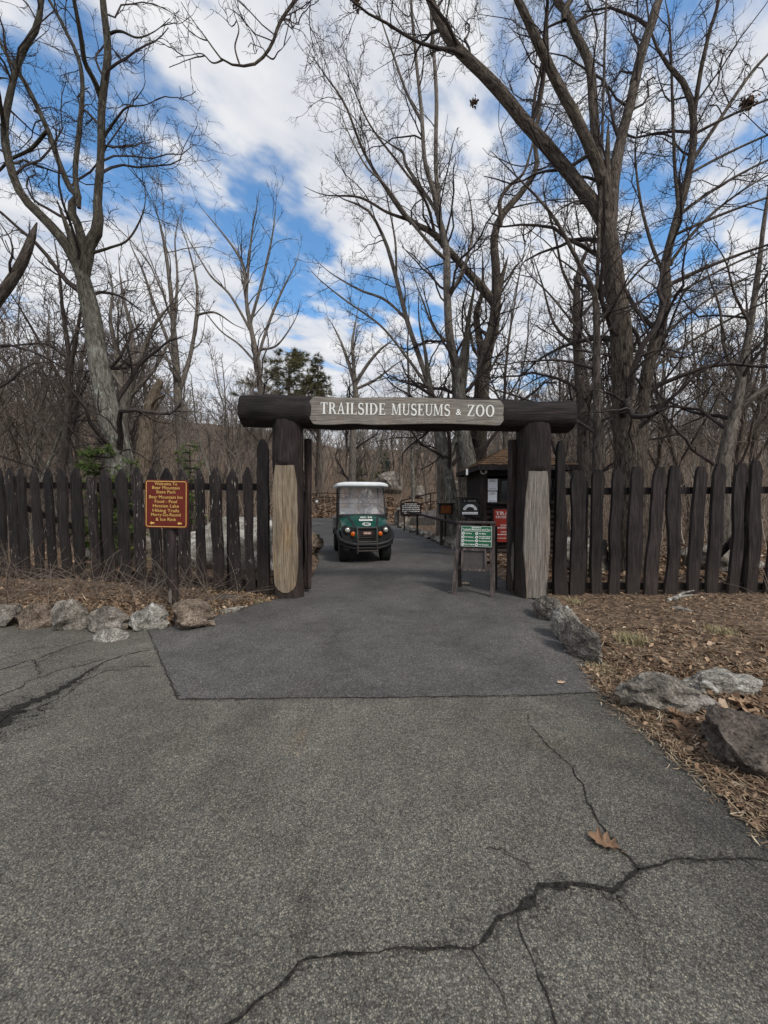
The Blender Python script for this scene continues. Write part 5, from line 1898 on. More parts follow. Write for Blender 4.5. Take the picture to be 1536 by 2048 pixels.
def resample(P, Rr, K):
    """smooth resample of one polyline"""
    P, Rr = np.asarray(P, float), np.asarray(Rr, float)
    # Catmull-Rom dense
    n = len(P)
    D, DR = [], []
    for i in range(n - 1):
        p0, p1, p2, p3 = P[max(i - 1, 0)], P[i], P[i + 1], P[min(i + 2, n - 1)]
        for tt in np.linspace(0, 1, 8, endpoint=False):
            D.append(.5 * ((2 * p1) + (-p0 + p2) * tt + (2 * p0 - 5 * p1 + 4 * p2 - p3) * tt ** 2 + (-p0 + 3 * p1 - 3 * p2 + p3) * tt ** 3))
            DR.append(Rr[i] * (1 - tt) + Rr[i + 1] * tt)
    D.append(P[-1])
    DR.append(Rr[-1])
    D, DR = np.array(D), np.array(DR)
    s_ = np.concatenate([[0], np.cumsum(np.linalg.norm(np.diff(D, axis=0), axis=1))])
    u_ = np.linspace(0, s_[-1], K)
    return np.stack([np.interp(u_, s_, D[:, i]) for i in range(3)], 1), np.interp(u_, s_, DR)

def tubes(P, Rr, sides, knob=0.0, rng=None):
    """P (N,K,3), R (N,K) -> V, Q, bark"""
    Nn, K, _ = P.shape
    T = np.empty_like(P)
    T[:, 1:-1] = P[:, 2:] - P[:, :-2]
    T[:, 0] = P[:, 1] - P[:, 0]
    T[:, -1] = P[:, -1] - P[:, -2]
    T = norm(T)
    d0 = norm(P[:, -1] - P[:, 0])
    ref = np.where(np.abs(d0[:, 1:2]) < 0.8, np.array([[0, 1.0, 0]]), np.array([[1.0, 0, 0]]))
    A_ = norm(np.cross(T, ref[:, None, :]))
    B_ = np.cross(T, A_)
    th = np.arange(sides) * 2 * PI / sides
    rr = Rr[:, :, None] * np.ones(sides)
    if knob > 0:
        rr = rr * (1 + knob * rng.normal(0, 1, (Nn, K, sides)))
    V = P[:, :, None, :] + (A_[:, :, None, :] * np.cos(th)[None, None, :, None] + B_[:, :, None, :] * np.sin(th)[None, None, :, None]) * rr[..., None]
    seg = np.concatenate([np.zeros((Nn, 1)), np.cumsum(np.linalg.norm(np.diff(P, axis=1), axis=2), axis=1)], 1)
    bark = np.stack([np.cos(th)[None, None, :] * Rr[:, :, None] * np.ones_like(V[..., 0]), np.sin(th)[None, None, :] * Rr[:, :, None] * np.ones_like(V[..., 0]), (seg[:, :, None] + np.arange(Nn)[:, None, None] * 1.7) * np.ones(sides)], -1)
    base = (np.arange(Nn)[:, None, None] * K + np.arange(K - 1)[None, :, None]) * sides
    j = np.arange(sides)[None, None, :]
    j2 = (np.arange(sides) + 1) % sides
    Qd = np.stack([base + j, base + j2[None, None, :], base + sides + j2[None, None, :], base + sides + j], -1).reshape(-1, 4)
    return V.reshape(-1, 3), Qd, bark.reshape(-1, 3)

def join(parts):
    V, Qd, B, o = [], [], [], 0
    for v_, q_, b_ in parts:
        V.append(v_)
        Qd.append(q_ + o)
        B.append(b_)
        o += len(v_)
    return np.concatenate(V), np.concatenate(Qd), np.concatenate(B)

def spawn(P, Rr, per_m, lenf, rng, K=6, t0=0.2, t1=1.0, ang=(30, 65), wig=0.25, up=0.12, rf=(.35, .6), rmin=.0025, lmin=.12, lmax=4.0, flat=1.0, minper=1):
    """children along every parent"""
    Nn, Kp, _ = P.shape
    L = np.linalg.norm(np.diff(P, axis=1), axis=2).sum(1)
    cnt = np.maximum(minper, (L * (t1 - t0) * per_m + rng.random(Nn)).astype(int))
    par = np.repeat(np.arange(Nn), cnt)
    m = len(par)
    tt = t0 + (t1 - t0) * rng.random(m) ** 0.85
    f = tt * (Kp - 1)
    i = np.minimum(f.astype(int), Kp - 2)
    w = (f - i)[:, None]
    p0 = P[par, i] * (1 - w) + P[par, i + 1] * w
    r0 = Rr[par, i] * (1 - w[:, 0]) + Rr[par, i + 1] * w[:, 0]
    tg = norm(P[par, i + 1] - P[par, i])
    rnd = rng.normal(0, 1, (m, 3))
    rnd[:, 2] *= flat
    perp = norm(rnd - tg * (rnd * tg).sum(1, keepdims=True))
    a = np.radians(rng.uniform(ang[0], ang[1], m))[:, None]
    d = tg * np.cos(a) + perp * np.sin(a)
    d[:, 2] += up
    d = norm(d)
    ln = np.clip(L[par] * lenf * rng.uniform(.55, 1.25, m) * (1.15 - .65 * tt), lmin, lmax)
    step = (ln / (K - 1))[:, None]
    out = np.empty((m, K, 3))
    out[:, 0] = p0
    cur = d
    for k in range(1, K):
        cur = cur + rng.normal(0, wig, (m, 3))
        cur[:, 2] += up * .6
        cur = norm(cur)
        out[:, k] = out[:, k - 1] + cur * step
    rs_ = np.maximum(rmin, np.minimum(r0 * .8, r0 * rng.uniform(rf[0], rf[1], m)))
    rs_ = np.minimum(rs_, np.maximum(rmin, ln * .028))
    s_ = np.linspace(0, 1, K)[None, :]
    rad = rs_[:, None] * (1 - s_ * .72)
    rad = np.maximum(rad, rmin * .55)
    return out, rad

def finish_tree(root, limbs, barkm, twigm, rng, levels, base, tsides=12):
    """limbs: list of (P,R) of K equal points -> trunk + crown"""
    P = np.stack([l[0] for l in limbs]) - base
    Rr = np.stack([l[1] for l in limbs])
    V, Qd, B = tubes(P, Rr, tsides, .035, rng)
    npmesh('trunk', V, Qd, barkm, root, True, B)
    parts = []
    cur = (P, Rr)
    for li, (sides, kw) in enumerate(levels):
        if li == 0:
            cp, cr = spawn(P[1:] if kw.get('notrunk') and len(P) > 1 else P, Rr[1:] if kw.get('notrunk') and len(P) > 1 else Rr, rng=rng, **{k: v_ for k, v_ in kw.items() if k != 'notrunk'})
        else:
            cp, cr = spawn(cur[0], cur[1], rng=rng, **kw)
        parts.append(tubes(cp, cr, sides))
        cur = (cp, cr)
    V, Qd, B = join(parts)
    npmesh('crown', V, Qd, twigm, root, True, B)

OAK = [(6, dict(per_m=1.5, lenf=.36, K=9, t0=.20, ang=(30, 70), wig=.22, up=.06, rf=(.25, .45), lmax=3.4, lmin=.8, rmin=.011)),
       (4, dict(per_m=3.0, lenf=.44, K=7, t0=.12, ang=(28, 65), wig=.26, up=.05, rf=(.4, .6), lmax=1.7, lmin=.4, rmin=.008)),
       (3, dict(per_m=6.8, lenf=.46, K=5, t0=.10, ang=(28, 70), wig=.28, up=.06, rf=(.45, .7), lmax=.8, lmin=.2, rmin=.0055)),
       (3, dict(per_m=8.5, lenf=.46, K=4, t0=.15, ang=(28, 70), wig=.25, up=.08, rf=(.5, .8), lmax=.45, lmin=.12, rmin=.0042))]

def scaled(levels, **mul):
    out = []
    for s_, kw in levels:
        k2 = dict(kw)
        for k_, v_ in mul.items():
            if k_ in k2:
                k2[k_] = k2[k_] * v_
        out.append((s_, k2))
    return out

def hero(label, Y, limbs, barkm, twigm, seed, levels=OAK, group=None, name='bare_tree', K=30, ext=2.2, base_y=None, flare=1.35, drift=0.6, tsides=14, ws=.82):
    """limbs: lists of (px, py, width_px); the first is the trunk"""
    rng = np.random.default_rng(seed)
    out = []
    tb = limbs[0][0]
    bx = at(tb[0], tb[1], Y).x
    bz_ = hz_at(bx, Y) - .1
    base = np.array([bx, Y, bz_])
    root = thing(name, label, 'tree', tuple(base), 0, group)
    for li, lm in enumerate(limbs):
        lm_pts = [q for q in lm if len(q) == 3 or True]
        P, Rr = [], []
        n = len(lm)
        dr = rng.uniform(-drift, drift) if li > 0 else 0
        for i, q in enumerate(lm):
            s_ = i / max(1, n - 1)
            yy = Y + dr * s_ * (2.0 if li > 0 else 0) if len(q) < 4 else q[3]
            P.append(tuple(at(q[0], q[1], yy)))
            Rr.append(q[2] / 2 / F * yy * ws)
        if li == 0:
            P = [(bx, Y, bz_)] + P if P[0][2] > bz_ + .05 else P
            Rr = [Rr[0] * flare] + Rr if len(Rr) < len(P) else Rr
        if li > 0 and lm[0][2] > 6:
            p0 = Vector(P[0])
            dd = (Vector(P[1]) - p0).normalized()
            P = [tuple(p0 - dd * Rr[0] * .8 - Vector((0, 0, Rr[0] * 2.4)))] + P
            Rr = [Rr[0] * .6] + [Rr[0] * .95] + Rr[1:]
        if ext and lm[-1][1] < 30:
            d = Vector(P[-1]) - Vector(P[-2])
            d = (d.normalized() + Vector((rng.uniform(-.25, .25), rng.uniform(-.25, .25), .25))).normalized()
            P.append(tuple(Vector(P[-1]) + d * ext))
            Rr.append(Rr[-1] * .35)
        elif ext:
            d = Vector(P[-1]) - Vector(P[-2])
            d = (d.normalized() + Vector((rng.uniform(-.3, .3), rng.uniform(-.3, .3), .2))).normalized()
            Rr = Rr[:-1] + [Rr[-1] * .75]
            P.append(tuple(Vector(P[-1]) + d * min(1.6, 45 * Rr[-1])))
            Rr.append(.006)
        rp_, rr_ = resample(P, Rr, K)
        wob = np.cumsum(rng.normal(0, .012, (K, 3)), 0) * np.clip(rr_, .02, .12)[:, None] * 3
        wob -= np.linspace(0, 1, K)[:, None] * wob[-1]
        out.append((rp_ + wob, rr_))
    finish_tree(root, out, barkm, twigm, rng, levels, base, tsides)
    return root

# --- the tall oak leaning up at the left
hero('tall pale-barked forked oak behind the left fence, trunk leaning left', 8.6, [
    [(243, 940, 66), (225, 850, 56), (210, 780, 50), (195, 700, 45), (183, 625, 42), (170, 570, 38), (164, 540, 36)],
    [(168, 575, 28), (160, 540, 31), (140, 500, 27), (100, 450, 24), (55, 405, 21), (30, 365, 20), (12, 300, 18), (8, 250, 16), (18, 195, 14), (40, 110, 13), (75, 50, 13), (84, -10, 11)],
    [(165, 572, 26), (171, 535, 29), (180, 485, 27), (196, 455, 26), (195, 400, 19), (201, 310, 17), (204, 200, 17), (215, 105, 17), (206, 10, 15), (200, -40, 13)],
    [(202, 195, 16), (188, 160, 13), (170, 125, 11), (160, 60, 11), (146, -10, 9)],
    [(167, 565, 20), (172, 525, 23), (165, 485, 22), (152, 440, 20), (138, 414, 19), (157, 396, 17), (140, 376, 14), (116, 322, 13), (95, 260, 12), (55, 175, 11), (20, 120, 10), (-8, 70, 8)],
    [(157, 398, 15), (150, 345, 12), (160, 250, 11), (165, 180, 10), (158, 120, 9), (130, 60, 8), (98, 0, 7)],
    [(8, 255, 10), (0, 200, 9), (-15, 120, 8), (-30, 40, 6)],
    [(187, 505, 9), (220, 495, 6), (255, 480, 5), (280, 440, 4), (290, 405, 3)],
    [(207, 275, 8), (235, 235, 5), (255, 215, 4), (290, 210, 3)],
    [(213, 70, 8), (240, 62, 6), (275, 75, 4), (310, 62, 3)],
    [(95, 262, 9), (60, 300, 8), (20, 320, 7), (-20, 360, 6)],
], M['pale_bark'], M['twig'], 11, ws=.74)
# broken limb leaning in from the left edge
hero('leaning dark trunk with a broken top at the far left edge', 7.6, [
    [(-190, 930, 60), (-120, 760, 44), (-40, 640, 38), (10, 575, 34), (45, 520, 30), (60, 480, 24), (70, 458, 17), (74, 445, 4)],
    [(60, 490, 7), (55, 500, 5), (30, 520, 3), (10, 480, 3)],
], M['dark_bark'], M['twig'], 12, scaled(OAK, per_m=.6), ext=0, ws=.56)
# --- centre pair behind the gate beam
hero('tall straight bare tree behind the gateway beam, left of the crooked one', 14.5, [
    [(930, 985, 32), (922, 900, 28), (915, 795, 25), (912, 740, 23), (899, 670, 20), (894, 580, 18), (893, 500, 17), (884, 455, 16), (876, 425, 15)],
    [(876, 428, 14), (866, 380, 12), (850, 325, 10), (843, 230, 9), (838, 180, 8), (828, 80, 7), (822, -10, 6)],
    [(880, 440, 12), (872, 330, 10), (873, 200, 9), (866, 90, 8), (862, 0, 7)],
    [(870, 418, 9), (838, 370, 8), (812, 330, 7), (806, 305, 6), (780, 288, 4)],
    [(844, 245, 8), (815, 190, 6), (790, 120, 5), (766, 50, 4)],
    [(893, 520, 10), (870, 500, 8), (820, 440, 7), (770, 370, 5), (730, 330, 4), (690, 250, 3)],
    [(895, 600, 8), (925, 540, 6), (945, 470, 5), (940, 400, 4)],
    [(905, 690, 7), (870, 660, 5), (845, 600, 4), (830, 560, 3)],
], M['grey_bark'], M['twig'], 13, scaled(OAK, per_m=1.0))
hero('crooked forked tree rising behind the word zoo on the beam', 15.0, [
    [(950, 985, 44), (957, 880, 40), (962, 790, 37), (968, 725, 31), (986, 650, 27), (993, 595, 27)],
    [(993, 600, 24), (992, 540, 20), (988, 475, 18), (1004, 430, 16), (1045, 382, 14), (1073, 335, 12), (1070, 275, 9), (1088, 150, 7), (1095, 20, 5)],
    [(985, 602, 22), (938, 545, 17), (893, 497, 15), (868, 468, 14), (818, 440, 11), (768, 372, 8), (725, 300, 6), (690, 210, 5), (650, 150, 4)],
    [(958, 800, 20), (962, 700, 17), (953, 630, 15), (965, 580, 12)],
    [(1002, 440, 10), (1000, 400, 9), (1020, 370, 8), (1050, 340, 6), (1075, 250, 5)],
    [(818, 440, 8), (775, 425, 6), (720, 395, 5), (650, 390, 3)],
    [(870, 470, 8), (850, 400, 6), (800, 330, 5), (740, 250, 4), (700, 160, 3)],
], M['oak_bark'], M['twig'], 14)
hero('slim leaning tree above the letters of museums', 16.0, [
    [(882, 960, 18), (872, 840, 15), (863, 790, 13), (838, 712, 12), (813, 640, 11), (793, 560, 10), (768, 478, 8), (735, 420, 6), (690, 400, 4)],
    [(813, 640, 7), (770, 600, 6), (720, 580, 5), (660, 545, 3)],
    [(793, 560, 6), (790, 480, 5), (775, 400, 4)],
    [(860, 780, 8), (810, 710, 6), (760, 650, 5), (690, 600, 4), (640, 560, 3)],
], M['grey_bark'], M['twig'], 15, scaled(OAK, per_m=.9))
# --- the great oak on the right
hero('great oak with four spreading limbs rising behind right fence', 7.9, [
    [(1262, 950, 70), (1255, 860, 58), (1247, 760, 50), (1241, 650, 46), (1233, 580, 44), (1225, 510, 42), (1216, 455, 40), (1214, 410, 36)],
    [(1218, 470, 34), (1196, 420, 32), (1172, 388, 30), (1135, 340, 28), (1090, 288, 28), (1048, 240, 27), (1000, 180, 26), (950, 128, 24), (905, 84, 22), (872, 25, 20), (855, -20, 18), (815, -110, 15), (760, -210, 11)],
    [(1213, 420, 30), (1203, 350, 26), (1186, 312, 24), (1160, 250, 23), (1122, 180, 22), (1088, 115, 20), (1058, 50, 18), (1030, -10, 16), (1000, -90, 12)],
    [(1212, 400, 26), (1204, 350, 23), (1195, 300, 21), (1188, 200, 20), (1181, 125, 19), (1153, 68, 17), (1138, 25, 16), (1112, -10, 14)],
    [(1222, 440, 32), (1231, 345, 26), (1243, 280, 23), (1264, 200, 21), (1286, 105, 20), (1308, 40, 20), (1326, -15, 18)],
    [(1130, 22, 15), (1150, -20, 12), (1160, -60, 9)],
    [(1160, 250, 11), (1130, 200, 7), (1100, 130, 5), (1095, 60, 4)],
    [(830, -90, 12), (760, -110, 10), (690, -80, 9), (620, -30, 8), (592, 0, 7.5), (560, 45, 7), (543, 90, 6.5), (515, 125, 6), (480, 132, 5), (445, 120, 4), (415, 80, 3), (385, 40, 2.4)],
    [(480, 132, 4.5), (470, 95, 3.6), (478, 60, 2.8), (470, 32, 2)],
    [(445, 120, 4), (425, 126, 3), (405, 108, 2.4), (380, 110, 2)],
    [(530, 108, 4), (546, 118, 3), (556, 104, 2.4), (565, 96, 2)],
    [(560, 45, 4), (572, 38, 3), (590, 48, 2.2)],
], M['oak_bark'], M['twig'], 16)
# second trunk right of the oak with long fanning branches
FAN = [(1333, 600), (1320, 680), (1345, 520), (1358, 430), (1375, 350), (1386, 270), (1300, 740), (1338, 570), (1350, 470)]
fan_l = [[(1276, 950, 34), (1284, 840, 29), (1293, 750, 26), (1313, 675, 25), (1333, 600, 24), (1330, 540, 21), (1340, 490, 18), (1358, 425, 17), (1383, 325, 16), (1388, 225, 14), (1365, 160, 11), (1333, 125, 8), (1300, 60, 6)]]
frng = random.Random(8)
for i, (x, y) in enumerate(FAN):
    a = R(frng.uniform(22, 48))
    Lp = frng.uniform(280, 460)
    w = frng.uniform(6, 10)
    pts = []
    for j in range(6):
        s_ = j / 5
        aa = a * (1.25 - .45 * s_)
        pts.append((x + Lp * s_ * math.cos(aa), y - Lp * s_ * math.sin(aa) + 30 * (1 - s_) * s_, w * (1 - .75 * s_)))
    fan_l.append(pts)
fan_l.append([(1388, 230, 10), (1400, 150, 9), (1420, 60, 8), (1440, -10, 7)])
fan_l.append([(1383, 325, 10), (1440, 240, 8), (1500, 150, 7), (1560, 80, 6)])
fan_l.append([(1358, 425, 9), (1350, 330, 7), (1345, 200, 6), (1340, 60, 5)])
fan_l.append([(1330, 560, 9), (1300, 480, 7), (1280, 400, 6), (1270, 300, 5)])
hero('grey trunk right of the great oak with long fanning branches', 8.8, fan_l, M['oak_bark'], M['twig'], 17, scaled(OAK, per_m=1.15))
hero('slender straight young tree standing close left of the great oak', 7.3, [
    [(1193, 950, 22), (1193, 850, 19), (1192, 750, 17), (1193, 640, 15), (1190, 590, 13), (1178, 560, 11), (1150, 510, 9), (1118, 450, 8), (1080, 400, 6), (1020, 340, 4)],
    [(1192, 610, 9), (1196, 520, 8), (1200, 400, 7), (1205, 250, 6), (1210, 80, 5), (1213, -10, 4)],
    [(1192, 660, 7), (1230, 600, 6), (1290, 530, 5), (1360, 480, 4)],
    [(1192, 700, 6), (1150, 650, 5), (1100, 590, 4), (1060, 550, 3)],
], M['dark_bark'], M['twig'], 18, scaled(OAK, per_m=.85))
hero('dark knotty trunk between the beam end and slender young tree', 11.5, [
    [(1168, 960, 28), (1166, 860, 25), (1163, 790, 23), (1155, 700, 20), (1153, 620, 18), (1155, 560, 14), (1165, 520, 10), (1190, 470, 6)],
    [(1155, 640, 9), (1190, 600, 7), (1230, 540, 6), (1260, 440, 4)],
    [(1153, 600, 8), (1125, 540, 6), (1110, 470, 5), (1090, 400, 4)],
    [(1158, 700, 8), (1110, 650, 6), (1085, 570, 5)],
], M['dark_bark'], M['twig'], 19)
hero('leaning rough-barked tree near the right picture edge', 9.2, [
    [(1446, 950, 32), (1455, 890, 28), (1468, 840, 24), (1480, 775, 20), (1492, 700, 16), (1504, 625, 13), (1516, 540, 11), (1528, 440, 8), (1545, 330, 6)],
    [(1470, 830, 15), (1500, 800, 13), (1540, 770, 11), (1600, 720, 8)],
    [(1484, 765, 9), (1450, 700, 7), (1440, 620, 5), (1420, 560, 4)],
    [(1500, 650, 7), (1470, 590, 5), (1450, 520, 4)],
    [(1510, 590, 7), (1550, 520, 5), (1590, 430, 4)],
], M['grey_bark'], M['twig'], 20)
# --- mid-distance trees on the left
hero('slim grey tree with long thin shoots right of the leaning oak', 13.0, [
    [(368, 960, 24), (362, 880, 21), (356, 800, 19), (352, 740, 17), (346, 660, 13), (340, 580, 10), (330, 500, 7), (318, 440, 4)],
    [(357, 790, 13), (372, 740, 11), (385, 690, 9), (394, 620, 8), (392, 560, 6), (375, 490, 4)],
    [(352, 740, 10), (335, 680, 8), (305, 600, 7), (285, 540, 5), (262, 490, 3)],
    [(346, 660, 8), (355, 560, 6), (350, 480, 4)],
    [(394, 630, 6), (430, 625, 5), (470, 650, 3)],
], M['grey_bark'], M['twig_pale'], 22, scaled(OAK, per_m=.8), ws=.78)
hero('bushy many-limbed tree growing behind the pale oak trunk', 11.0, [
    [(250, 950, 30), (248, 860, 26), (252, 800, 22)],
    [(250, 820, 18), (240, 750, 14), (232, 700, 11), (220, 640, 8), (225, 580, 5), (215, 530, 3)],
    [(252, 810, 18), (272, 740, 14), (295, 680, 11), (315, 640, 8), (340, 610, 5)],
    [(250, 830, 14), (265, 740, 11), (262, 660, 9), (248, 600, 7), (240, 550, 4)],
    [(255, 800, 12), (300, 750, 9), (330, 700, 7), (350, 650, 4)],
    [(248, 780, 11), (215, 730, 9), (185, 690, 7), (150, 650, 4)],
], M['grey_bark'], M['twig'], 23, scaled(OAK, per_m=1.1), ws=.75)
hero('upright dark tree with narrow fork left of the pale oak', 11.5, [
    [(120, 960, 26), (130, 880, 22), (138, 800, 19), (140, 740, 17)],
    [(139, 760, 15), (135, 690, 12), (125, 620, 9), (120, 560, 7), (112, 500, 4)],
    [(140, 750, 13), (150, 690, 11), (163, 620, 8), (172, 560, 5)],
    [(137, 790, 10), (100, 720, 8), (60, 650, 6), (30, 600, 4)],
    [(139, 720, 9), (95, 690, 7), (40, 690, 5), (-20, 700, 4)],
], M['dark_bark'], M['twig'], 24, scaled(OAK, per_m=1.1), ws=.68)
hero('snapped-off pale snag behind the left fence', 11.0, [
    [(285, 960, 40), (290, 880, 33), (297, 830, 28), (308, 790, 24), (322, 760, 13)],
    [(300, 820, 8), (312, 800, 6), (330, 790, 4)],
], M['dead_wood'], M['twig_pale'], 25, scaled(OAK, per_m=.25), name='dead_snag', ext=0)
hero('vase-shaped bare tree standing alone against the clouds at centre left', 21.0, [
    [(527, 960, 20), (524, 860, 17), (521, 780, 15), (514, 720, 14), (500, 650, 12), (492, 600, 11)],
    [(494, 620, 9), (488, 540, 8), (470, 500, 6), (440, 460, 4), (415, 430, 3)],
    [(500, 650, 9), (520, 580, 7), (535, 520, 6), (545, 470, 4), (550, 430, 3)],
    [(492, 600, 8), (498, 520, 6), (505, 460, 4), (512, 420, 3)],
    [(514, 720, 8), (540, 640, 7), (565, 580, 5), (590, 530, 3)],
    [(500, 660, 8), (460, 590, 6), (420, 550, 5), (390, 500, 3)],
    [(515, 730, 7), (480, 690, 5), (440, 660, 4), (400, 610, 3)],
    [(521, 700, 7), (555, 690, 5), (590, 640, 3)],
], M['grey_bark'], M['twig'], 26, ws=.75, levels=[(5, dict(OAK[0][1], per_m=1.5, ang=(22, 45), up=.14)), (4, dict(OAK[1][1], per_m=2.2, ang=(22, 45), up=.14)), (3, dict(OAK[2][1], per_m=4.0, up=.14)), (3, dict(OAK[3][1], per_m=3.5, up=.12))])
hero('bare spreading tree beyond the beam, right of the pines', 24.0, [
    [(705, 960, 18), (708, 850, 15), (712, 790, 13), (708, 750, 11)],
    [(709, 770, 10), (695, 720, 8), (680, 680, 5), (665, 650, 3)],
    [(710, 760, 10), (705, 690, 7), (712, 640, 4)],
    [(711, 770, 10), (735, 730, 8), (760, 700, 6), (785, 680, 3)],
    [(710, 780, 8), (750, 760, 6), (790, 730, 4)],
], M['grey_bark'], M['twig'], 27, scaled(OAK, per_m=1.2))
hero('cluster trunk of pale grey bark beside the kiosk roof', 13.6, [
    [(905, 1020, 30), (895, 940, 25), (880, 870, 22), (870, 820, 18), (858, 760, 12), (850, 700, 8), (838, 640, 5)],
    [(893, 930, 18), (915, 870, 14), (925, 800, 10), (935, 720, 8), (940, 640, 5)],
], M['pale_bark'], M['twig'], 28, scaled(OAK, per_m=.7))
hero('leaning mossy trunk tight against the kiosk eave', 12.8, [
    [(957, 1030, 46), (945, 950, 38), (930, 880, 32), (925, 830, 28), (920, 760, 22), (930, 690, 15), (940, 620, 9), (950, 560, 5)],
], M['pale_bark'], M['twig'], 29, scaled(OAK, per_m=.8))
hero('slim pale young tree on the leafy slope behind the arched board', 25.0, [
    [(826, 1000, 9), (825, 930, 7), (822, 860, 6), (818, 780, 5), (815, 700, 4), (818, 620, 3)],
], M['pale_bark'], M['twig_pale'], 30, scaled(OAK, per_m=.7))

# --- wood behind: a few kinds copied over and over
def gen_tree(seed, H, r0, spread, bark, twig, pos, label, group, dens=1.15):
    rng = np.random.default_rng(seed)
    root = thing('wood_tree', label, 'tree', pos, rng.uniform(0, 6.28), group)
    K = 18
    limbs = []
    def limb(p, d, L, r_a, r_b, wig, up):
        P = [p]
        d = norm(np.array(d, float))
        for k in range(K - 1):
            d = norm(d + rng.normal(0, wig, 3) + np.array([0, 0, up]))
            P.append(P[-1] + d * L / (K - 1))
        return np.array(P), np.linspace(r_a, r_b, K)
    tr = limb(np.zeros(3), (rng.normal(0, .08), rng.normal(0, .08), 1), H, r0, r0 * .16, .05, .02)
    tr[1][0] *= 1.3
    limbs.append(tr)
    for i in range(rng.integers(4, 8)):
        k = rng.integers(int(K * .3), int(K * .75))
        a = rng.uniform(0, 2 * PI)
        d = (math.cos(a) * spread, math.sin(a) * spread, 1)
        limbs.append(limb(tr[0][k], d, H * rng.uniform(.25, .5), tr[1][k] * .6, tr[1][k] * .12, .09, .03))
    lv = [(4, dict(per_m=1.9 * dens, lenf=.34, K=6, t0=.25, ang=(28, 65), wig=.2, up=.09, rf=(.25, .5), lmax=2.8, lmin=.7, rmin=.016)),
          (3, dict(per_m=3.0 * dens, lenf=.44, K=5, t0=.15, ang=(28, 65), wig=.24, up=.06, rf=(.4, .65), lmax=1.4, lmin=.4, rmin=.012)),
          (3, dict(per_m=4.0 * dens, lenf=.48, K=4, t0=.15, ang=(28, 65), wig=.25, up=.06, rf=(.5, .8), lmax=.8, lmin=.25, rmin=.009))]
    finish_tree(root, limbs, bark, twig, rng, lv, np.zeros(3), 8)
    return root
kinds = []
spec = [(9, .10, .5), (11.5, .13, .6), (10, .095, .35), (8.0, .08, .8), (12, .15, .55), (7.0, .065, .6), (11, .12, .9), (9.0, .085, .45)]
WL = 'bare tree in the dense wood behind the left fence'
WC = 'bare tree in the wood seen through and above the gateway'
WR = 'bare tree in the dense wood behind the right fence'
wrng = random.Random(12)
spots = []
def free(x, y, gap):
    if float(poly_sd(np.array([x]), np.array([y]), rp)[0]) < gap:
        return False
    if kc - 2.2 < x < kc + 2.2 and KY - 1.5 < y < KY + 3.5:
        return False
    return all((x - a) ** 2 + (y - b) ** 2 > 1.2 for a, b in spots)
def px_of(x, y):
    return 768 + F * x / y
while len(spots) < 240:
    y = 11 + 46 * wrng.random() ** 1.25
    pxx = wrng.uniform(-160, 1700)
    x = (pxx - 768) / F * y
    if 560 < pxx < 1010 and y < 27:
        continue
    if 300 < pxx < 560 and y < 18 and wrng.random() < .6:
        continue
    if free(x, y, .9):
        spots.append((x, y))
def copy_tree(o):
    c = o.copy()
    COL.objects.link(c)
    for ch in o.children:
        d = ch.copy()
        COL.objects.link(d)
        d.parent = c
    return c
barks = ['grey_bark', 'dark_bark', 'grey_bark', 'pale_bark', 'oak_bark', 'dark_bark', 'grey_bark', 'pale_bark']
for i, (x, y) in enumerate(spots):
    pxx = px_of(x, y)
    lab, grp = (WL, 'trees in the wood behind the left fence') if pxx < 545 else (WC, 'trees in the wood beyond the gateway') if pxx < 1110 else (WR, 'trees in the wood behind the right fence')
    k = i % 8
    if i < 8:
        o = gen_tree(300 + i, *spec[i], M[barks[i]], M['twig_pale' if i % 3 == 2 else 'wood_twig'], (0, 0, 0), lab, grp)
        kinds.append(o)
    else:
        o = copy_tree(kinds[k])
    o['label'], o['group'] = lab, grp
    hz_ = hz_at(x, y)
    o.location = (x, y, hz_ - .1)
    sc_ = wrng.uniform(.75, 1.2)
    # skyline: lower in the middle of the picture
    lim = (0.52 if pxx < 400 else 0.36 if pxx < 500 else 0.24 if pxx < 880 else 0.55) * y
    Ht = spec[k][0] * sc_
    if Ht > lim + 1.5:
        sc_ *= max(.45, (lim + 1.5) / Ht)
    o.scale = (sc_, sc_, sc_)
    o.rotation_euler = (wrng.uniform(-.06, .06), wrng.uniform(-.06, .06), wrng.uniform(0, 6.28))

# --- undergrowth and far wood that read as one mass
def brush(name, label, pts, H, r_, seed, twigs=5, tintr=(0, 1), K=6, wig=.10):
    rng = np.random.default_rng(seed)
    m = len(pts)
    P = np.empty((m, K, 3))
    P[:, 0] = pts
    h = H[0] + (H[1] - H[0]) * rng.random(m)
    d = norm(np.stack([rng.normal(0, .22, m), rng.normal(0, .22, m), np.ones(m)], 1))
    for k in range(1, K):
        d = norm(d + rng.normal(0, wig, (m, 3)))
        P[:, k] = P[:, k - 1] + d * (h / (K - 1))[:, None]
    rad = (r_[0] + (r_[1] - r_[0]) * rng.random(m))[:, None] * np.linspace(1, .25, K)[None, :]
    parts = [tubes(P, rad, 3)]
    t1_ = [np.repeat(rng.uniform(*tintr, m), K * 3)]
    if twigs:
        cp, cr = spawn(P, rad, twigs, .34, rng, K=4, t0=.15, ang=(25, 60), wig=.2, up=.1, rf=(.4, .7), rmin=r_[0] * .3, lmin=.2, lmax=1.6)
        parts.append(tubes(cp, cr, 3))
        t1_.append(np.repeat(rng.uniform(*tintr, len(cp)), 4 * 3))
    V, Qd, B = join(parts)
    o = npmesh(name, V, Qd, M['thicket'], None, True, None, np.concatenate(t1_))
    return kind(o, 'stuff', label, 'undergrowth')
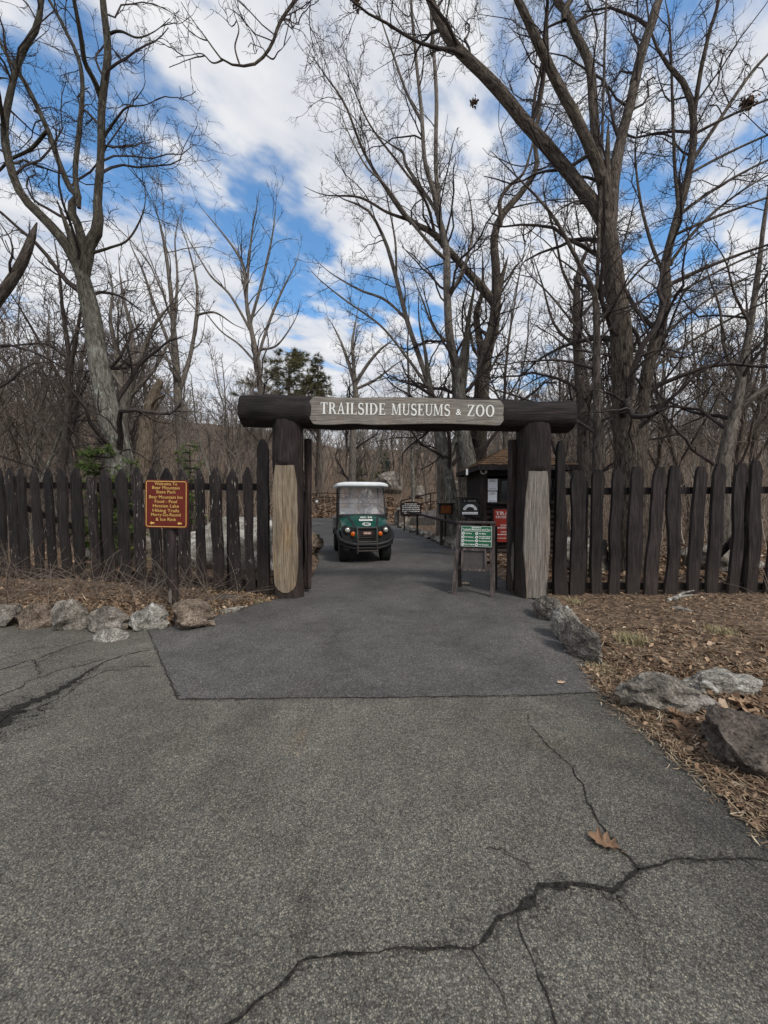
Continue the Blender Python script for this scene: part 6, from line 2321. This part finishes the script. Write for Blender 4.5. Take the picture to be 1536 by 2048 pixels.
def scatter(n, y0, y1, px0, px1, seed, gap=.6, power=1.0):
    rng = np.random.default_rng(seed)
    out = np.zeros((0, 3))
    while len(out) < n:
        y = y0 + (y1 - y0) * rng.random(n) ** power
        x = (rng.uniform(px0, px1, n) - 768) / F * y
        ok = poly_sd(x, y, rp) > gap
        ok &= ~((x > kc - 1.9) & (x < kc + 1.9) & (y > KY - 1.2) & (y < KY + 3.2))
        ok &= ~((x > .6) & (x < 8.5) & (y > 20.5) & (y < 27.5))
        ok &= ~((x > .4) & (x < 7.5) & (y > 27) & (y < 37) & (rng.random(n) < .8))
        x, y = x[ok], y[ok]
        out = np.concatenate([out, np.stack([x, y, height(x, y) - .05], 1)])
    return out[:n]
brush('undergrowth', 'thin brown saplings and brush filling the wood', scatter(5200, 12, 60, -200, 1740, 41, .8, .95), (1.5, 4.4), (.009, .028), 42, 1.7)
brush('far_wood', 'grey brown mass of bare trees on the far slope', scatter(2600, 44, 120, -200, 1740, 43, 2, 1.0), (5, 10.5), (.04, .11), 44, 1.6, (.1, .85))
brush('fence_brush', 'thin saplings close behind the fences', np.concatenate([scatter(170, 8.2, 13, -150, 520, 45, .6), scatter(170, 8.0, 13, 1120, 1700, 46, .6)]), (1.0, 3.2), (.006, .014), 47, 2.4)

# evergreens
def conifer(label, base, H, w, seed, mat, layers, name='pine_tree', droop=.05, z0=.12, density=26, shape=1.0, nl=.28, tufts=5, nw=.10):
    rng = np.random.default_rng(seed)
    root = thing(name, label, 'tree', base)
    tr = np.array([[0, 0, -.2], [0.03, 0, H * .35], [-.03, 0.02, H * .7], [0, 0, H * .98]])
    P, Rr = resample(tr, [H * .022, H * .018, H * .011, .01], 12)
    V, Qd, B = tubes(P[None], Rr[None], 8)
    npmesh('trunk', V, Qd, M['dark_bark'], root, True, B)
    # boughs
    bl, br = [], []
    for i in range(layers):
        z = H * (z0 + (1 - z0) * (i + rng.random() * .6) / layers)
        f = 1 - (z / H - z0) / (1 - z0)
        f = max(.08, f ** shape)
        for j in range(rng.integers(3, 6)):
            a = rng.uniform(0, 2 * PI)
            L = w * f * rng.uniform(.6, 1.1)
            pts = [(math.cos(a) * L * s_, math.sin(a) * L * s_, z + L * (.18 * s_ - droop * s_ * s_ * 4)) for s_ in np.linspace(0, 1, 6)]
            bl.append(pts)
            br.append(np.linspace(.03, .006, 6))
    P, Rr = np.array(bl), np.array(br)
    cp, cr = spawn(P, Rr, tufts, .34, rng, K=4, t0=.2, ang=(30, 60), wig=.12, up=.02, rmin=.003, lmin=.15, lmax=.9, flat=.4)
    V, Qd, B = join([tubes(P, Rr, 3), tubes(cp, cr, 3)])
    crown = npmesh('bough', V, Qd, M['dark_bark'], root, True, B)
    # needles: thin blades round every twig
    m = len(cp)
    k = density
    par = np.repeat(np.arange(m), k)
    tt = rng.random(m * k) * 3
    ii = np.minimum(tt.astype(int), 2)
    w_ = (tt - ii)[:, None]
    p = cp[par, ii] * (1 - w_) + cp[par, ii + 1] * w_
    tg = norm(cp[par, ii + 1] - cp[par, ii])
    dd = norm(tg * .8 + rng.normal(0, .7, p.shape))
    ln = nl * rng.uniform(.6, 1.1, len(p))[:, None]
    sd_ = norm(np.cross(dd, rng.normal(0, 1, p.shape))) * (ln * nw)
    V = np.stack([p - sd_, p + sd_, p + dd * ln], 1).reshape(-1, 3)
    Qd = np.arange(len(V)).reshape(-1, 3)
    tnt = np.repeat(np.clip(rng.normal(.5, .22, len(p)) + .15 * (dd[:, 2]), 0, 1), 3)
    npmesh('crown', V, Qd, mat, root, False, None, tnt)
    return root
def con_px(label, px, ytop, Y, w_px, seed, mat, layers, **kw):
    p = at(px, ytop, Y)
    z0 = hz_at(p.x, Y)
    return conifer(label, (p.x, Y, z0), p.z - z0, w_px / 2 / F * Y, seed, mat, layers, **kw)
con_px('broad dark pine with layered flat boughs above left end of beam', 578, 700, 38, 205, 51, M['pine_dark'], 20, z0=.52, shape=.42, droop=.02, nl=.55, tufts=5, density=30, nw=.04)
con_px('narrow dark conifer just right of the broad layered pine', 636, 706, 39, 74, 52, M['pine_dark'], 24, z0=.45, shape=.6, nl=.45, tufts=6, density=34, nw=.045)
con_px('bright green young pine behind the left fence below the pale oak', 203, 886, 7.75, 105, 53, M['needles'], 20, name='young_pine', z0=.15, shape=.35, nl=.11, tufts=14, density=44, nw=.06)
con_px('small green pine behind the fence left of the snag', 262, 912, 8.2, 50, 54, M['needles'], 10, name='young_pine', z0=.05, shape=.5, nl=.12, tufts=9, density=18)
con_px('small green pine behind the fence above welcome sign', 380, 884, 9.2, 75, 55, M['needles'], 16, name='young_pine', z0=.1, shape=.4, nl=.12, tufts=10, density=26, nw=.06)
con_px('dark green small pine behind the statue in the wood', 766, 905, 43, 40, 56, M['needles'], 14, name='young_pine', z0=.05, shape=.5, nl=.3, tufts=5, density=16)
con_px('faint green pine deep in the wood left of the cart', 712, 925, 46, 60, 57, M['needles'], 14, name='young_pine', z0=.1, shape=.5, nl=.34, tufts=4, density=14)

# leaf nests hanging in the crowns
def leaf_clump(label, p, r_, n, seed, name='leaf_nest'):
    rng = np.random.default_rng(seed)
    c = rng.normal(0, r_ * .42, (n, 3))
    d = norm(rng.normal(0, 1, (n, 3)))
    e = norm(np.cross(d, rng.normal(0, 1, (n, 3))))
    s_ = r_ * .38
    V = np.stack([c - d * s_, c + e * s_ * .6, c + d * s_, c - e * s_ * .6], 1).reshape(-1, 3)
    o = npmesh(name, V, np.arange(4 * n).reshape(-1, 4), M['leaf'], None, False, None, np.repeat(rng.uniform(0, .35, n), 4))
    o.location = p
    return tag(o, label, 'nest')
leaf_clump('dark leaf nest high in the branches at right edge', at(1495, 207, 8.9), .13, 160, 61)
leaf_clump('small clump of dead leaves hanging beside the great oak limb', at(948, 206, 8.0), .09, 70, 62, 'leaf_clump')
leaf_clump('brown dead leaves clinging to a twig at top centre', at(712, 6, 8.0), .10, 80, 63, 'leaf_clump')

# ------------------------------------------------------------------ litter, weeds, single leaves
def litter(name, label, rects, n, seed, size, mat, lift=.012, tilt=.45):
    rng = np.random.default_rng(seed)
    out = []
    while sum(len(o) for o in out) < n:
        r_ = rects[rng.integers(len(rects))]
        x = rng.uniform(r_[0], r_[1], 600)
        y = rng.uniform(r_[2], r_[3], 600)
        d = poly_sd(x, y, rp)
        ok = d > rng.exponential(.06, 600) - .07
        out.append(np.stack([x[ok], y[ok]], 1))
    XY = np.concatenate(out)[:n]
    z = np.maximum(height(XY[:, 0], XY[:, 1]), .004) + lift * rng.random(n)
    c = np.column_stack([XY, z])
    a = rng.uniform(0, 2 * PI, n)
    s_ = rng.uniform(size[0], size[1], n)
    d = np.stack([np.cos(a), np.sin(a), rng.normal(0, tilt, n)], 1)
    e = np.stack([-np.sin(a), np.cos(a), rng.normal(0, tilt, n)], 1)
    up = np.stack([np.zeros(n), np.zeros(n), rng.uniform(.1, .5, n)], 1)
    wd = rng.uniform(.3, .6, n)[:, None]
    d, e = d * s_[:, None], e * s_[:, None] * wd
    # folded, pointed leaf: 6 points, two quads
    V = np.stack([c - d, c - d * .3 + e + up * s_[:, None], c + d * .5 + e * .8 + up * s_[:, None] * .8, c + d * 1.05, c + d * .45 - e * .9 + up * s_[:, None] * .6, c - d * .35 - e + up * s_[:, None]], 1).reshape(-1, 3)
    b = np.arange(n)[:, None] * 6
    Qd = np.concatenate([b + np.array([0, 1, 2, 3]), b + np.array([0, 3, 4, 5])])
    V[:, 2] = np.maximum(V[:, 2], np.repeat(z, 6) - .006)
    tn = np.repeat(np.clip(rng.beta(2.0, 2.6, n), 0, 1), 6)
    return kind(npmesh(name, V, Qd, mat, None, False, None, tn), 'stuff', label, 'leaves')
def straws(name, label, rects, n, seed, ln, mat, rise=.25, w=.0022, edge=.05):
    rng = np.random.default_rng(seed)
    out = []
    while sum(len(o) for o in out) < n:
        r_ = rects[rng.integers(len(rects))]
        x = rng.uniform(r_[0], r_[1], 800)
        y = rng.uniform(r_[2], r_[3], 800)
        ok = poly_sd(x, y, rp) > rng.exponential(edge, 800) * 1.0 - edge * 1.3
        out.append(np.stack([x[ok], y[ok]], 1))
    XY = np.concatenate(out)[:n]
    z = np.maximum(height(XY[:, 0], XY[:, 1]), .005) + .012 * rng.random(n)
    c = np.column_stack([XY, z])
    a = rng.uniform(0, 2 * PI, n)
    L = rng.uniform(ln[0], ln[1], n)[:, None]
    d = np.stack([np.cos(a), np.sin(a), np.abs(rng.normal(0, rise, n))], 1) * L
    sd_ = np.stack([-np.sin(a), np.cos(a), np.zeros(n)], 1) * w * rng.uniform(.6, 1.8, n)[:, None]
    md = c + d * .5 + rng.normal(0, .08, (n, 3)) * L
    md[:, 2] = np.maximum(md[:, 2], z)
    V = np.stack([c - sd_, c + sd_, md + sd_, md - sd_, c + d + sd_ * .4, c + d - sd_ * .4], 1).reshape(-1, 3)
    b = np.arange(n)[:, None] * 6
    Qd = np.concatenate([b + np.array([0, 1, 2, 3]), b + np.array([3, 2, 4, 5])])
    return kind(npmesh(name, V, Qd, mat, None, False, None, np.repeat(np.clip(rng.beta(2, 2, n), 0, 1), 6)), 'stuff', label, 'straw')
RBED = [(1.70, 3.6, .9, 3.4), (1.75, 7.5, 2.6, 6.1), (1.70, 4.0, 1.2, 4.5)]
LBED = [(-8, -1.4, 4.4, 7.0), (-5, -1.6, 4.5, 6.2)]
SLOPE = [(.5, 9, 24, 36), (-12, 1, 30, 38)]
BACK = [(-12, -1.5, 7, 14), (2.6, 13, 7, 14), (-9, -1.6, 6.5, 10), (2.6, 9, 6.3, 10)]
litter('leaf_litter', 'brown dead leaves over the right bed', RBED, 12000, 71, (.008, .026), M['leaf'])
litter('leaf_litter', 'brown dead leaves over the left bed', LBED, 6500, 72, (.014, .040), M['leaf'])
litter('leaf_litter', 'brown dead leaves on the wood floor behind the fences', BACK, 7000, 73, (.03, .07), M['leaf'])
litter('leaf_litter', 'rust brown leaf fall on the slope beyond the path', SLOPE, 6000, 80, (.09, .17), M['leaf'], .05)
litter('leaf_litter', 'heap of large tan oak leaves between the boulders at right', [(2.15, 3.2, 1.9, 2.75)], 420, 74, (.025, .055), M['leaf'], .03)
straws('dry_straw', 'pale pine straw and chips covering the right bed', RBED, 17000, 75, (.025, .085), M['straw'], .2, .0022)
straws('dry_straw', 'dry brown stems matted on the left bed', LBED, 6500, 76, (.06, .22), M['straw'], .22, .003)
straws('dry_straw', 'ragged straw lying along the asphalt edge', [(1.6, 1.95, .9, 3.5)], 2600, 77, (.025, .07), M['straw'], .15, .002, .09)

litter('leaf_litter', 'scattered larger curled leaves lying over the right bed', RBED, 260, 78, (.03, .055), M['leaf'], .02)
litter('leaf_litter', 'crumbs of leaf drifted along the asphalt edge and stones', [(1.55, 2.3, 1.0, 5.6), (-5.5, -1.6, 4.25, 5.2)], 1500, 79, (.008, .02), M['leaf'], .01)
# tufts of pale grass
def tuft(label, x, y, n, h, seed):
    rng = np.random.default_rng(seed)
    z = hz_at(x, y)
    c = np.column_stack([rng.normal(0, .07, n), rng.normal(0, .07, n), np.full(n, z)])
    a = rng.uniform(0, 2 * PI, n)
    lean = rng.uniform(.3, 1.4, n)
    L = h * rng.uniform(.5, 1.1, n)[:, None]
    d = norm(np.stack([np.cos(a) * lean, np.sin(a) * lean, np.ones(n)], 1)) * L
    sd_ = np.stack([-np.sin(a), np.cos(a), np.zeros(n)], 1) * .0022
    m1 = c + d * .55
    tip = c + d
    tip[:, 2] -= .25 * L[:, 0] * lean * .5
    V = np.stack([c - sd_, c + sd_, m1 + sd_, m1 - sd_, tip + sd_ * .3, tip - sd_ * .3], 1).reshape(-1, 3)
    b = np.arange(n)[:, None] * 6
    Qd = np.concatenate([b + np.array([0, 1, 2, 3]), b + np.array([3, 2, 4, 5])])
    o = npmesh('grass_tuft', V, Qd, M['grass'], None, False, None, np.repeat(rng.random(n), 6))
    o.location = (x, y, 0)
    return tag(o, label, 'grass tuft')
for lab, px, py, n, h in (('pale green grass tuft in the middle of the right bed', 1262, 1284, 420, .11), ('yellow grass tuft at the foot of the front edging stone', 1206, 1335, 170, .08),
                          ('small grass tuft far right in front of the fence', 1440, 1266, 260, .09), ('straw coloured tuft at the foot of the tall pointed picket', 1150, 1203, 120, .09), ('dry grass tuft at the foot of left gate post', 520, 1200, 160, .09)):
    g = gp(px, py, .03)
    tuft(lab, g.x, g.y, n, h, px)

# dead weed stalks before the left fence
def weeds(label, xs, n, h, seed, name='dead_weeds'):
    rng = np.random.default_rng(seed)
    x = rng.uniform(xs[0], xs[1], n)
    y = rng.uniform(xs[2], xs[3], n)
    base = np.stack([x, y, height(x, y)], 1)
    K = 7
    P = np.empty((n, K, 3))
    P[:, 0] = base
    d = norm(np.stack([rng.normal(0, .75, n), rng.normal(0, .4, n), rng.uniform(.25, 1.2, n)], 1))
    L = rng.uniform(h[0], h[1], n)
    for k in range(1, K):
        d = norm(d + rng.normal(0, .10, (n, 3)) + np.array([0, 0, -.10]))
        P[:, k] = P[:, k - 1] + d * (L / (K - 1))[:, None]
    P[:, :, 2] = np.maximum(P[:, :, 2], height(P[:, :, 0], P[:, :, 1]) + .01)
    Rr = rng.uniform(.0025, .006, n)[:, None] * np.linspace(1, .4, K)[None, :]
    cp, cr = spawn(P, Rr, 4.0, .35, rng, K=4, t0=.25, ang=(25, 60), wig=.15, up=.05, rmin=.0013, lmin=.08, lmax=.35)
    V, Qd, B = join([tubes(P, Rr, 3), tubes(cp, cr, 3)])
    tn = np.concatenate([np.repeat(rng.uniform(0, .75, n), K * 3), np.repeat(rng.uniform(0, .55, len(cp)), 12)])
    return kind(npmesh(name, V, Qd, M['thicket'], None, True, None, tn), 'stuff', label, 'weeds')
weeds('tangled dead weed stalks in front of the left fence', (-6.8, -2.2, 5.2, 6.5), 240, (.3, 1.0), 81)
weeds('dead twigs lying low over the left bed', (-7.5, -2.2, 4.9, 6.2), 200, (.4, .9), 82)
weeds('pale bare twigs before the last picket at right edge', (5.5, 6.3, 5.5, 5.75), 12, (.5, 1.0), 83)
# sticks on the right bed
for i, (lab, a, b, r_) in enumerate((('split grey branch lying at the foot of right fence', (1335, 1201), (1385, 1190), .03), ('short pale stick on the bed below the split branch', (1345, 1217), (1382, 1222), .028), ('thin red brown stick on asphalt by edging stone', (1129, 1301), (1152, 1315), .008))):
    p0, p1 = gp(*a, .04 if i < 2 else .012), gp(*b, .05 if i < 2 else .012)
    mb = MB()
    mid = (p0 + p1) / 2 + Vector((0, .03, .012))
    mb.tube([p0, mid, p1], [r_, r_ * .85, r_ * .5], 7)
    if i == 0:
        mb.tube([p0 + Vector((.1, -.02, .03)), mid + Vector((.05, 0, .05)), p1 + Vector((.02, .0, .07))], [r_ * .8, r_ * .6, r_ * .3], 7)
    tag(mb.build('stick', M['rock_pale'] if i < 2 else M['rock_brown'], None, True), lab, 'stick')

OAKLEAF = [(0, -.5), (.10, -.36), (.28, -.34), (.16, -.18), (.40, -.06), (.20, .06), (.42, .24), (.18, .26), (.16, .44), (0, .52), (-.17, .42), (-.16, .24), (-.42, .22), (-.2, .05), (-.40, -.08), (-.15, -.18), (-.26, -.34), (-.09, -.36)]
def oak_leaf(label, px, py, size, rz, curl, tintv, seed, group=None, z=0.0):
    g = gp(px, py)
    rng = random.Random(seed)
    n = len(OAKLEAF)
    inner = [(x * .45, y * .6) for x, y in OAKLEAF]
    V = []
    for x, y in OAKLEAF:
        V.append((x * size, y * size, curl * size * (abs(x) * 1.3 + y * y * .9) + .004 + rng.uniform(0, .07) * size))
    for x, y in inner:
        V.append((x * size, y * size, curl * size * (abs(x) * .5 + y * y * .6) + .004))
    V.append((0, 0, .004))
    fs = [(i, (i + 1) % n, (i + 1) % n + n, i + n) for i in range(n)] + [(i + n, (i + 1) % n + n, 2 * n) for i in range(n)]
    st0 = len(V)
    V += [(-.006 * size * 3, -.5 * size, .006), (.006 * size * 3, -.5 * size, .006), (.03 * size, -.78 * size, .012)]
    fs.append((st0, st0 + 1, st0 + 2))
    mb = MB().add(V, fs)
    o = mb.build('fallen_leaf', M['leaf'], None)
    a = o.data.attributes.new('tint', 'FLOAT', 'POINT')
    a.data.foreach_set('value', [tintv + rng.uniform(-.08, .08) for _ in V])
    o.location = (g.x, g.y, max(z, 0.0))
    o.rotation_euler = (0, 0, rz)
    return tag(o, label, 'leaf', group)
oak_leaf('curled brown oak leaf alone on the asphalt beside the crack', 1208, 1690, .125, R(55), .35, .42, 1)
oak_leaf('small pale leaf on the patch of newer asphalt', 1123, 1368, .07, R(100), .25, .8, 2, None, .005)
oak_leaf('pale dead leaf lying under the easel', 931, 1170, .16, R(80), .35, .95, 3, None, .006)
for i, (px, py, s_, r_, tv, lab) in enumerate(((1350, 1445, .11, 20, .5, 'brown lobed leaf in front of the humped boulder'), (1365, 1482, .10, 140, .45, 'dark brown leaf between humped boulder and dark block'), (1440, 1452, .12, 250, .85, 'pale tan oak leaf just above the dark stone block'), (1480, 1425, .13, 70, .7, 'large tan leaf heaped against the pale flat rock'), (1520, 1400, .13, 160, .6, 'tan leaf standing at the right picture edge'))):
    g = gp(px, py, .03)
    oak_leaf(lab, px, py - 2, s_, R(r_), .45, tv, 20 + i, None, hz_at(g.x, g.y) + .02)
# scraps on the asphalt
def chip(label, px, py, s_, seed, mat='rock_pale'):
    g = gp(px, py)
    rng = random.Random(seed)
    pts = [(s_ * rng.uniform(.6, 1.1) * math.cos(a), s_ * rng.uniform(.4, .9) * math.sin(a)) for a in [2 * PI * i / 7 for i in range(7)]]
    mb = MB().add([(x, y, .0) for x, y in pts] + [(x * .7, y * .7, s_ * .35) for x, y in pts], [tuple(range(6, -1, -1)), tuple(range(7, 14))] + [(i, (i + 1) % 7, (i + 1) % 7 + 7, i + 7) for i in range(7)])
    o = mb.build('pebble', M[mat], None)
    o.location = (g.x, g.y, .003)
    tag(o, label, 'pebble')
chip('white speck of stone on the asphalt left of the long crack', 680, 1860, .009, 1)
chip('white speck near the bottom edge of the road', 878, 2032, .007, 2)
chip('white speck at centre of the road', 766, 1738, .006, 3)
chip('white speck below the long crack at right', 1110, 1868, .006, 4)
chip('white speck low at the right, below the bend of the crack', 1405, 1930, .006, 5)
chip('white speck on the patch left of centre', 402, 1364, .014, 6)
chip('pale speck on asphalt below right gate post', 1045, 1252, .02, 7)
